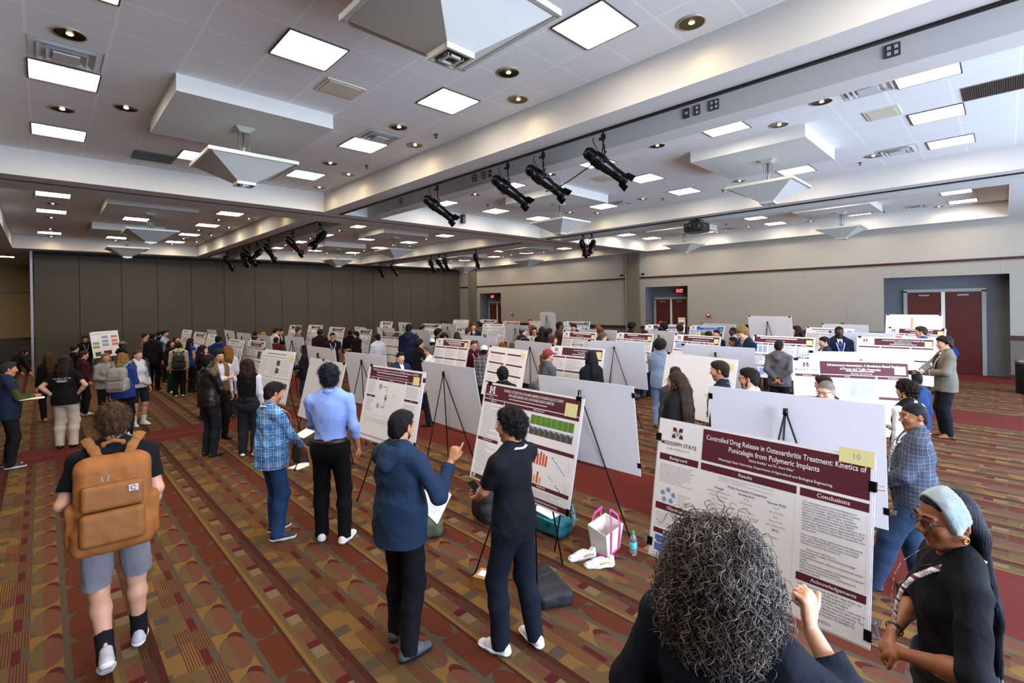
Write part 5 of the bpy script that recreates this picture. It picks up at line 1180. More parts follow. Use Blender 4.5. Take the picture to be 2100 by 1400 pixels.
blank(7.47,8.70,.78,-89,7,'wide blank board behind the white cap and plaid shirt',clips=((.3,1),))
blank(7.1,6.60,.77,-100,7,'blank board with its easel left of the red cap')
blank(11.74,11.72,.78,-94,7,'blank board left of the grey cap and green backpack')
blank(14.32,12.54,.86,-97,7,'tall narrow blank board standing highest at the back',w=.9,h=1.2,clips=((.04,1),(.96,1)))
blank(8.01,5.26,.78,-87,8,'wide blank board with its easel right of the headphones')
blank(10.95,7.67,.78,-100,7,'blank board behind three auburn heads')
blank(8.19,3.39,.77,-90,7,'grey blank board behind the swept-back hair')
blank(11.44,6.16,.77,-108,7,'blank board with an orange-yellow note right of the curly afro')
blank(15.66,6.43,.77,-102,7,'white blank board behind the blue-titled poster')
blank(13.16,4.1,.86,-110,7,'tall blank board clipped at both corners behind the shaved head',h=1.15,clips=((.04,1),(.96,1)))
blank(16.68,3.23,.77,-104,7,'farthest blank board on the right, below the grey wall')
blank(8.21,1.46,.79,-66,7,'blank board directly behind the infrastructure poster')
blank(12.9,2.2,.78,-95,7,'blank board behind the single cell poster')
# ================================================================== the crowd
ROWS=[
dict(x=-0.40,y=10.87,rz=-78,h=1.66,res=.011,seed=1,cam=182,top='jacket',tc='1f2b42',inner='tee',ic='3f4a22',slv=.35,hair='short',hc='2c2a2c',rh='write',lh='hold',sk='t',sc='111114',so='e8e8e8',label='person in a navy vest writing on a clipboard at the left edge'),
dict(x=-0.69,y=19.22,rz=-58,h=1.51,res=.018,seed=2,cam=182,lean=38,hair='long',fem=1,hc='15100e',tc='15161a',rh=(.2,.5,.7,.3,-.5,-.3),lh=(-.2,.5,.7,-.3,-.5,-.3),label='person with long dark hair bending forward in the dim far left corner'),
dict(x=0.08,y=14.81,rz=20,h=1.50,res=.014,seed=3,cam=180,hair='long',fem=1,hc='4a3018',tc='141416',rf=(.15,-.1,-10),rh='phone',sc='e09a40',so='e8b060',label='person with light brown hair in dark clothes and orange sneakers on the left'),
dict(x=0.28,y=11.67,rz=-21,h=1.63,res=.011,seed=4,cam=179,w=1.12,hair='wavy',hl=.3,hc='2a1710',tc='111113',top='tee',bc='cbbfae',lh='hips',rh='hips',fem=1,sc='151515',lw=1.25,back='t',label='person in a black printed t-shirt and cream trousers, hands on hips, back turned'),
dict(x=0.60,y=17.30,rz=-62,h=1.51,res=.018,seed=5,cam=178,hair='bun',fem=1,hc='2a1b14',tc='131315',label='person with dark hair in a bun wearing black behind the maroon sweater'),
dict(x=0.66,y=14.91,rz=-78,h=1.50,res=.014,seed=6,cam=177,hair='short',hc='3a1d12',tc='4a1422',top='sweater',rh='pocket',sc='cfc6b8',so='e8e4da',w=1.08,label='person in a maroon sweater with white letters on the chest'),
dict(x=1.03,y=21.86,rz=-168,h=1.56,res=.018,seed=7,cam=177,hair='messy',hc='15100e',tc='17171b',top='jacket',inner='tee',glasses=1,lan='9ab0c0',label='person with dark messy hair and dark glasses left of the lone poster on the left'),
dict(x=1.65,y=17.95,rz=-75,h=1.51,res=.018,seed=8,cam=175,cap='6a6c6a',hair='short',tc='141416',top='hoodie',sk='d',beard=1,label='person in a grey cap and black hoodie right of the lone poster on the left'),
dict(x=0.97,y=13.58,rz=-174,h=1.51,res=.014,seed=9,cam=176,hair='long',fem=1,hc='8f6a40',tc='b2adae',top='sweater',rh='phone',lh='side',hs=1,hl=.28,w=1.1,label='person with long blonde hair in a light grey sweatshirt facing the camera'),
dict(x=2.36,y=17.82,rz=-33,h=1.73,res=.018,seed=12,cam=172,hair='short',tc='121216',top='blazer',bc='101013',hc='120e0d',lw=1.1,label='person in a full black suit standing with back turned near the folding wall'),
dict(x=2.43,y=19.98,rz=-82,h=1.66,res=.018,seed=13,cam=173,hair='short',tc='a0746c',top='shirt',hc='2a1f1a',label='person in a dusty pink shirt left of the black suit'),
dict(x=2.90,y=19.53,rz=-118,h=1.73,res=.018,seed=14,cam=172,hair='short',beard=1,tc='93a6bd',top='shirt',rh='point',hc='15110f',sk='t',label='bearded person in a pale blue shirt pointing an arm over the group'),
dict(x=2.98,y=21.13,rz=-28,h=1.66,res=.018,seed=15,cam=172,hair='short',tc='15151a',hc='15110f',label='person with dark hair half hidden behind the pale blue shirt'),
dict(x=2.64,y=16.84,rz=-129,h=1.53,res=.018,seed=16,cam=171,hair='long',fem=1,hc='2c1a14',tc='141416',top='jacket',ic='e8e2da',bc='12402f',lw=1.3,sc='e0e0e0',label='person with long dark hair, black jacket and dark green wide trousers'),
dict(x=3.06,y=18.53,rz=-149,h=1.55,res=.018,seed=17,cam=171,hair='long',fem=1,hc='2c1612',tc='1a1a1e',label='person with reddish dark hair behind the green trousers'),
dict(x=2.68,y=15.96,rz=-10,h=1.52,res=.018,seed=18,cam=170,hair='short',hc='2e1d15',tc='cdbd9e',top='sweater',bc='14161c',w=1.12,lw=1.2,sc='ddd8d0',label='person in a cream sweater carrying a dark backpack, back turned'),
dict(x=3.07,y=16.52,rz=-71,h=1.58,res=.018,seed=19,cam=169,hair='long',fem=1,hc='1e130f',tc='1f3fa5',top='tee',slv=.1,rf=(.1,0,0),label='person with long dark hair in a bright blue sleeveless top'),
dict(x=3.29,y=14.39,rz=-23,h=1.73,res=.018,seed=20,cam=167,hair='short',tc='17305c',top='blazer',hc='0f0d0d',label='person in a bright navy suit jacket with back turned beside the leaning posters'),
dict(x=2.51,y=12.36,rz=-92,h=1.63,res=.014,seed=21,cam=168,hair='long',fem=1,glasses=1,hc='1f110e',tc='121214',lh='chin',label='person with glasses and long dark hair wearing black behind the leather jacket'),
dict(x=2.91,y=11.97,rz=-4,h=1.61,res=.014,seed=22,cam=166,hair='wavy',fem=1,hl=.3,hc='7a4a20',hc2='a8703a',tc='d8d0d6',top='shirt',hb=.02,label='person with long wavy auburn hair seen from behind'),
dict(x=2.32,y=10.17,rz=-163,h=1.67,res=.011,seed=23,cam=167,hair='messy',beard=1,glasses=1,hc='17110e',top='vest',tc='7c6544',op=.5,ic='dcdcf0',bc='131316',rh='cross',lh='side',w=1.05,label='bearded person with glasses in a white shirt under an open tan waistcoat'),
dict(x=1.95,y=9.20,rz=-72,h=1.68,res=.011,seed=24,cam=168,hair='short',sk='dd',hc='0b0908',tc='15140f',tk='leather',top='jacket',hem=.86,bc='22262d',bot='jeans',rh='front',lh='side',sc='33241c',lw=1.1,inner='tee',ic='a8bdd6',label='person in a black leather jacket and dark jeans looking down to the right'),
dict(x=2.40,y=8.70,rz=-30,h=1.60,res=.011,seed=25,cam=165,hair='wavy',hl=.2,hw=.09,fem=1,w=1.12,hc='261411',top='vest',op=0,tc='0f0f12',ic='dfe4f4',bc='26262c',waist=1.06,hem=.98,lh='front',rh='side',sc='e9e6e0',so='2a2520',lw=1.25,label='person with curly dark hair, black vest over white sleeves, and white shoes, back turned'),
dict(x=4.51,y=11.79,rz=59,h=1.52,res=.014,seed=28,cam=159,hair='long',hl=.36,fem=1,hc='0f0c0d',sk='d',tc='14141a',top='blazer',ic='d8b8b4',bc='1c2747',lh='hold',rh='hold',rf=(.1,.05,0),label='person with long black braids, black blazer and navy trousers reading papers'),
dict(x=5.59,y=17.32,rz=-78,h=1.74,res=.018,seed=29,cam=162,hair='short',hc='241814',tc='c9bfbf',top='shirt',lean=8,label='person in a pale shirt in the far pair of talkers near the folding wall'),
dict(x=5.84,y=17.72,rz=-138,h=1.70,res=.018,seed=30,cam=162,hair='short',hc='15100e',tc='141418',top='blazer',lean=10,rh='point',label='person in a black suit in the far pair of talkers near the folding wall'),
dict(x=4.99,y=15.24,rz=-28,h=1.54,res=.018,seed=31,cam=162,hair='short',hc='1e1512',tc='5c1c28',top='sweater',label='person in a dark red sweater between two blank boards'),
dict(x=5.56,y=19.17,rz=-26,h=1.57,res=.018,seed=32,cam=164,hair='short',hc='15100e',tc='202024',label='person with black hair far back left of the talking pair'),
dict(x=4.93,y=16.76,rz=-166,h=1.50,res=.018,seed=33,cam=164,hair='long',fem=1,hc='3a2418',tc='7a4a4a',label='person with long brown hair facing the camera above a tilted blank board'),
dict(x=5.57,y=18.32,rz=-117,h=1.56,res=.018,seed=34,cam=163,hair='short',hc='a8854c',tc='8a8078',label='person with blond hair far back left of the talking pair'),
dict(x=6.23,y=16.84,rz=-100,h=1.74,res=.018,seed=35,cam=160,hair='short',hc='4a3020',tc='6d6a68',top='blazer',rh='cross',lh='cross',label='person with brown hair in a grey suit, arms crossed, near the far wall'),
dict(x=6.35,y=15.32,rz=-33,h=1.71,res=.018,seed=36,cam=157,hair='messy',hc='2a1a14',tc='32131d',top='sweater',w=1.15,label='broad person in a maroon sweater seen from behind at a far poster'),
dict(x=6.03,y=13.67,rz=-199,h=1.67,res=.018,seed=37,cam=156,hair='short',hc='18110f',glasses=1,tc='15171e',top='polo',lan=1,lh='back',rh='back',sk='t',label='person with glasses, black polo shirt and white lanyard facing the camera'),
dict(x=6.95,y=14.03,rz=34,h=1.65,res=.018,seed=38,cam=154,hair='short',hc='0c0a0a',tc='121217',top='blazer',lan=1,lh='side',rh='hold',bc='101014',label='person in a black suit with a white lanyard facing left'),
dict(x=7.53,y=15.67,rz=-26,h=1.61,res=.018,seed=39,cam=154,hair='short',tc='101014',top='blazer',hc='0c0a0a',label='person in black half hidden left of the lanyard suit'),
dict(x=6.72,y=12.30,rz=1,h=1.65,res=.018,seed=40,cam=151,hair='short',hc='130e0c',sk='b',tc='d9dff0',top='shirt',lh='hold',label='person in a white shirt reading a poster, back turned, middle left'),
dict(x=7.23,y=10.40,rz=-35,h=1.55,res=.018,seed=41,cam=145,cap='e4e8ee',hair='short',tc='4a4d52',top='tee',hc='241a14',label='person in a white cap and grey shirt behind the grey-haired man'),
dict(x=6.27,y=9.55,rz=-93,h=1.64,res=.014,seed=42,cam=147,hair='messy',hc='17110f',tc='111115',top='blazer',lan=1,rh='hold',bc='111115',label='tall person with dark fringe in a black suit facing right'),
dict(x=5.57,y=8.12,rz=36,h=1.62,res=.014,seed=43,cam=146,hair='short',hc='3b3a3a',hc2='8a8a88',glasses=1,tc='d6d2cc',top='shirt',stub=1,label='person with grey hair and glasses in a white shirt facing left'),
dict(x=4.83,y=8.00,rz=-181,h=1.56,res=.011,seed=44,cam=149,hair='short',hc='15100f',tc='1d2a4c',top='blazer',ic='ececf2',op=.25,bc='14161e',label='person in a navy jacket and white shirt looking over the robot localization poster'),
dict(x=7.04,y=8.49,rz=-195,h=1.61,res=.014,seed=45,cam=140,hair='short',hc='5a3120',glasses=1,tc='4a1025',top='sweater',lan=1,label='person with reddish hair and glasses in a maroon sweater with white lanyard'),
dict(x=6.49,y=7.49,rz=-51,h=1.58,res=.014,seed=46,cam=139,cap='f0f1f5',capback=0,hair='short',hc='14100f',tc='1b2540',tk='plaid',tc2='e8e4de',top='shirt',hem=.84,sk='b',label='person in a white cap and dark blue plaid shirt seen from behind'),
dict(x=4.71,y=5.04,rz=-43,h=1.53,res=.011,seed=47,cam=137,hair='curly',hc='0b0a0b',sk='d',tc='141418',label='person with black braided hair just above the aquatic plants poster'),
dict(x=6.21,y=5.51,rz=-108,h=1.64,res=.011,seed=48,cam=132,cap='8b3a40',hair='pony',hl=.45,hc='5a3a22',beard=1,tc='5d636b',top='sweater',w=1.05,label='bearded person in a red cap with a long ponytail and grey sweater'),
dict(x=6.27,y=4.64,rz=-14,h=1.67,res=.011,seed=49,cam=126,hair='long',hl=.36,fem=1,hc='100e12',tc='12151c',top='jacket',inner='none',headp=1,label='person with long black hair and headphones reading a poster'),
dict(x=7.87,y=11.04,rz=-116,h=1.76,res=.018,seed=50,cam=144,hair='messy',hc='15110f',tc='18181c',beard=1,sk='b',label='person with dark curly hair and beard in profile among the middle boards'),
dict(x=7.76,y=10.59,rz=-196,h=1.64,res=.018,seed=51,cam=144,hair='afro',fem=1,hc='15110f',sk='b',tc='1a1a1e',label='person with a dark curly bob facing the camera among the middle boards'),
dict(x=8.38,y=10.83,rz=-38,h=1.66,res=.018,seed=52,cam=142,hair='long',fem=1,hl=.35,hc='2c2a2c',tc='2a2a30',label='person with long straight dark grey hair seen from behind'),
dict(x=9.98,y=12.05,rz=-200,h=1.82,res=.018,seed=53,cam=140,hair='messy',hc='5a3a22',tc='1b1f28',top='blazer',tie='3a3a4a',label='tall person with brown hair in a dark suit above the middle boards'),
dict(x=9.23,y=11.40,rz=-79,h=1.72,res=.018,seed=54,cam=141,hair='short',hc='4a2e1c',tc='59616e',top='shirt',label='person with brown hair in grey bending beside the tall suit'),
dict(x=12.20,y=16.74,rz=-156,h=1.75,res=.018,seed=55,cam=144,hair='short',hc='2a1a14',tc='b8b0b0',top='shirt',label='person with dark hair far back near the end of the folding wall, left one'),
dict(x=11.99,y=16.24,rz=24,h=1.71,res=.018,seed=56,cam=144,hair='long',fem=1,hc='2a1510',tc='2a2024',label='person with dark hair far back near the end of the folding wall, right one'),
dict(x=9.58,y=14.40,rz=-154,h=1.68,res=.018,seed=57,cam=146,hair='short',hc='15100e',sk='b',tc='202024',label='person with short black hair just above a blank board, middle left'),
dict(x=7.08,y=11.26,rz=-52,h=1.93,res=.018,seed=58,cam=148,hair='short',hc='15100e',sk='b',tc='16213c',top='hoodie',w=1.1,hem=.8,bc='111116',label='tall person in a long navy coat beside the tilted blank board'),
dict(x=12.71,y=14.85,rz=-61,h=1.68,res=.018,seed=59,cam=139,hair='short',hc='2a1c18',tc='77706a',label='person with dark hair below the left exit recess, left one'),
dict(x=12.66,y=13.91,rz=-42,h=1.68,res=.018,seed=60,cam=138,hair='short',hc='15110f',tc='202024',label='person with dark hair below the left exit recess, right one'),
dict(x=8.99,y=8.83,rz=-106,h=1.83,res=.018,seed=61,cam=134,cap='6b7477',hair='short',hc='3a2c20',tc='1a1d22',top='hoodie',label='person in a grey cap and black hoodie wearing a green backpack'),
dict(x=10.23,y=9.58,rz=-222,h=1.73,res=.018,seed=62,cam=133,hair='long',fem=1,glasses=1,hc='15100f',tc='d8d0c8',top='shirt',lan='222222',label='person with black hair and glasses in a cream blouse facing the camera'),
dict(x=9.80,y=8.87,rz=-68,h=1.79,res=.018,seed=63,cam=132,hair='long',fem=1,hl=.4,hc='2a1a12',tc='15151a',label='person with long brown hair, back turned, beside the cream blouse'),
dict(x=9.47,y=8.36,rz=-119,h=1.76,res=.018,seed=64,cam=131,hair='messy',hc='0d0b0b',sk='d',tc='14151b',top='blazer',label='person with black curly hair in a dark suit facing right'),
dict(x=8.56,y=7.43,rz=-129,h=1.67,res=.014,seed=65,cam=131,hair='long',fem=1,glasses=1,hc='4a261c',tc='8a6a6a',label='person with reddish hair and glasses above a blank board'),
dict(x=10.22,y=8.61,rz=-120,h=1.92,res=.018,seed=66,cam=130,hair='buzz',hc='0b0908',sk='dd',tc='4a3026',top='sweater',rh='cross',lh='cross',label='tall person in a brown sweater with arms crossed'),
dict(x=13.41,y=12.76,rz=124,h=1.82,res=.018,seed=67,cam=134,hair='buzz',hc='5a3020',tc='7a4a44',label='person with short reddish hair at the back above the white poster'),
dict(x=7.29,y=7.80,rz=-63,h=1.58,res=.014,seed=68,cam=137,hair='short',hc='6a4024',tc='6a6a70',label='person with auburn hair peeking over the board with four boxes'),
dict(x=12.21,y=9.60,rz=98,h=1.78,res=.018,seed=69,cam=128,hair='messy',hc='1e1410',tc='171a22',top='blazer',lean=12,label='person in a dark suit leaning in front of a far maroon poster'),
dict(x=11.90,y=8.51,rz=6,h=1.74,res=.018,seed=70,cam=126,hair='short',hc='7a4a2a',tc='9a8a80',label='person with light auburn hair, farthest of three heads near the sticky note'),
dict(x=10.59,y=7.51,rz=-15,h=1.75,res=.018,seed=71,cam=125,hair='messy',hc='5a331e',tc='2a3040',label='person with auburn hair, middle of three heads near the sticky note'),
dict(x=9.32,y=6.56,rz=-115,h=1.73,res=.014,seed=72,cam=125,hair='short',hc='4a3a2c',hc2='7a6a58',glasses=1,tc='e0dcd8',label='person with short brown hair and glasses in profile above a wide blank board'),
dict(x=13.49,y=8.35,rz=-108,h=1.75,res=.018,seed=73,cam=122,hair='afro',hc='0c0a0a',sk='dd',tc='3a2a2a',label='person with a rounded black afro against the dark wall panel'),
dict(x=10.54,y=6.41,rz=11,h=1.67,res=.014,seed=74,cam=121,hair='messy',hc='4a2a18',tc='d8d4d0',top='shirt',label='person with brown hair facing left beside the navy suit'),
dict(x=10.98,y=6.43,rz=-210,h=1.70,res=.018,seed=75,cam=120,hair='short',beard=1,hc='241610',tc='1a2850',top='blazer',bc='1a2850',label='bearded person in a navy suit behind the wide blank board'),
dict(x=8.44,y=4.62,rz=-71,h=1.70,res=.014,seed=76,cam=119,hair='afro',hc='120e0d',sk='b',tc='8696ae',top='blazer',bc='8090a8',lw=1.05,lh='front',rh='side',sc='3a2a20',label='person with curly black hair in a light blue-grey suit, back turned'),
dict(x=14.34,y=7.80,rz=-61,h=1.77,res=.018,seed=77,cam=119,cap='c0241e',hair='short',hc='15100e',tc='2a2a30',label='person in a bright red cap below the middle doors'),
dict(x=13.39,y=7.19,rz=-42,h=1.77,res=.018,seed=78,cam=118,hair='afro',hc='0f0c0c',sk='dd',tc='202026',fem=1,label='person with black hair gathered up below the middle doors'),
dict(x=12.49,y=6.81,rz=-71,h=1.71,res=.018,seed=79,cam=119,hair='bald',hc='0f0c0c',sk='dd',tc='2a2a30',label='person with a bald dark head below the middle doors'),
dict(x=12.79,y=6.38,rz=-33,h=1.77,res=.018,seed=80,cam=117,hair='curly',hc='2a1a14',tc='5a4a46',label='person with curly dark brown hair right of the middle doors'),
dict(x=11.87,y=5.18,rz=-236,h=1.68,res=.018,seed=81,cam=114,hair='messy',hc='1f1612',tc='2a3448',top='shirt',hp=-25,lh='hold',label='person with dark hair looking down in front of a maroon-topped poster'),
dict(x=12.93,y=5.41,rz=83,h=1.64,res=.018,seed=82,cam=113,hair='short',hc='15100e',tc='1c1c20',label='person with black hair just behind the one looking down'),
dict(x=13.65,y=5.26,rz=41,h=1.68,res=.018,seed=83,cam=111,hair='buzz',hc='0d0b0a',sk='dd',tc='a9bbdc',top='shirt',label='dark-haired person in a pale blue shirt behind the blond curls'),
dict(x=11.30,y=4.34,rz=21,h=1.59,res=.014,seed=84,cam=111,hair='short',hc='100d0c',sk='b',tc='2a2a32',label='person with short black hair in profile left of the blond curls'),
dict(x=10.02,y=3.63,rz=60,h=1.91,res=.014,seed=85,cam=110,hair='curly',hc='7a5a30',hc2='b08a50',tc='16233f',top='blazer',ic='a9b8d8',tie='2a3a60',hp=-20,lh='front',rh='front',lw=1.05,label='tall person with blond curly hair in a navy suit looking down'),
dict(x=14.56,y=5.21,rz=-70,h=1.72,res=.018,seed=86,cam=110,hair='short',hc='0e0c0d',tc='2a2630',label='person with black hair behind the blond curls, left of two'),
dict(x=13.95,y=4.83,rz=-91,h=1.74,res=.018,seed=87,cam=109,hair='messy',hc='120f0f',tc='2a2a30',label='person with black hair behind the blond curls, right of two'),
dict(x=13.59,y=4.30,rz=-82,h=1.79,res=.018,seed=88,cam=108,hair='buzz',hc='0d0b0a',sk='dd',tc='efe9e4',top='shirt',label='person with a shaved dark head in a white shirt, back turned'),
dict(x=13.56,y=3.67,rz=25,h=1.76,res=.018,seed=89,cam=105,hair='wavy',fem=1,hl=.3,hc='1c100d',tc='3a1c22',label='person with dark wavy hair in profile left of the suited man with a badge'),
dict(x=9.96,y=3.00,rz=-83,h=1.66,res=.011,seed=90,cam=107,hair='short',hc='1a1310',tc='5e5b5f',top='hoodie',slv=1.5,lh='back',rh='back',bc='1a1e28',sk='t',w=1.08,label='person in a grey hoodie with hands clasped behind the back'),
dict(x=12.43,y=2.54,rz=-248,h=1.83,res=.014,seed=91,cam=102,hair='buzz',hc='0b0a0a',sk='dd',glasses=1,tc='141c38',top='blazer',tie='2d4f9a',lan=1,lh='side',rh='side',w=1.05,label='person with glasses in a navy suit, blue tie and conference badge'),
dict(x=11.51,y=2.60,rz=33,h=1.65,res=.014,seed=92,cam=103,hair='short',hc='110e0d',stub=1,tc='252c40',top='blazer',label='person with dark hair and stubble looking down left of the blue tie'),
dict(x=18.43,y=3.67,rz=-79,h=1.63,res=.018,seed=93,cam=101,hair='short',hc='6a2e1c',tc='8a8a90',label='person whose red hair just shows above the farthest blank board on the right'),
dict(x=5.74,y=2.36,rz=12,h=1.73,res=.0085,seed=94,cam=112,hair='short',hc='2e1d13',stub=1,tc='1b2634',top='polo',lan='1c7a70',label='person with swept-back brown hair in profile above the largest blank board'),
dict(x=5.55,y=1.96,rz=4,h=1.70,res=.0085,seed=95,cam=109,hair='short',hc='1a130f',glasses=1,tc='e6e8ee',top='shirt',beard=1,label='person with dark hair, glasses and beard above the largest blank board'),
dict(x=5.92,y=3.02,rz=-43,h=1.58,res=.0085,seed=96,cam=117,hair='short',hc='2a1d16',tc='3a3a40',label='person with brown hair hidden behind the long straight hair'),
dict(x=4.99,y=2.53,rz=-3,h=1.67,res=.0085,seed=97,cam=117,hair='long',hl=.5,hw=.10,hb=.01,fem=1,hc='1c120e',hc2='5a3e28',tc='141214',top='jacket',inner='none',bc='0e0e10',lw=1.5,rf=(.12,-.1,0),lf=(-.12,.1,10),sc='111111',label='person with long straight highlighted brown hair in black wide trousers'),
dict(x=5.83,y=1.30,rz=73,h=1.60,res=.0085,seed=98,cam=103,hair='buzz',hc='6a6058',hc2='a89c90',glasses=1,tc='8a93a4',top='shirt',hp=-10,label='person with cropped grey hair and glasses behind the largest blank board'),
dict(x=6.50,y=1.48,rz=-17,h=1.55,res=.0085,seed=99,cam=103,hair='short',hc='2c1a12',tc='2a2a30',sk='w2',label='person with dark brown hair right behind the cropped grey head'),
dict(x=13.85,y=1.29,rz=0,h=1.79,res=.014,seed=100,cam=95,hair='short',hc='3a2a1c',tc='2c4a80',top='shirt',label='person with brown hair in profile among the far right posters'),
dict(x=16.00,y=1.15,rz=-26,h=1.61,res=.018,seed=101,cam=94,hair='messy',hc='0f0c0c',tc='2a3650',label='person with black hair beside the far right doors'),
dict(x=17.41,y=1.03,rz=-17,h=1.67,res=.018,seed=102,cam=93,hair='short',hc='120f0e',tc='17336a',top='sweater',bc='1d3f8c',bot='jeans',lean=25,sc='e6e6ea',so='ffffff',lh='hold',rh='hold',label='person in a blue sweater and jeans leaning toward a poster by the right doors'),
dict(x=12.10,y=1.57,rz=-63,h=1.57,res=.014,seed=103,cam=97,hair='short',hc='2c211b',tc='9aa0aa',label='person with brown hair seen from behind in front of the cream-topped poster'),
dict(x=11.14,y=0.73,rz=24,h=1.75,res=.011,seed=104,cam=94,hair='messy',hc='1d1411',tc='6f6b5e',tk='tweed',top='blazer',tie='3a2c2c',lan=1,bc='12151f',lh=(-.05,.24,1.12,-.8,-.3,-.5),rh=(-.1,.42,1.1,.7,-.3,-.5),lw=1.1,sc='7a4a2c',hs=0,label='person with chin-length dark hair in a grey tweed blazer gesturing'),
dict(x=7.99,y=0.82,rz=-34,h=1.50,res=.0085,seed=105,cam=96,hair='short',hc='15110f',tc='1a3a68',top='sweater',w=1.05,label='person with black hair in a dark blue top behind the bearded curls'),
dict(x=6.55,y=0.73,rz=-24,h=1.56,res=.0085,seed=106,cam=96,hair='curly',hc='1c120e',beard=1,top='vest',op=0,tc='131417',ic='f0efec',bc='101014',w=1.1,lh='side',rh='hold',lw=1.15,hem=.88,label='person with curly dark hair and full beard, black vest over a white shirt')
]
for q in ROWS:
    t,g=person(q)
    if q.get('headp'):
        mb=MB(); h=g.hd; mb.tube([h(.083*math.cos(a),-.01,.03+.095*math.sin(a)) for a in np.linspace(0,math.pi,13)],.009,8)
        for s in (1,-1): mb.lathe([(0,-.015),(.034,-.015),(.036,.012),(0,.015)],h(s*.088,-.01,-.005),14,Matrix(g.Rh.tolist())@Matrix.Rotation(R(90),3,'Y'))
        mb.build('headphones',mat('headphone_blue_black','14202e',.4),t)
    if q.get('back')=='t':
        mb=MB(); 
        vs,fs=gettext('DISTRICT STATE',.036,.0,'CENTER'); mb.add([Vector(g.up(v.x,-.150-.012*(1-min(1,(v.x/.13)**2)),1.335+v.y)) for v in vs],fs)
        for z_,w_ in ((1.305,.07),(1.288,.09),(1.271,.06)): mb.box(g.up(0,-.158,z_),(w_*2,.002,.007))
        mb.build('shirt_print',mat('shirt_print_white','c8c8c8',.6),t)
    if q['label'].startswith('person in a maroon sweater with white'):
        mb=MB(); vs,fs=gettext('MLS',.085,.03,'CENTER'); mb.add([Vector(g.up(v.x,.145-.5*abs(v.x)**1.5,1.29+v.y)) for v in vs],fs); mb.build('shirt_print',mat('shirt_print_white','c8c8c8',.6),t)
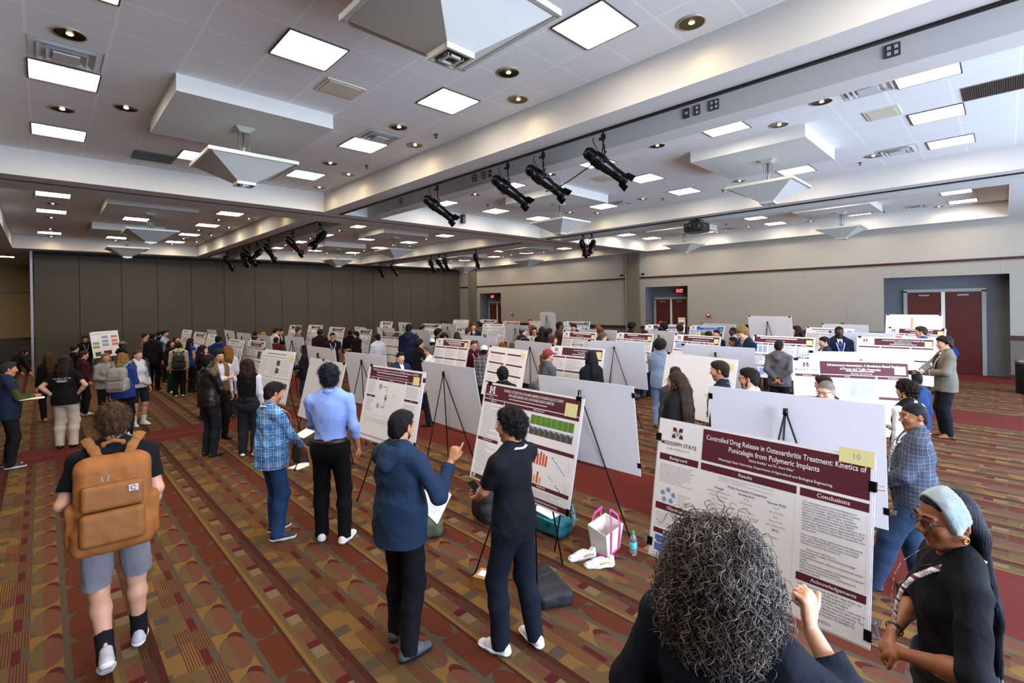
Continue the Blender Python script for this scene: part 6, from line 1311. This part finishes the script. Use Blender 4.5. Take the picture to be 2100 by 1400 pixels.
# ---- backpack builder: lies in local frame of a wearer (y<0 behind)
def backpack(loc,rotz,label,col,col2=None,sc_=1.0,straps=1,detail=0,lean=0,res=.012,kb=(1,1,1)):
    t=thing('backpack',label,'backpack',loc,rotz,None,sc_)
    m=mat('pack_canvas',col,.75,var=.12,vs=14,bmp=.25,bs=26); m2=mat('pack_trim',col2 or col,.7,var=.1,vs=14,bmp=.2,bs=26)
    Lr=rotm('x',-lean); US=lambda x,y,z: Lr@V3(x,y,z); U=lambda x,y,z: Lr@V3(x*kb[0],-.16+(y+.16)*kb[1],1.41+(z-1.41)*kb[2]); K3=lambda a,b,c: (a*kb[0],b*kb[1],c*kb[2]); f=folds(7,16)
    sd=Sdf(res,.03); sd.box(U(0,-.245,1.19),K3(.155,.085,.225),Lr,rd=.07); sd.box(U(0,-.22,1.26),K3(.145,.075,.16),Lr,rd=.07,k=.05); sd.box(U(0,-.25,1.02),K3(.162,.095,.075),Lr,rd=.05,k=.05)
    for s in (1,-1): sd.box(U(s*.155,-.225,1.09),K3(.035,.065,.11),Lr,rd=.03,k=.02)
    P,F=sd.mesh(f,.008); o=link('main_bag',npmesh('main_bag',P,F,m),t)
    sd=Sdf(res*.8,.012); sd.box(U(0,-.335,1.235),K3(.125,.035,.065),Lr,rd=.03); P,F=sd.mesh(f,.005); link('upper_pocket',npmesh('upper_pocket',P,F,m2),t)
    sd=Sdf(res*.8,.012); sd.box(U(0,-.345,1.085),K3(.130,.045,.085),Lr,rd=.035); P,F=sd.mesh(f,.005); link('lower_pocket',npmesh('lower_pocket',P,F,m2),t)
    mb=MB()
    for zz,w_ in ((1.345,.12),(1.375,.115),(1.40,.10)): mb.tube([U(x,-.315+.045*abs(x/.14)**2+(zz-1.345)*1.2,zz-.10*abs(x/.13)**3) for x in np.linspace(-w_,w_,15)],.0042,6)
    mb.build('zipper',mat('zipper_dark','2a1c10' if detail else '0c0c0c',.5),t)
    if detail:
        mb=MB()
        for x_ in (-.012,.012): mb.box(U(x_-.03,-.330,1.325),(.007,.006,.035),Matrix((Lr@rotm('y',x_*900)).tolist()))
        mb.build('zipper_pull',mat('steel','a9abad',.3,.9),t)
        mb=MB(); mb.box(U(.082,-.3725,1.262),(.048,.003,.042),Matrix(Lr.tolist())); 
        for a in np.linspace(.6,5.4,9): mb.box(U(.082+.011*math.cos(a),-.375,1.264+.009*math.sin(a)),(.008,.002,.008),Matrix(Lr.tolist()),mi=1)
        mb.box(U(.082,-.375,1.247),(.034,.002,.004),Matrix(Lr.tolist()),mi=2); mb.build('brand_label',[mat('label_grey','b9c0d4',.6),mat('label_tan','a8672c',.6),mat('label_ink','6a5a4a',.6)],t)
    sd=Sdf(.006,.01); pts=[U(-.045,-.135,1.435),U(-.04,-.15,1.475),U(0,-.155,1.49),U(.04,-.15,1.475),U(.045,-.135,1.435)]
    for a,b_ in zip(pts[:-1],pts[1:]): sd.cap(a,b_,.014,fl=(Lr@V3(0,1,0),.5))
    P,F=sd.mesh(); link('grab_handle',npmesh('grab_handle',P,F,m2),t)
    if straps:
        for s in (1,-1):
            pts=[US(s*.065,-.175,1.36),US(s*.085,-.135,1.42),US(s*.112,-.09,1.458),US(s*.128,-.02,1.472),US(s*.130,.06,1.435),US(s*.125,.125,1.35),US(s*.135,.135,1.25),US(s*.165,.08,1.14),US(s*.175,-.03,1.08),US(s*.15,-.17,1.03)]
            sd=Sdf(.0075,.012)
            pts=[p+unit(p-US(s*.02,-.03,1.25))*(.050 if -.12<p[1]<.09 else .030 if p[1]<0 else .018) for p in pts]
            for a,b_ in zip(pts[:-1],pts[1:]):
                mid=(V3(a)+V3(b_))/2; n=unit(V3(mid)-US(s*.06,-.02,1.28)); w_=.033 if a[2]>1.2 else .016
                sd.cap(a,b_,w_,fl=(n,.26),k=.01)
            P,F=sd.mesh(); link('shoulder_strap',npmesh('shoulder_strap',P,F,m2),t)
    return t
def near(x,y,rz,h,lab,**k):
    d=dict(x=x,y=y,rz=rz,h=h,label=lab,cam=rz+200,seed=k.pop('seed',50),res=k.pop('res',.0065)); d.update(k); return person(d)
# 1. walker with the brown backpack
t,g=near(.345,4.36,-6,1.78,'person walking away in a black t-shirt and grey shorts with a tan backpack',seed=101,w=1.06,hair='messy',hc='2a1a10',hc2='6a4a2c',top='tee',tc='0e1016',slv=.72,hem=.86,bot='shorts',bc='84858c',lf=(-.05,-.22,4,.09),rf=(.12,.12,-6),sock='15171c',sc='b3b2b8',so='e6e4e6',lace='d8d8da',rh='pocket',lh=(-.20,.12,.97,-.5,-1,0),lean=4,sk='w2',lw=1.1)
backpack((.345,4.36,0),R(-6),'tan canvas backpack worn by the person walking away','8c5420','82501f',1.78/1.75,1,1,4,.008,kb=(1.27,1.2,1.25))
mb=MB(); mb.box((-.205,.03,.965),(.02,.05,.10),Matrix.Rotation(.3,3,'Y')); o=mb.build('pocket_cloth',fabric('6f8db0'),None); o.location=(.345,4.36,0); o.rotation_euler=(0,0,R(-6)); tag(o,'blue cloth hanging from the left pocket of the grey shorts','cloth')
# 2. navy jacket, pointing, clipboard
t,g=near(1.81,3.03,-76,1.70,'person in a navy hooded jacket raising a finger, clipboard in the other hand',seed=102,w=1.14,belly=.02,hair='short',hc='120e0d',beard=1,sk='t',top='hoodie',tc='22354f',hem=.80,bc='14151b',lw=1.12,sc='4a4e58',so='15161a',lace='2a2c30',rh=(.32,.20,1.36,.35,-.25,-1),hr=dict(d=(.25,.30,.9),n=(-.2,1,0),curl=[.05,.95,1.0,1.0],thumb=.9),lh=(-.02,.30,1.02,-.7,-.6,-.3),hl_=dict(curl=.6),hp=-10,hy=6,rf=(.12,-.06,-20),lf=(-.12,.06,16))
tb=thing('clipboard','clipboard with printed sheets held by the person in the navy jacket','clipboard',(1.81,3.03,0),R(-76))
rm=Matrix.Rotation(R(90),3,'Z')@Matrix.Rotation(R(58),3,'X')@Matrix.Rotation(R(-62),3,'Z'); c=Vector((.10,.26,.99))
mb=MB(); mb.box(c,(.23,.32,.004),rm); mb.build('board',mat('clipboard_brown','6a4a30',.5),tb)
mb=MB(); mb.box(c+rm@Vector((0,-.01,.0035)),(.215,.285,.002),rm); 
for i in range(16): mb.box(c+rm@Vector((-.02,.10-i*.014,.0048)),(.15,.003,.0005),rm,mi=1)
mb.build('paper',[M_white,M_ink],tb)
mb=MB(); mb.box(c+rm@Vector((0,.145,.01)),(.11,.03,.014),rm); mb.tube([c+rm@Vector((-.05,.15,.018)),c+rm@Vector((-.03,.175,.024)),c+rm@Vector((.03,.175,.024)),c+rm@Vector((.05,.15,.018))],.0025,6); mb.build('clip',M_blk,tb)
# 3. black polo, hands together holding a phone
t,g=near(2.365,2.44,5,1.70,'person in a black polo and navy trousers with a white lanyard, holding a phone',seed=103,hair='curly',hc='0d0c10',sk='t',stub=1,glasses='9a8a5a',top='polo',tc='14161e',slv=.78,hem=.88,bc='161d2b',lw=1.14,w=1.0,sc='e2e2ea',so='f2f2f6',lace='20222a',lan=1,badge=0,rh=(.05,.34,1.06,.7,-.6,-.5),lh=(-.04,.33,1.04,-.8,-.6,-.4),hr=dict(curl=.75),hl_=dict(curl=.6,n=(0,0,1)),hy=18,hp=-2,rf=(.13,-.08,-16),lf=(-.10,.06,12),res=.006)
mb=MB(); mb.box((.01,.40,1.075),(.075,.14,.009),Matrix.Rotation(.5,3,'X')); o=mb.build('phone',mat('phone_black','101216',.15)); o.location=(2.365,2.44,0); o.rotation_euler=(0,0,R(5)); o.scale=(.97,)*3; tag(o,'dark phone held in both hands by the person in the black polo','phone')
# 4. bright blue checked shirt
t,g=near(1.72,5.45,-84,1.66,'person in a bright blue checked shirt and jeans, looking down to the right',seed=104,w=1.15,belly=.035,hair='short',hc='17120f',sk='t',stub=1,top='shirt',tk='plaidy',tc='2f80c8',tc2='dfeaf6',hem=.80,slv=1.95,bot='jeans',bc='2a4a78',lw=1.12,sc='1c2434',so='e8ecf4',lace='2a3242',rh=(.13,.30,.96,.5,-.7,-.5),lh=(-.06,.30,1.03,-.6,-.6,-.5),hp=-14,lan=1,badge=0,rf=(.12,.0,-28),lf=(-.12,.08,6),res=.0075)
mb=MB(); mb.box((.16,.42,.84),(.005,.16,.24),Matrix.Rotation(.15,3,'X')); o=mb.build('envelope',mat('kraft_paper','b98a5c',.7)); o.location=(1.72,5.45,0); o.rotation_euler=(0,0,R(-84)); o.scale=(.95,)*3; tag(o,'brown paper envelope hanging from the hand of the blue checked shirt','envelope')
mb=MB(); mb.box((-.02,.40,1.07),(.22,.15,.003),Matrix.Rotation(.35,3,'X')); o=mb.build('paper_sheet',M_white); o.location=(1.72,5.45,0); o.rotation_euler=(0,0,R(-84)); o.scale=(.95,)*3; tag(o,'white sheet of paper held by the person in the blue checked shirt','paper')
# 5. light blue dress shirt
t,g=near(2.13,4.92,-36,1.84,'tall person in a light blue dress shirt and black trousers, back turned',seed=105,hair='messy',hc='0d0c10',hc2='2a3040',sk='t',top='shirt',tc='92aef0',slv=1.5,hem=1.0,bc='0d0d10',belt='2a1a12',lh='front',rh=(.25,.06,.90,.2,-1,0),hy=28,sc='e6e2e0',so='f2f0f0',lace='8a8a8a',rf=(.13,-.04,-20),lf=(-.11,.05,14),w=1.04,lw=1.08,res=.0075)
# 6. grey check blazer, jeans, brown boots
t,g=near(5.02,.52,14,1.60,'person in a grey checked blazer with lanyard, blue jeans and brown boots',seed=106,hair='buzz',hc='0d0a0a',sk='b',top='blazer',tk='checky',tc='434a58',tc2='a9b2c4',op=.35,ic='dfe4ee',bot='jeans',bc='263852',lw=1.2,sc='6a4326',so='2a1c12',lan=1,badge=1,rh='front',lh='front',hem=.78,rf=(.12,-.05,-20),lf=(-.16,.36,14),hy=24,w=1.06,res=.0075)
mb=MB(); mb.lathe([(0,-.004),(.006,0),(0,.004)],g.hd(-.084,-.004,-.036),8); mb.build('earring',mat('diamond_stud','e6eaf2',.05,.6),t)
# 7. grey curly hair, black blazer, arm raised, seen from behind
t,g=near(1.50,.635,-84,1.755,'person with grey curly hair in a black blazer gesturing at the nearest poster',seed=107,fem=1,w=1.18,hair='none',sk='w',top='blazer',op=0,inner='none',tc='101420',hem=.78,slv=1.72,bc='15161c',rh=(.215,.20,1.40,.9,-.2,-1),hr=dict(d=(-.06,.12,.98),n=(-1,.3,.0),curl=[.85,.95,1.0,1.0],thumb=-.3),lh=(-.24,.10,.95,-.6,-.9,0),hp=-4,hy=0,res=.0055)
Rh=g.Rh
def curls(g,t,n,seed,ln=(.05,.12),c=('3a332e','6f665e','b0aaa2')):
    r=np.random.RandomState(seed); sd=Sdf(.010,.03); h=g.hd
    sd.ell(h(0,-.02,.025),(.104,.118,.108),g.Rh); sd.ell(h(0,-.04,-.06),(.140,.105,.105),g.Rh); sd.ell(h(0,-.05,-.135),(.135,.085,.07),g.Rh)
    for s in (1,-1): sd.ell(h(s*.100,.0,-.06),(.048,.066,.10),g.Rh)
    sd.ell(h(0,.095,-.05),(.062,.055,.10),g.Rh,mode='s',k=.01); P,F=sd.mesh(bumps(seed,55),.008)
    o=link('hair',npmesh('hair',P,F,hairmat(c[0],c[1],1)),t); N=vnormals(P,F)
    L=(P-g.hc)@g.Rh; ok=np.nonzero(~((L[:,1]>.06)&(L[:,2]<.07)))[0]
    for k in range(3):
        V=[];Q=[];b=0
        for i in r.choice(ok,n//3):
            p=P[i]-N[i]*.004; nn=N[i]; top_=max(0,L[i,2]/.12); dn=unit(V3(0,0,-1)+nn*(.35+.5*top_)+(-g.Rh[:,1])*.35*top_+r.randn(3)*.18); m=22; ll=r.uniform(*ln); a0=r.rand()*6.28; tw=r.uniform(1.2,2.6)*r.choice([-1,1]); rad=r.uniform(.006,.013); e1=unit(np.cross(dn,r.randn(3))); e2=np.cross(dn,e1)
            s_=np.linspace(0,1,m); A=a0+s_*tw*6.28; env=np.minimum(1,s_*4); C=p+dn*(s_*ll)[:,None]+(e1*np.cos(A)[:,None]+e2*np.sin(A)[:,None])*(rad*env)[:,None]+nn*(.012*np.sin(s_*3.1))[:,None]
            w_=.0019*(1-.6*s_); T=np.gradient(C,axis=0); T/=np.linalg.norm(T,axis=1)[:,None]; B1=np.cross(T,nn); B1/=np.maximum(np.linalg.norm(B1,axis=1),1e-6)[:,None]; B2=np.cross(T,B1)
            ring=np.stack([C+B1*w_[:,None],C-B1*w_[:,None]*.5+B2*w_[:,None]*.87,C-B1*w_[:,None]*.5-B2*w_[:,None]*.87],1).reshape(-1,3); V.append(ring)
            j=np.arange(m-1)[:,None]*3; q_=np.concatenate([j+np.array([[0,1,4,3]]),j+np.array([[1,2,5,4]]),j+np.array([[2,0,3,5]])]); Q.append(q_+b); b+=m*3
        link('hair_curls',npmesh('hair_curls',np.concatenate(V),np.concatenate(Q),mat('curl_hair',c[k],.38)),o)
curls(g,t,6600,5,c=('2a231e','4a4039','7d746d'))
# 8. head scarf, glasses, lanyard, hands folded
t,g=near(2.60,.16,22,1.68,'person with a pale blue headband, glasses and gold earring in a black shirt',seed=108,fem=1,w=1.1,hair='long',hl=.58,hw=.075,hb=.0,hs=0,hoff=-.020,nostr=1,hc='0b0c10',hc2='1c2230',sk='8a5438',top='shirt',tc='101319',slv=1.15,hem=1.0,bc='3a3c42',belt='15161a',glasses='1a2230',rh=(.02,.20,1.08,.9,-.3,-.5),lh=(-.13,.20,1.08,-.9,-.3,-.5),hr=dict(d=(-.7,.45,-.35),n=(-.4,-.5,-.6),curl=.35),hl_=dict(d=(.75,.35,-.45),n=(-.2,-.7,-.6),curl=.3),hy=18,hp=-8,res=.005,lan=1,badge=0,lw=1.2)
h=g.hd; sd=Sdf(.006,.01); sd.ell(h(0,-.016,.030),(.0925,.1125,.1035),g.Rh,clip=[(h(0,.048,.06),g.Rh@V3(0,.93,-.22)),(h(0,-.045,.0),g.Rh@V3(0,-.93,.10))]); sd.ell(h(0,.012,-.01),(.088,.06,.06),g.Rh,clip=[(h(0,.028,.0),g.Rh@V3(0,1,-.2)),(h(0,-.03,0),g.Rh@V3(0,-1,0)),(h(0,0,-.035),g.Rh@V3(0,0,-1))],mode='u'); P,F=sd.mesh(folds(3,22),.005); link('headband',npmesh('headband',P,F,fabric('a9b9c0')),t)
mb=MB()
for s in (1,-1): mb.tube([h(s*.086,-.006+.011*math.sin(a),-.052+.012*math.cos(a)) for a in np.linspace(0,6.28,14)],.0042,8,cap=False)
mb.build('earring',mat('gold','c79a4a',.2,1),t)
mb=MB(); mb.tube([g.up(-.055,.03,1.46),g.up(-.03,.085,1.42),g.up(0,.108,1.395),g.up(.03,.085,1.42),g.up(.055,.03,1.46)],.0016,6); mb.build('necklace',mat('gold','c79a4a',.2,1),t)
mb=MB(); E_,W_2=g.A[1]; d_=unit(W_2-E_); q=Vector(d_).to_track_quat('Z','Y').to_matrix(); mb.lathe([(.030,-.006),(.034,0),(.030,.006)],Vector(W_2-d_*.02),16,q); mb.build('bracelet',mat('bead_bracelet','2e3a2a',.4),t)
mb=MB(); mb.box((-.03,.235,.975),(.045,.004,.13),Matrix.Rotation(.25,3,'Y')@Matrix.Rotation(-.2,3,'X')); o=mb.build('name_badge',mat('badge_blue','7f96c8',.4)); o.location=(2.60,.16,0); o.rotation_euler=(0,0,R(6)); tag(o,'blue edged card hanging below the folded hands of the person with the headband','badge')
# 9/10. pair with the grey backpack and the white sweater
t,g=near(1.09,11.79,145-180+8,1.62,'person with blond wavy hair in a blue jacket and black leggings wearing a grey backpack',seed=109,fem=1,res=.011,hair='wavy',hl=.2,hc='7a5228',hc2='b9894c',top='jacket',inner='none',tc='263f86',hem=.82,bc='101014',sc='d6d4d6',so='f0eef0',lh='side',rh='phone',hy=40)
backpack((1.09,11.79,0),R(-27),'light grey backpack with a pink bottle on the blue jacket','8f8a84','7d7872',.95,1,0,0,.014)
t,g=near(1.42,12.72,-156,1.60,'smiling person in a white sweater and dark shorts with a black backpack strap',seed=110,fem=1,res=.012,hair='pony',hl=.5,hc='5a3a22',top='sweater',tc='dcdce6',hem=.88,bot='shorts',bc='1c2233',sk='w2',sc='dfe6d8',so='f0f0f0',sock='e8e8e8',rh='front',lh='side')
backpack((1.42,12.72,0),R(-156),'black backpack worn by the person in the white sweater','101014',None,.92,1,0,0,.016)
for x,y,rz,c,c2,l,k in ((0,0,0,'2c241e','1c1815','dark brown backpack worn over the cream sweater',18),(0,0,0,'4f5a4a','3c4438','green backpack worn over the black hoodie','cap2'),(0,0,0,'54565a','b5402c','grey and red backpack worn below the red cap','rc')):
    q=[r for r in ROWS if (k==18 and 'cream sweater carrying' in r['label']) or (k=='cap2' and 'green backpack' in r['label']) or (k=='rc' and 'red cap with a long' in r['label'])][0]
    backpack((q['x'],q['y'],-.05 if k!='rc' else -.25),R(q['rz']),l,c,c2,q['h']/1.75,1,0,0,.016)
# ================================================================== things on the floor
def soft(name,label,cat,loc,rz,boxes,col,amp=.012,res=.012,var=.15,parts=()):
    t=thing(name,label,cat,loc,R(rz)); sd=Sdf(res,.04)
    for c,h,rd,rt in boxes: sd.box(c,h,rotm('x',rt[0])@rotm('y',rt[1]),rd=rd,k=.05)
    sd.post=[((0,0,.0),(0,0,-1))]; P,F=sd.mesh(folds(len(label),13),amp); P[:,2]=np.maximum(P[:,2],.0); link('body',npmesh('body',P,F,mat('bag_fabric',col,.7,var=var,vs=10,bmp=.25,bs=20)),t); return t
def strap(t,pts,r,col,fl=None,name='strap'):
    sd=Sdf(.008,.01); 
    for a,b_ in zip(pts[:-1],pts[1:]): sd.cap(a,b_,r,fl=fl)
    P,F=sd.mesh(); link(name,npmesh(name,P,F,mat('strap_webbing',col,.7)),t)
def FL(px,py): pass
# black backpack under the blank cream board
t=soft('backpack','black backpack leaning on the floor below the blank cream board','backpack',(2.93,7.80,0),25,[((0,0,.18),(.16,.12,.18),.08,(12,0)),((0,-.1,.12),(.13,.06,.11),.05,(8,0))],'131310'); strap(t,[(-.05,.06,.36),(-.03,.07,.42),(.03,.07,.42),(.05,.06,.36)],.012,'101010')
mb=MB(); mb.box((2.80,7.55,.004),(.3,.21,.006),Matrix.Rotation(.4,3,'Z')); tag(mb.build('paper_sheet',M_white),'white sheet lying on the carpet below the black backpack','paper')
# large black bag behind the white sneakers
t=soft('laptop_bag','large flat black bag with a white carabiner behind the navy trousers','bag',(2.98,2.72,0),-20,[((0,0,.07),(.15,.22,.07),.05,(3,0)),((.1,-.18,.05),(.05,.05,.05),.03,(0,0)),((-.02,.03,.11),(.12,.16,.05),.04,(0,0))],'101216')
mb=MB(); mb.tube([(-.10,.0+.035*math.sin(a),.185+.025*math.cos(a)) for a in np.linspace(0,6.28,13)],.006,6,cap=False); mb.build('carabiner',mat('white_clip','d9dade',.3),t); strap(t,[(-.13,-.05,.14),(-.06,-.02,.17),(.06,.02,.16),(.12,.1,.12)],.014,'0c0c10')
# wooden box
t=thing('wooden_box','small pale wooden box on the carpet left of the white sneakers','box',(2.72,3.18,0),R(20)); mb=MB(); mb.box((0,0,.045),(.15,.15,.09)); mb.box((0,0,.092),(.155,.155,.008)); mb.build('box_body',mat('pale_wood','b07c45',.6,var=.2,vs=9),t); mb=MB(); mb.box((.0,.0,.097),(.08,.10,.003)); mb.build('lid_label',M_white,t)
# dark backpack hanging low behind the aquatic poster
t=soft('backpack','black backpack on the floor behind the aquatic plants easel','backpack',(3.60,4.15,0),10,[((0,0,.17),(.15,.14,.17),.08,(10,0)),((-.1,-.1,.10),(.09,.07,.09),.05,(0,0))],'14151a')
# teal bag, green bag with purple shoes
t=soft('duffel_bag','teal and green bag with papers on top behind the aquatic poster easel','bag',(3.85,3.40,0),0,[((0,0,.10),(.13,.22,.10),.07,(0,0))],'12636b',.016,var=.5); mb=MB(); mb.box((0,.05,.21),(.2,.28,.008),Matrix.Rotation(.1,3,'X')); mb.build('papers',M_white,t); strap(t,[(-.1,-.2,.16),(-.16,-.05,.2),(-.12,.15,.17)],.012,'0f7f86')
t=soft('backpack','olive green bag lying behind the navy jacket','backpack',(2.95,4.35,0),-30,[((0,0,.10),(.14,.20,.10),.07,(0,0)),((-.08,-.1,.06),(.06,.08,.06),.04,(0,0))],'46503a'); strap(t,[(.0,-.15,.15),(-.08,-.05,.2),(-.02,.1,.18)],.014,'222820')
def sneaker(loc,rz,label,up,sole,lace,group,acc=None):
    t=thing('sneaker',label,'shoe',loc,R(rz),group)
    def sh(z0,z1,ex):
        sd=Sdf(.007,.02); cl=[((0,0,z0),(0,0,-1)),((0,0,z1),(0,0,1))]
        sd.cap((0,-.08,.035),(0,.04,.035),.036+ex,.038+ex,clip=cl); sd.cap((0,.04,.03),(0,.13,.024),.040+ex,.032+ex,clip=cl)
        if z1>.05: sd.cap((0,-.08,.05),(0,-.085,.085),.034,.03,clip=cl); sd.cap((0,.0,.065),(0,.07,.045),.032,.032,clip=cl); sd.cap((0,-.05,.10),(0,-.02,.12),.026,.022,mode='s')
        return sd.mesh()
    P,F=sh(.015,.095,0); link('upper',npmesh('upper',P,F,mat('sneaker_upper',up,.6)),t); P,F=sh(0,.032,.006); link('sole',npmesh('sole',P,F,mat('sneaker_sole',sole,.5)),t)
    mb=MB()
    for i in range(4): y_=.0+i*.02; mb.tube([(-.024,y_,.085-i*.008),(.0,y_+.004,.098-i*.010),(.024,y_,.085-i*.008)],.0035,5)
    mb.build('laces',mat('lace_dark',lace,.6),t)
    if acc:
        mb=MB(); mb.tube([(.037,-.08,.05),(.040,-.03,.06),(.040,.03,.04)],.006,5); mb.tube([(-.037,-.08,.05),(-.040,-.03,.06),(-.040,.03,.04)],.006,5); mb.build('side_stripe',mat('stripe_acc',acc,.5),t)
sneaker((2.60,4.20,0),-100,'purple sneaker beside the olive bag','6a5aa8','15151a','e8e8f0',None,'201a3a')
sneaker((3.66,2.62,0),50,'white sneaker with black laces in front of the pink tote bag, nearer','dcdada','f0f0f2','1a1c22','white sneakers by the tote bag','c9a24a')
sneaker((3.66,2.82,0),62,'white sneaker with black laces touching the pink tote bag, farther','dcdada','f0f0f2','1a1c22','white sneakers by the tote bag','c9a24a')
# canvas tote with pink handles
t=thing('tote_bag','cream canvas tote bag with bright pink handles on the carpet','bag',(3.93,2.76,0),R(8)); cv=mat('canvas_cream','cfc8bd',.8,var=.1,vs=10,bmp=.2); pk=mat('pink_webbing','d23a8c',.6)
mb=MB(); a,b_,c,d_=.13,.085,.19,.30; a2,b2=.19,.10
bt=[(-a,-b_,0),(a,-b_,0),(a,b_,0),(-a,b_,0)]; tp=[(-a2,-b2,d_-.06),(a2,-b2,d_-.08),(a2,b2,d_-.02),(-a2,b2,d_)]; inn=[(x*.95,y*.9,z) for x,y,z in tp]; ib=[(x*.9,y*.85,.06) for x,y,z in bt]
mb.add(bt+tp+inn+ib,[(3,2,1,0)]+[(i,(i+1)%4,4+(i+1)%4,4+i) for i in range(4)]+[(4+i,4+(i+1)%4,8+(i+1)%4,8+i) for i in range(4)]+[(8+i,8+(i+1)%4,12+(i+1)%4,12+i) for i in range(4)]+[(12,13,14,15)]); o=mb.build('bag_body',cv,t)
bv=o.modifiers.new('b','BEVEL'); bv.width=.012; bv.segments=2
for s in (-1,1):
    mb=MB(); pts=[(-.08,s*.09,.02),(-.095,s*.108,.24),(-.07,s*.09,.36),(-.02,s*.05,.40),(.03,s*.05,.40),(.08,s*.09,.34),(.095,s*.108,.22),(.08,s*.09,.02)]
    for p,q in zip(pts[:-1],pts[1:]):
        p,q=Vector(p),Vector(q); w_=Vector((.014,0,0)) if abs((q-p).x)<abs((q-p).z) else Vector((0,0,.014)); n=Vector((0,.004*s,0)); mb.add([p-w_,p+w_,q+w_,q-w_,p-w_+n,p+w_+n,q+w_+n,q-w_+n],[(0,1,2,3),(4,7,6,5),(0,4,5,1),(1,5,6,2),(2,6,7,3),(3,7,4,0)])
    mb.build('handle',pk,t)
mb=MB(); mb.box((0,0,.012),(.275,.18,.02)); mb.build('base_trim',pk,t)
def bottle(x,y,label):
    t=thing('water_bottle',label,'bottle',(x,y,0),0,'water bottles on the carpet'); g=bpy.data.materials.get('clear_plastic')
    if not g:
        g,nt,b=newmat('clear_plastic'); b.inputs['Base Color'].default_value=(.75,.88,.95,1); b.inputs['Transmission Weight'].default_value=.85; b.inputs['Roughness'].default_value=.08; b.inputs['IOR'].default_value=1.33
    mb=MB(); mb.lathe([(0,.002),(.030,.0),(.034,.01),(.034,.05),(.031,.055),(.034,.06),(.034,.15),(.026,.18),(.013,.2),(.013,.215)],n=20); mb.build('body',g,t)
    mb=MB(); mb.lathe([(.0145,.205),(.0145,.228),(0,.229)],n=16); mb.build('cap',mat('green_cap','1f8a58',.4),t)
    mb=MB(); mb.lathe([(.0348,.065),(.0352,.066),(.0352,.125),(.0348,.126)],n=20); mb.build('label_wrap',mat('aqua_label','5fb5c2',.4),t)
bottle(4.12,3.33,'water bottle with a green cap below the aquatic plants poster'); bottle(4.05,2.53,'water bottle with a green cap right of the pink tote bag')
mb=MB(); mb.lathe([(0,0),(.03,0),(.032,.06),(.03,.17),(0,.175)],(0,0,0),12); o=mb.build('tumbler',mat('pink_tumbler','c4554a',.5)); o.location=(1.09-.21,11.62,.98); tag(o,'pink bottle in the side pocket of the light grey backpack','bottle')
# papers held by three people
for x,y,z,rz,l,sx in ((-.13,10.72,1.06,0,'white sheet on the clipboard of the navy vest at the left edge',.28),(4.26,11.93,1.0,.3,'folded papers read by the person with black braids',.22)):
    mb=MB(); mb.box((x,y,z),(sx,.2,.004),Matrix.Rotation(rz,3,'Y')); tag(mb.build('paper_sheet',M_white),l,'paper')
# small sign near the middle doors
t=thing('sign_stand','small cream sign on a thin stand in front of the middle doors','sign',(18.6,9.2,0),R(-90)); mb=MB(); mb.box((0,0,1.55),(.30,.02,.36)); mb.box((0,-.012,1.60),(.2,.004,.06),mi=1); mb.box((0,-.012,1.47),(.22,.004,.10),mi=2); mb.build('panel',[mat('sign_cream','d9c9a6',.6),M_white,mat('sign_brown','5a4030',.6)],t); mb=MB(); mb.tube([(0,.01,0),(0,.01,1.40)],.012,8); mb.lathe([(0,0),(.16,0),(.16,.015),(0,.02)],(0,.01,0),16); mb.build('stand',M_blk,t)
# person bending behind the aquatic poster: black trouser leg and flat shoe show at its right edge
t,g=person(dict(x=4.0,y=3.42,rz=95,h=1.6,res=.012,seed=77,cam=0,fem=1,lean=40,hair='short',hc='1a1210',tc='15151a',bc='0c0c0f',lw=1.25,lh=(-.15,.4,.8,-.3,-.5,0),rh=(.15,.4,.8,.3,-.5,0),sc='0c0c0e',label='person in black trousers and flat shoes bending behind the aquatic plants poster'))
